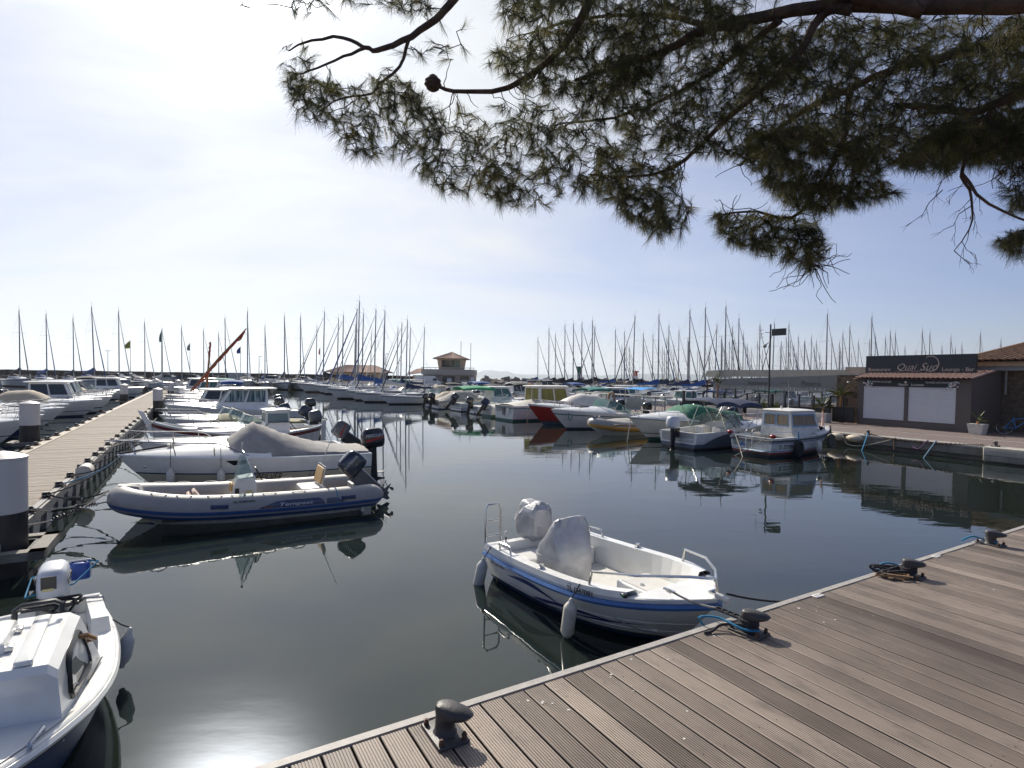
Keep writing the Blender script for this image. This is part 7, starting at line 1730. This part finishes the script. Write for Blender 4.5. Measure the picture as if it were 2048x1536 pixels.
def pine():
    T = thing('pine_tree', 'big pine spreading dark needled branches over the upper right of the view', 'tree', (7.6, 2.6, QZ))
    org = Vector((7.6, 2.6, QZ)); rn = random.Random(31); nr = np.random.default_rng(5)
    # limbs given as (picture x, picture y, distance) of places in the air above the quay
    def L(*p): return [at_D(x, y, d) for x, y, d in p]
    crown = org + Vector((-.6, .8, 5.6))
    tb = MB(); tp = bez([org + Vector((0, 0, -.1)), org + Vector((.1, .05, 1.6)), org + Vector((-.1, .3, 3.6)), crown, crown + Vector((-.5, .6, 1.6))], 20)
    tb.tube([p - org for p in tp], [lerp(.30, .13, i/20) for i in range(21)], BARK, 14); ob('trunk', tb, T)
    limbs = []
    def limb(pts, r0, r1, n=22, wob=.0):
        P = bez(pts, n); P = [p + Vector((rn.uniform(-wob, wob), rn.uniform(-wob, wob), rn.uniform(-wob, wob))) for p in P]
        limbs.append((P, [lerp(r0, r1, (i/n)**.8) for i in range(n + 1)])); return P
    limb([tp[13]] + L((2300, -40, 3.6), (2048, 6, 3.9), (1850, 10, 4.2), (1640, 14, 4.5), (1417, 58, 4.8), (1337, 100, 4.9), (1224, 137, 5.0), (1150, 160, 5.1)), .10, .016, 34, .006)
    limb(L((1850, 22, 4.2), (1500, -60, 4.6), (1300, -120, 4.7), (1189, -10, 4.7), (1156, 48, 4.75), (1116, 105, 4.8), (1044, 161, 4.8), (995, 181, 4.8), (903, 181, 4.8), (860, 165, 4.8)), .06, .012, 34, .006)
    limb(L((1500, -60, 4.6), (1200, -180, 4.6), (990, -80, 4.6), (907, 0, 4.6), (875, 36, 4.6), (822, 72, 4.6), (762, 99, 4.6), (730, 95, 4.6), (682, 74, 4.6), (613, 84, 4.55), (577, 100, 4.5)), .05, .006, 34, .006)
    limb(L((730, 95, 4.6), (682, 115, 4.6), (625, 141, 4.55), (590, 152, 4.5)), .014, .005, 10, .006)
    limb(L((818, 76, 4.6), (802, 129, 4.6), (762, 165, 4.55), (738, 189, 4.55), (682, 197, 4.5), (640, 225, 4.5)), .016, .005, 14, .006)
    limb([tp[14]] + L((2200, 50, 4.6), (2048, 72, 4.9), (1908, 109, 5.2), (1787, 141, 5.4), (1650, 200, 5.6), (1550, 260, 5.7), (1480, 330, 5.7)), .08, .012, 26, .01)
    limb(L((1700, 22, 4.4), (1650, 24, 4.5), (1586, 121, 4.6), (1546, 161, 4.7), (1449, 241, 4.8), (1385, 306, 4.9), (1345, 334, 4.9), (1272, 354, 5.0), (1180, 350, 5.0)), .045, .008, 24, .008)
    limb([tp[12]] + L((2250, 120, 4.0), (2048, 185, 4.3), (1989, 209, 4.4), (1940, 225, 4.5), (1850, 215, 4.6), (1790, 210, 4.7)), .06, .02, 18, .008)
    limb(L((1980, 225, 4.4), (2009, 278, 4.3), (2048, 310, 4.3), (2120, 340, 4.2)), .022, .01, 8, .006)
    limb(L((1980, 225, 4.4), (1948, 282, 4.4), (1924, 346, 4.4), (1940, 386, 4.4), (1944, 443, 4.4), (1908, 503, 4.4)), .022, .003, 14, .006)
    limb(L((1924, 346, 4.4), (1968, 402, 4.35), (2048, 439, 4.3), (2110, 470, 4.3)), .014, .006, 8, .006)
    limb(L((1700, 170, 5.5), (1687, 282, 5.3), (1646, 362, 5.2), (1586, 435, 5.1), (1505, 423, 5.1), (1449, 427, 5.0)), .03, .007, 18, .008)
    limb(L((1586, 435, 5.1), (1600, 480, 5.05), (1625, 530, 5.0)), .010, .004, 8, .006)
    limb(L((1480, 60, 4.7), (1300, 30, 5.6), (1150, 40, 6.0), (1050, 70, 6.2)), .03, .008, 14, .01)
    limb(L((1560, 40, 4.6), (1400, 160, 5.5), (1250, 230, 5.9), (1100, 250, 6.1)), .03, .008, 14, .01)
    lb = MB()
    for P, r in limbs: lb.tube([p - org for p in P], r, BARK, 8)
    ob('limb', lb, T, sharp=60)
    # dead bare twigs hanging at the right
    dt = MB(); P0_ = limbs[9][0]
    def fork(p, d, ln, r, k):
        q = p + d*ln*.5 + Vector((rn.uniform(-1, 1), rn.uniform(-1, 1), rn.uniform(-1, 1)))*ln*.08; e = q + (d + Vector((rn.uniform(-.5, .5), rn.uniform(-.3, .3), rn.uniform(-.5, .3)))).normalized()*ln*.5
        dt.tube([p - org, q - org, e - org], [r, r*.8, r*.5], TWIG, 4)
        if k > 0:
            for _ in range(2): fork(q.lerp(e, rn.random()), (d + Vector((rn.uniform(-.9, .9), rn.uniform(-.5, .5), rn.uniform(-.8, .4)))).normalized(), ln*.62, r*.6, k - 1)
    for i in range(7, 15): fork(P0_[i], Vector((rn.uniform(-.9, .7), rn.uniform(-.3, .3), rn.uniform(-.9, .1))).normalized(), .16, .0035, 2)
    for x, y in ((1870, 380), (1840, 420), (1900, 450)): fork(at_D(x + 45, y - 40, 4.4), (at_D(x, y, 4.4) - at_D(x + 45, y - 40, 4.4)).normalized(), .24, .004, 2)
    ob('dead_twigs', dt, T)['kind'] = 'stuff'
    # where tufts hang: polygons in the picture, each with a number of tufts and a depth range
    zones = [
        ([(545, 95), (565, 150), (600, 150), (640, 130), (620, 95), (580, 85)], 16, 4.4, 4.6),
        ([(560, 150), (590, 230), (650, 250), (690, 300), (760, 320), (820, 335), (880, 380), (960, 405), (1000, 330), (960, 220), (860, 200), (780, 130), (720, 170), (640, 150)], 511, 4.2, 5.2),
        ([(960, 405), (1090, 415), (1130, 380), (1200, 390), (1220, 200), (1100, 200), (980, 210), (940, 300)], 434, 4.2, 5.4),
        ([(960, 120), (1040, 60), (1160, 30), (1330, 20), (1330, 120), (1220, 210), (1060, 180), (1010, 150)], 744, 4.3, 6.0),
        ([(1000, -40), (1200, -150), (1500, -150), (1500, 60), (1330, 30), (1150, 20), (1000, 60)], 992, 3.9, 6.0),
        ([(560, -60), (590, 30), (650, 40), (700, 10), (860, 30), (930, -20), (1000, -60)], 124, 4.3, 5.2),
        ([(410, -40), (440, 10), (490, 12), (500, -40)], 9, 4.4, 4.6),
        ([(780, 90), (860, 50), (940, 40), (930, 110), (860, 140)], 12, 4.5, 4.9),
        ([(1180, 380), (1250, 430), (1300, 475), (1370, 465), (1385, 410), (1350, 300), (1250, 260), (1200, 300)], 434, 4.3, 5.6),
        ([(1220, 60), (1500, 30), (1600, 60), (1640, 240), (1560, 320), (1400, 310), (1230, 260)], 1472, 4.1, 6.6),
        ([(1600, 40), (2100, 30), (2100, 210), (1900, 330), (1700, 330), (1600, 280)], 2092, 4.0, 6.8),
        ([(1500, 260), (1640, 240), (1760, 330), (1800, 385), (1740, 405), (1640, 430), (1560, 400), (1490, 320)], 868, 4.4, 6.0),
        ([(1420, 420), (1430, 470), (1520, 505), (1610, 535), (1660, 500), (1630, 440), (1560, 430), (1480, 425)], 325, 4.8, 5.3),
        ([(1600, 520), (1615, 542), (1640, 540), (1640, 515)], 7, 4.9, 5.1),
        ([(1780, 330), (1850, 345), (1960, 330), (2110, 320), (2110, 210), (1900, 240)], 666, 4.1, 5.8),
        ([(1995, 330), (2000, 400), (2030, 430), (2120, 430), (2120, 330)], 108, 4.2, 5.0),
        ([(1990, 480), (2010, 505), (2060, 515), (2120, 500), (2120, 440), (2040, 460)], 93, 4.2, 4.6),
        ([(2050, -100), (2500, -100), (2500, 300), (2100, 330)], 775, 3.8, 6.5),
        ([(1500, -250), (2300, -250), (2300, 10), (1500, 10)], 775, 3.9, 6.5),
    ]
    def inside(x, y, P):
        c = False
        for (a, b), (d, e) in zip(P, P[1:] + P[:1]):
            if (b > y) != (e > y) and x < (d - a)*(y - b)/(e - b) + a: c = not c
        return c
    tips = []
    for P, n, d0, d1 in zones:
        xs = [p[0] for p in P]; ys = [p[1] for p in P]; k = 0; g = 0
        cl = [(rn.uniform(min(xs), max(xs)), rn.uniform(min(ys), max(ys))) for _ in range(max(3, n // 9))]
        while k < n and g < n*60:
            g += 1
            if rn.random() < .75: cx, cy = rn.choice(cl); x, y = rn.gauss(cx, 30), rn.gauss(cy, 26)
            else: x, y = rn.uniform(min(xs), max(xs)), rn.uniform(min(ys), max(ys))
            if inside(x, y, P): tips.append(at_D(x, y, rn.uniform(d0, d1))); k += 1
    # grow twigs from the limbs to every tuft, nearest first, each joining what has already grown
    nodes = np.array([tuple(p) for P, r in limbs for p in P]); tips_np = np.array([tuple(t) for t in tips])
    dmin = np.full(len(tips), 1e9); par = np.zeros(len(tips), int)
    def upd(new, base):
        for i in range(0, len(new), 400):
            d = np.linalg.norm(tips_np[:, None, :] - new[None, i:i+400, :], axis=2); j = d.argmin(1); dd = d[np.arange(len(tips)), j]; m = dd < dmin
            dmin[m] = dd[m]; par[m] = base + i + j[m]
    upd(nodes, 0); allp = [Vector(p) for p in nodes]; done = np.zeros(len(tips), bool); dirs = [None]*len(tips)
    tw = MB()
    for it in range(len(tips)):
        dm = np.where(done, 1e9, dmin); k = int(dm.argmin()); done[k] = True
        a, b = allp[par[k]], tips[k]; ln = (b - a).length
        c1 = a.lerp(b, .33) + Vector((rn.gauss(0, .17), rn.gauss(0, .17), rn.gauss(.05, .15)))*ln; c2 = a.lerp(b, .7) + Vector((rn.gauss(0, .17), rn.gauss(0, .17), rn.gauss(.0, .15)))*ln
        N = max(3, min(9, int(ln/.06))); P = bez([a, c1, c2, b], N); r0 = min(.009, .0036 + ln*.006)
        tw.tube([p - org for p in P], [lerp(r0, .0028, i/N) for i in range(N + 1)], TWIG, 4, caps=False)
        dirs[k] = (P[-1] - P[-2]).normalized(); new = np.array([tuple(p) for p in P[1:]]); base = len(allp); allp += [Vector(p) for p in new]; upd(new, base)
    for q in range(420):
        P, r = rn.choice(limbs[:2] + limbs[5:9] + limbs[11:]); p = rn.choice(P[3:]); d = Vector((rn.gauss(0, .6), rn.gauss(0, .5), rn.gauss(-.5, .6))).normalized(); Q = [p]; sl = rn.uniform(.035, .06)
        for k in range(rn.randint(4, 9)):
            d = (d + Vector((rn.gauss(0, .35), rn.gauss(0, .3), rn.gauss(-.05, .35)))).normalized(); Q.append(Q[-1] + d*sl)
        n_ = len(Q); tw.tube([a - org for a in Q], [lerp(.0045, .002, i/n_) for i in range(n_)], TWIG, 4, caps=False)
    ob('twigs', tw, T, sharp=70, flip=False)['kind'] = 'stuff'
    V, tone = [], []
    for t, d in zip(tips, dirs):
        d = (d + Vector((0, 0, rn.uniform(-.5, .15)))).normalized(); base_t = rn.betavariate(2, 2.2)
        ax = np.array(d); n = rn.randint(38, 58); tl = np.array(t - org)
        s = nr.uniform(-.085, .01, n); sp = nr.normal(0, 1, (n, 3)); sp -= np.outer(sp @ ax, ax); sp /= np.linalg.norm(sp, axis=1)[:, None]
        an = nr.uniform(.06, .80, n); dr = ax[None]*np.cos(an)[:, None] + sp*np.sin(an)[:, None]; dr[:, 2] -= .18; dr /= np.linalg.norm(dr, axis=1)[:, None]
        ln = nr.uniform(.06, .125, n)[:, None]; b0 = tl[None] + ax[None]*s[:, None]; w = np.cross(dr, nr.normal(0, 1, (n, 3))); w = w/np.linalg.norm(w, axis=1)[:, None]*.0009
        mid = b0 + dr*ln*.6; tip = b0 + dr*ln + np.array([0, 0, -.02])
        V.append(np.stack([b0 - w, b0 + w, tip + w*.5, tip - w*.5], 1).reshape(-1, 3)); tone.append(np.clip(base_t + nr.normal(0, .12, n), 0, 1))
    V = np.concatenate(V); tone = np.concatenate(tone); nf = len(V)//4
    me = bpy.data.meshes.new('crown'); me.vertices.add(len(V)); me.vertices.foreach_set('co', V.ravel().astype(np.float32)); me.loops.add(len(V)); me.loops.foreach_set('vertex_index', np.arange(len(V), dtype=np.int32))
    me.polygons.add(nf); me.polygons.foreach_set('loop_start', np.arange(0, len(V), 4, dtype=np.int32)); me.update(calc_edges=True)
    at = me.attributes.new('tone', 'FLOAT', 'FACE'); at.data.foreach_set('value', tone.astype(np.float32)); me.materials.append(needle_mat()); me.validate()
    co = lnk(bpy.data.objects.new('crown', me), T)
    # old pine cone
    c = MB(); p = at_D(866, 163, 4.8) - org; rings = []
    for k in range(9): q = k/8; rings.append((.014 + .055*sin(pi*(q*.85 + .12))*(1.12 if k % 2 else .9), q*.13))
    c.lathe(rings, BARK, 12, Matrix.Translation(p - Vector((0, 0, .075)))); ob('pine_cone', c, T)
pine()
# ------------------------------------------------------------------ mooring ropes
def spring(mb, p, q, r=.035, n=9, m=None):
    p, q = Vector(p), Vector(q); d = (q - p); t = d.normalized(); x = t.cross(Vector((0, 0, 1))).normalized(); y = x.cross(t)
    mb.tube([p + d*(i/(n*8)) + (x*cos(i*pi/4) + y*sin(i*pi/4))*r for i in range(n*8 + 1)], .009, m or DGREY, 4)
def spring_rope(p, q, k0, k1, label, m=ROPEW, s=.12, sp=True, group='mooring lines from the jetty'):
    P = sag(p, q, s, 16); mb = MB(); i0, i1 = int(16*k0), int(16*k1)
    mb.tube(P[:i0+1], .014, m, 5); mb.tube(P[i1:], .014, m, 5); o = ob('mooring_rope', mb, None, label, 'rope', group)
    b = MB()
    if sp: spring(b, P[i0], P[i1])
    else: b.tube([P[i0], P[i1]], .03, RUBBER, 8)
    b.tube([P[i0] - (P[i1]-P[i0])*.08, P[i0]], .022, STEEL, 5); b.tube([P[i1], P[i1] + (P[i1]-P[i0])*.08], .022, STEEL, 5)
    ob('mooring_spring', b, o)
tb = wpt(TP, (4.55, 0, .72))
c = lambda v: W(-.02, v, JZ + .08)
spring_rope(c(-1.55), tb, .42, .72, 'pale rope with a coil spring from the first jetty cleat to the inflatable bow', ROPEW, .16)
spring_rope(c(-.35), tb, .30, .60, 'pale rope with a rubber snubber from the second cleat to the inflatable bow', ROPEW, .16, False)
spring_rope(c(-.35), wpt(TP, (4.4, .3, .6)), .5, .8, 'thin rope with a spring high between second cleat and the inflatable', ROPEW, .05)
spring_rope(c(.95), tb, .35, .62, 'dark rope with a spring from the third cleat to the inflatable bow', BARK_ROPE, .12)
db = wpt(DC, (5.5, .1, 1.0))
for v, m, l in ((.95, BARK_ROPE, 'dark rope from the third cleat to the beige banded cruiser bow'), (2.1, ROPEB, 'thin blue rope from the fourth cleat to the beige banded cruiser bow'), (3.3, BARK_ROPE, 'dark rope from the fifth cleat to the beige banded cruiser bow')): rope(sag(c(v), db, .10), .013, m, l, 'mooring lines from the jetty')
rope(bez([W(.05, -1.55, .60), W(.08, -1.5, .2), W(.5, -1.6, -.2)], 8), .014, ROPEB, 'blue rope hanging from the first jetty cleat into the water', 'mooring lines from the jetty')
ob_ = wpt(OB, (5.4, 0, 1.0)); rope(sag(c(4.6), ob_, .1), .013, BARK_ROPE, 'dark rope to the open boat behind the tonneau cruiser', 'mooring lines from the jetty'); rope(sag(c(7.0), ob_, .1), .013, BARK_ROPE, 'second dark rope to the open boat behind the tonneau cruiser', 'mooring lines from the jetty')
pb_ = wpt(PT, (5.7, 0, 1.3)); rope(sag(c(8.2), pb_, .2), .016, ROPEW, 'pale slack rope from the jetty to the wooden boat bow', 'mooring lines from the jetty'); rope(sag(c(12.2), pb_, .12), .014, ROPEW, 'pale rope from the far side to the wooden boat bow', 'mooring lines from the jetty')
# boardwalk lines
B1p, B2p, B3p = BP[1], BP[2], BP[3]
cl = wpt(SK, SKH.at(2.95, -1, .08, .10)); bp = Vector(B1p) + Vector((0, 0, .11))
mid = Vector(cl).lerp(bp, .62)
rope(sag(cl, mid, .03), .011, mk('grey_rope', (.25, .23, .21), .9), 'grey rope from the open motorboat cleat to its rubber snubber', 'mooring lines of the open motorboat')
sn = MB(); d = (bp - mid).normalized(); e = mid + d*.30
sx = d.cross(Vector((0, 0, 1))).normalized()*.032
for sgn in (1, -1): sn.tube([mid + sx*sgn, e + sx*sgn], .010, RUBBER, 6)
for k in range(6): q = mid.lerp(e, k/5); sn.tube([q - sx, q + sx], .012, RUBBER, 6)
ob('rope_snubber', sn, None, 'black rubber ladder snubber in the line of the open motorboat', 'snubber')
tw = MB()
for k in range(2): tw.tube([e.lerp(bp, i/14) + Vector((.012*cos(i*1.6 + k*pi), .012*sin(i*1.6 + k*pi), .012*cos(i*1.6 + k*pi))) for i in range(15)], .011, BARK_ROPE, 5)
for k in range(4): tw.tube([Vector(B1p) + Vector((.082*cos(i*pi/9 + k), .082*sin(i*pi/9 + k), .055 + .022*k + .006*sin(i))) for i in range(19)], .013, BARK_ROPE, 6)
tw.tube(bez([Vector(B1p) + Vector((-.05, -.06, .09)), Vector(B1p) + Vector((-.24, .02, .06)), Vector(B1p) + Vector((-.36, -.04, .02)), Vector(B1p) + Vector((-.44, -.07, .015))], 12), .013, BARK_ROPE, 6)
ob('mooring_rope', tw, None, 'dark plaited rope wound round the bollard beside the open motorboat', 'rope', 'ropes on the boardwalk bollards')
rope(bez([mid + Vector((-.02, .1, -.28)), Vector(B1p) + Vector((-.42, .16, .06)), Vector(B1p) + Vector((-.25, .10, .09)), Vector(B1p) + Vector((-.1, -.09, .07)), Vector(B1p) + Vector((.05, -.085, .05)), Vector(B1p) + Vector((.085, .0, .05))], 20), .010, ROPEB, 'bright blue cord round the bollard beside the open motorboat', 'ropes on the boardwalk bollards')
bw_ = wpt(SK, (3.3, .12, .70)); u_, v_ = UV(bw_); rope(sag(bw_, W(u_ + 1.25, EDGE_V, QZ - .02), .06), .012, BARK_ROPE, 'black rope from the motorboat bow under the boardwalk edge', 'mooring lines of the open motorboat')
w0 = wpt(SK, (.1, -.72, .40)); rope([w0, Vector(w0) + Vector((.0, -.05, -.3)), Vector(w0) + Vector((.02, -.1, -.55))], .012, ROPET, 'brown rope hanging from the motorboat stern into the water', 'mooring lines of the open motorboat')
w1 = wpt(SK, SKH.at(1.95, -1, .0, .05)); rope(bez([w1, wpt(SK, SKH.out(2.5, .3, -1, .03)), wpt(SK, SKH.out(3.0, .06, -1, .06)), W(UV(bw_)[0] + .2, EDGE_V, .25)], 16), .006, mk('thin_grey_line', (.30, .28, .27), .9), 'thin grey line drooping along the motorboat hull to the boardwalk', 'mooring lines of the open motorboat')
rq = random.Random(12); tg = MB(); B = Vector(B2p)
for k in range(5): tg.tube(bez([B + Vector((rq.uniform(-.42, .05), rq.uniform(-.10, .10), rq.uniform(.015, .10))) for _ in range(5)] + [B + Vector((-.08, .05, .10))], 24), .014, BARK_ROPE, 6)
for k in range(3): tg.tube([B + Vector((.082*cos(i*pi/9 + k), .082*sin(i*pi/9 + k), .06 + .022*k)) for i in range(19)], .014, BARK_ROPE, 6)
ob('mooring_rope', tg, None, 'heap of dark rope round the third bollard', 'rope', 'ropes on the boardwalk bollards')
tg = MB()
for k in range(4): tg.tube(bez([B + Vector((-.42 + rq.uniform(0, .36), -.02 - rq.uniform(0, .20), .015 + .012*k)) for _ in range(6)], 30), .011, ROPET, 5)
ob('mooring_rope', tg, None, 'loose coil of tan rope lying by the third bollard', 'rope', 'ropes on the boardwalk bollards')
rope(bez([B + Vector((-.32, .16, .04)), B + Vector((-.2, .12, .12)), B + Vector((-.06, .08, .10)), B + Vector((-.02, -.08, .06))], 12), .011, ROPEB, 'short blue cord on the third bollard', 'ropes on the boardwalk bollards')
B = Vector(B3p); rope(bez([B + Vector((-.34, .12, .02)), B + Vector((-.2, .1, .09)), B + Vector((-.06, .08, .06)), B + Vector((.02, -.085, .05)), B + Vector((.08, .0, .06))], 14), .012, ROPEB, 'short blue rope tied on the farthest bollard', 'ropes on the boardwalk bollards')
# crossed stern lines in front of the striped fishing boat
a_, b_ = wpt(FB, (-.02, .75, .80)), wpt(FB, (-.02, -.75, .80))
rope([a_, Vector(a_).lerp(wpt(FB, (-.7, -.35, -.1)), .5) + Vector((0, 0, -.03)), wpt(FB, (-.9, -.5, -.25))], .016, ROPEW, 'pale stern line crossing down from the fishing boat left corner', 'stern lines of the striped fishing boat'); rope([b_, Vector(b_).lerp(wpt(FB, (-.7, .35, -.1)), .5) + Vector((0, 0, -.05)), wpt(FB, (-.9, .5, -.25))], .016, ROPEW, 'pale stern line crossing down from the fishing boat right corner', 'stern lines of the striped fishing boat')
rope(sag(wpt(GC, (6.8, 0, 1.1)), wpt(GC, (7.3, .3, -.2)), .05), .022, ROPEW, 'pale rope hanging from the green covered cruiser bow into the water', 'bow lines of the cruisers'); rope(sag(wpt(RH, (6.9, .1, 1.25)), wpt(RH, (7.6, .8, -.2)), .05), .02, ROPET, 'brown rope hanging from the red cruiser bow into the water', 'bow lines of the cruisers')
# ------------------------------------------------------------------ the hazy air over the harbour and the sea
hz = MB(); hz.box((-11000, -200, -4), (11000, 10800, 330), None)
hme = bpy.data.materials.new('haze_air'); hme.use_nodes = True; ht_ = hme.node_tree; ht_.nodes.remove(ht_.nodes['Principled BSDF'])
pv = ht_.nodes.new('ShaderNodeVolumePrincipled'); pv.inputs['Color'].default_value = (.80, .90, 1.0, 1); pv.inputs['Density'].default_value = 1.0e-4; pv.inputs['Anisotropy'].default_value = .45
ht_.links.new(pv.outputs[0], ht_.nodes['Material Output'].inputs['Volume'])
hz.mats = [hme]
ob('haze', hz, kind='stuff')
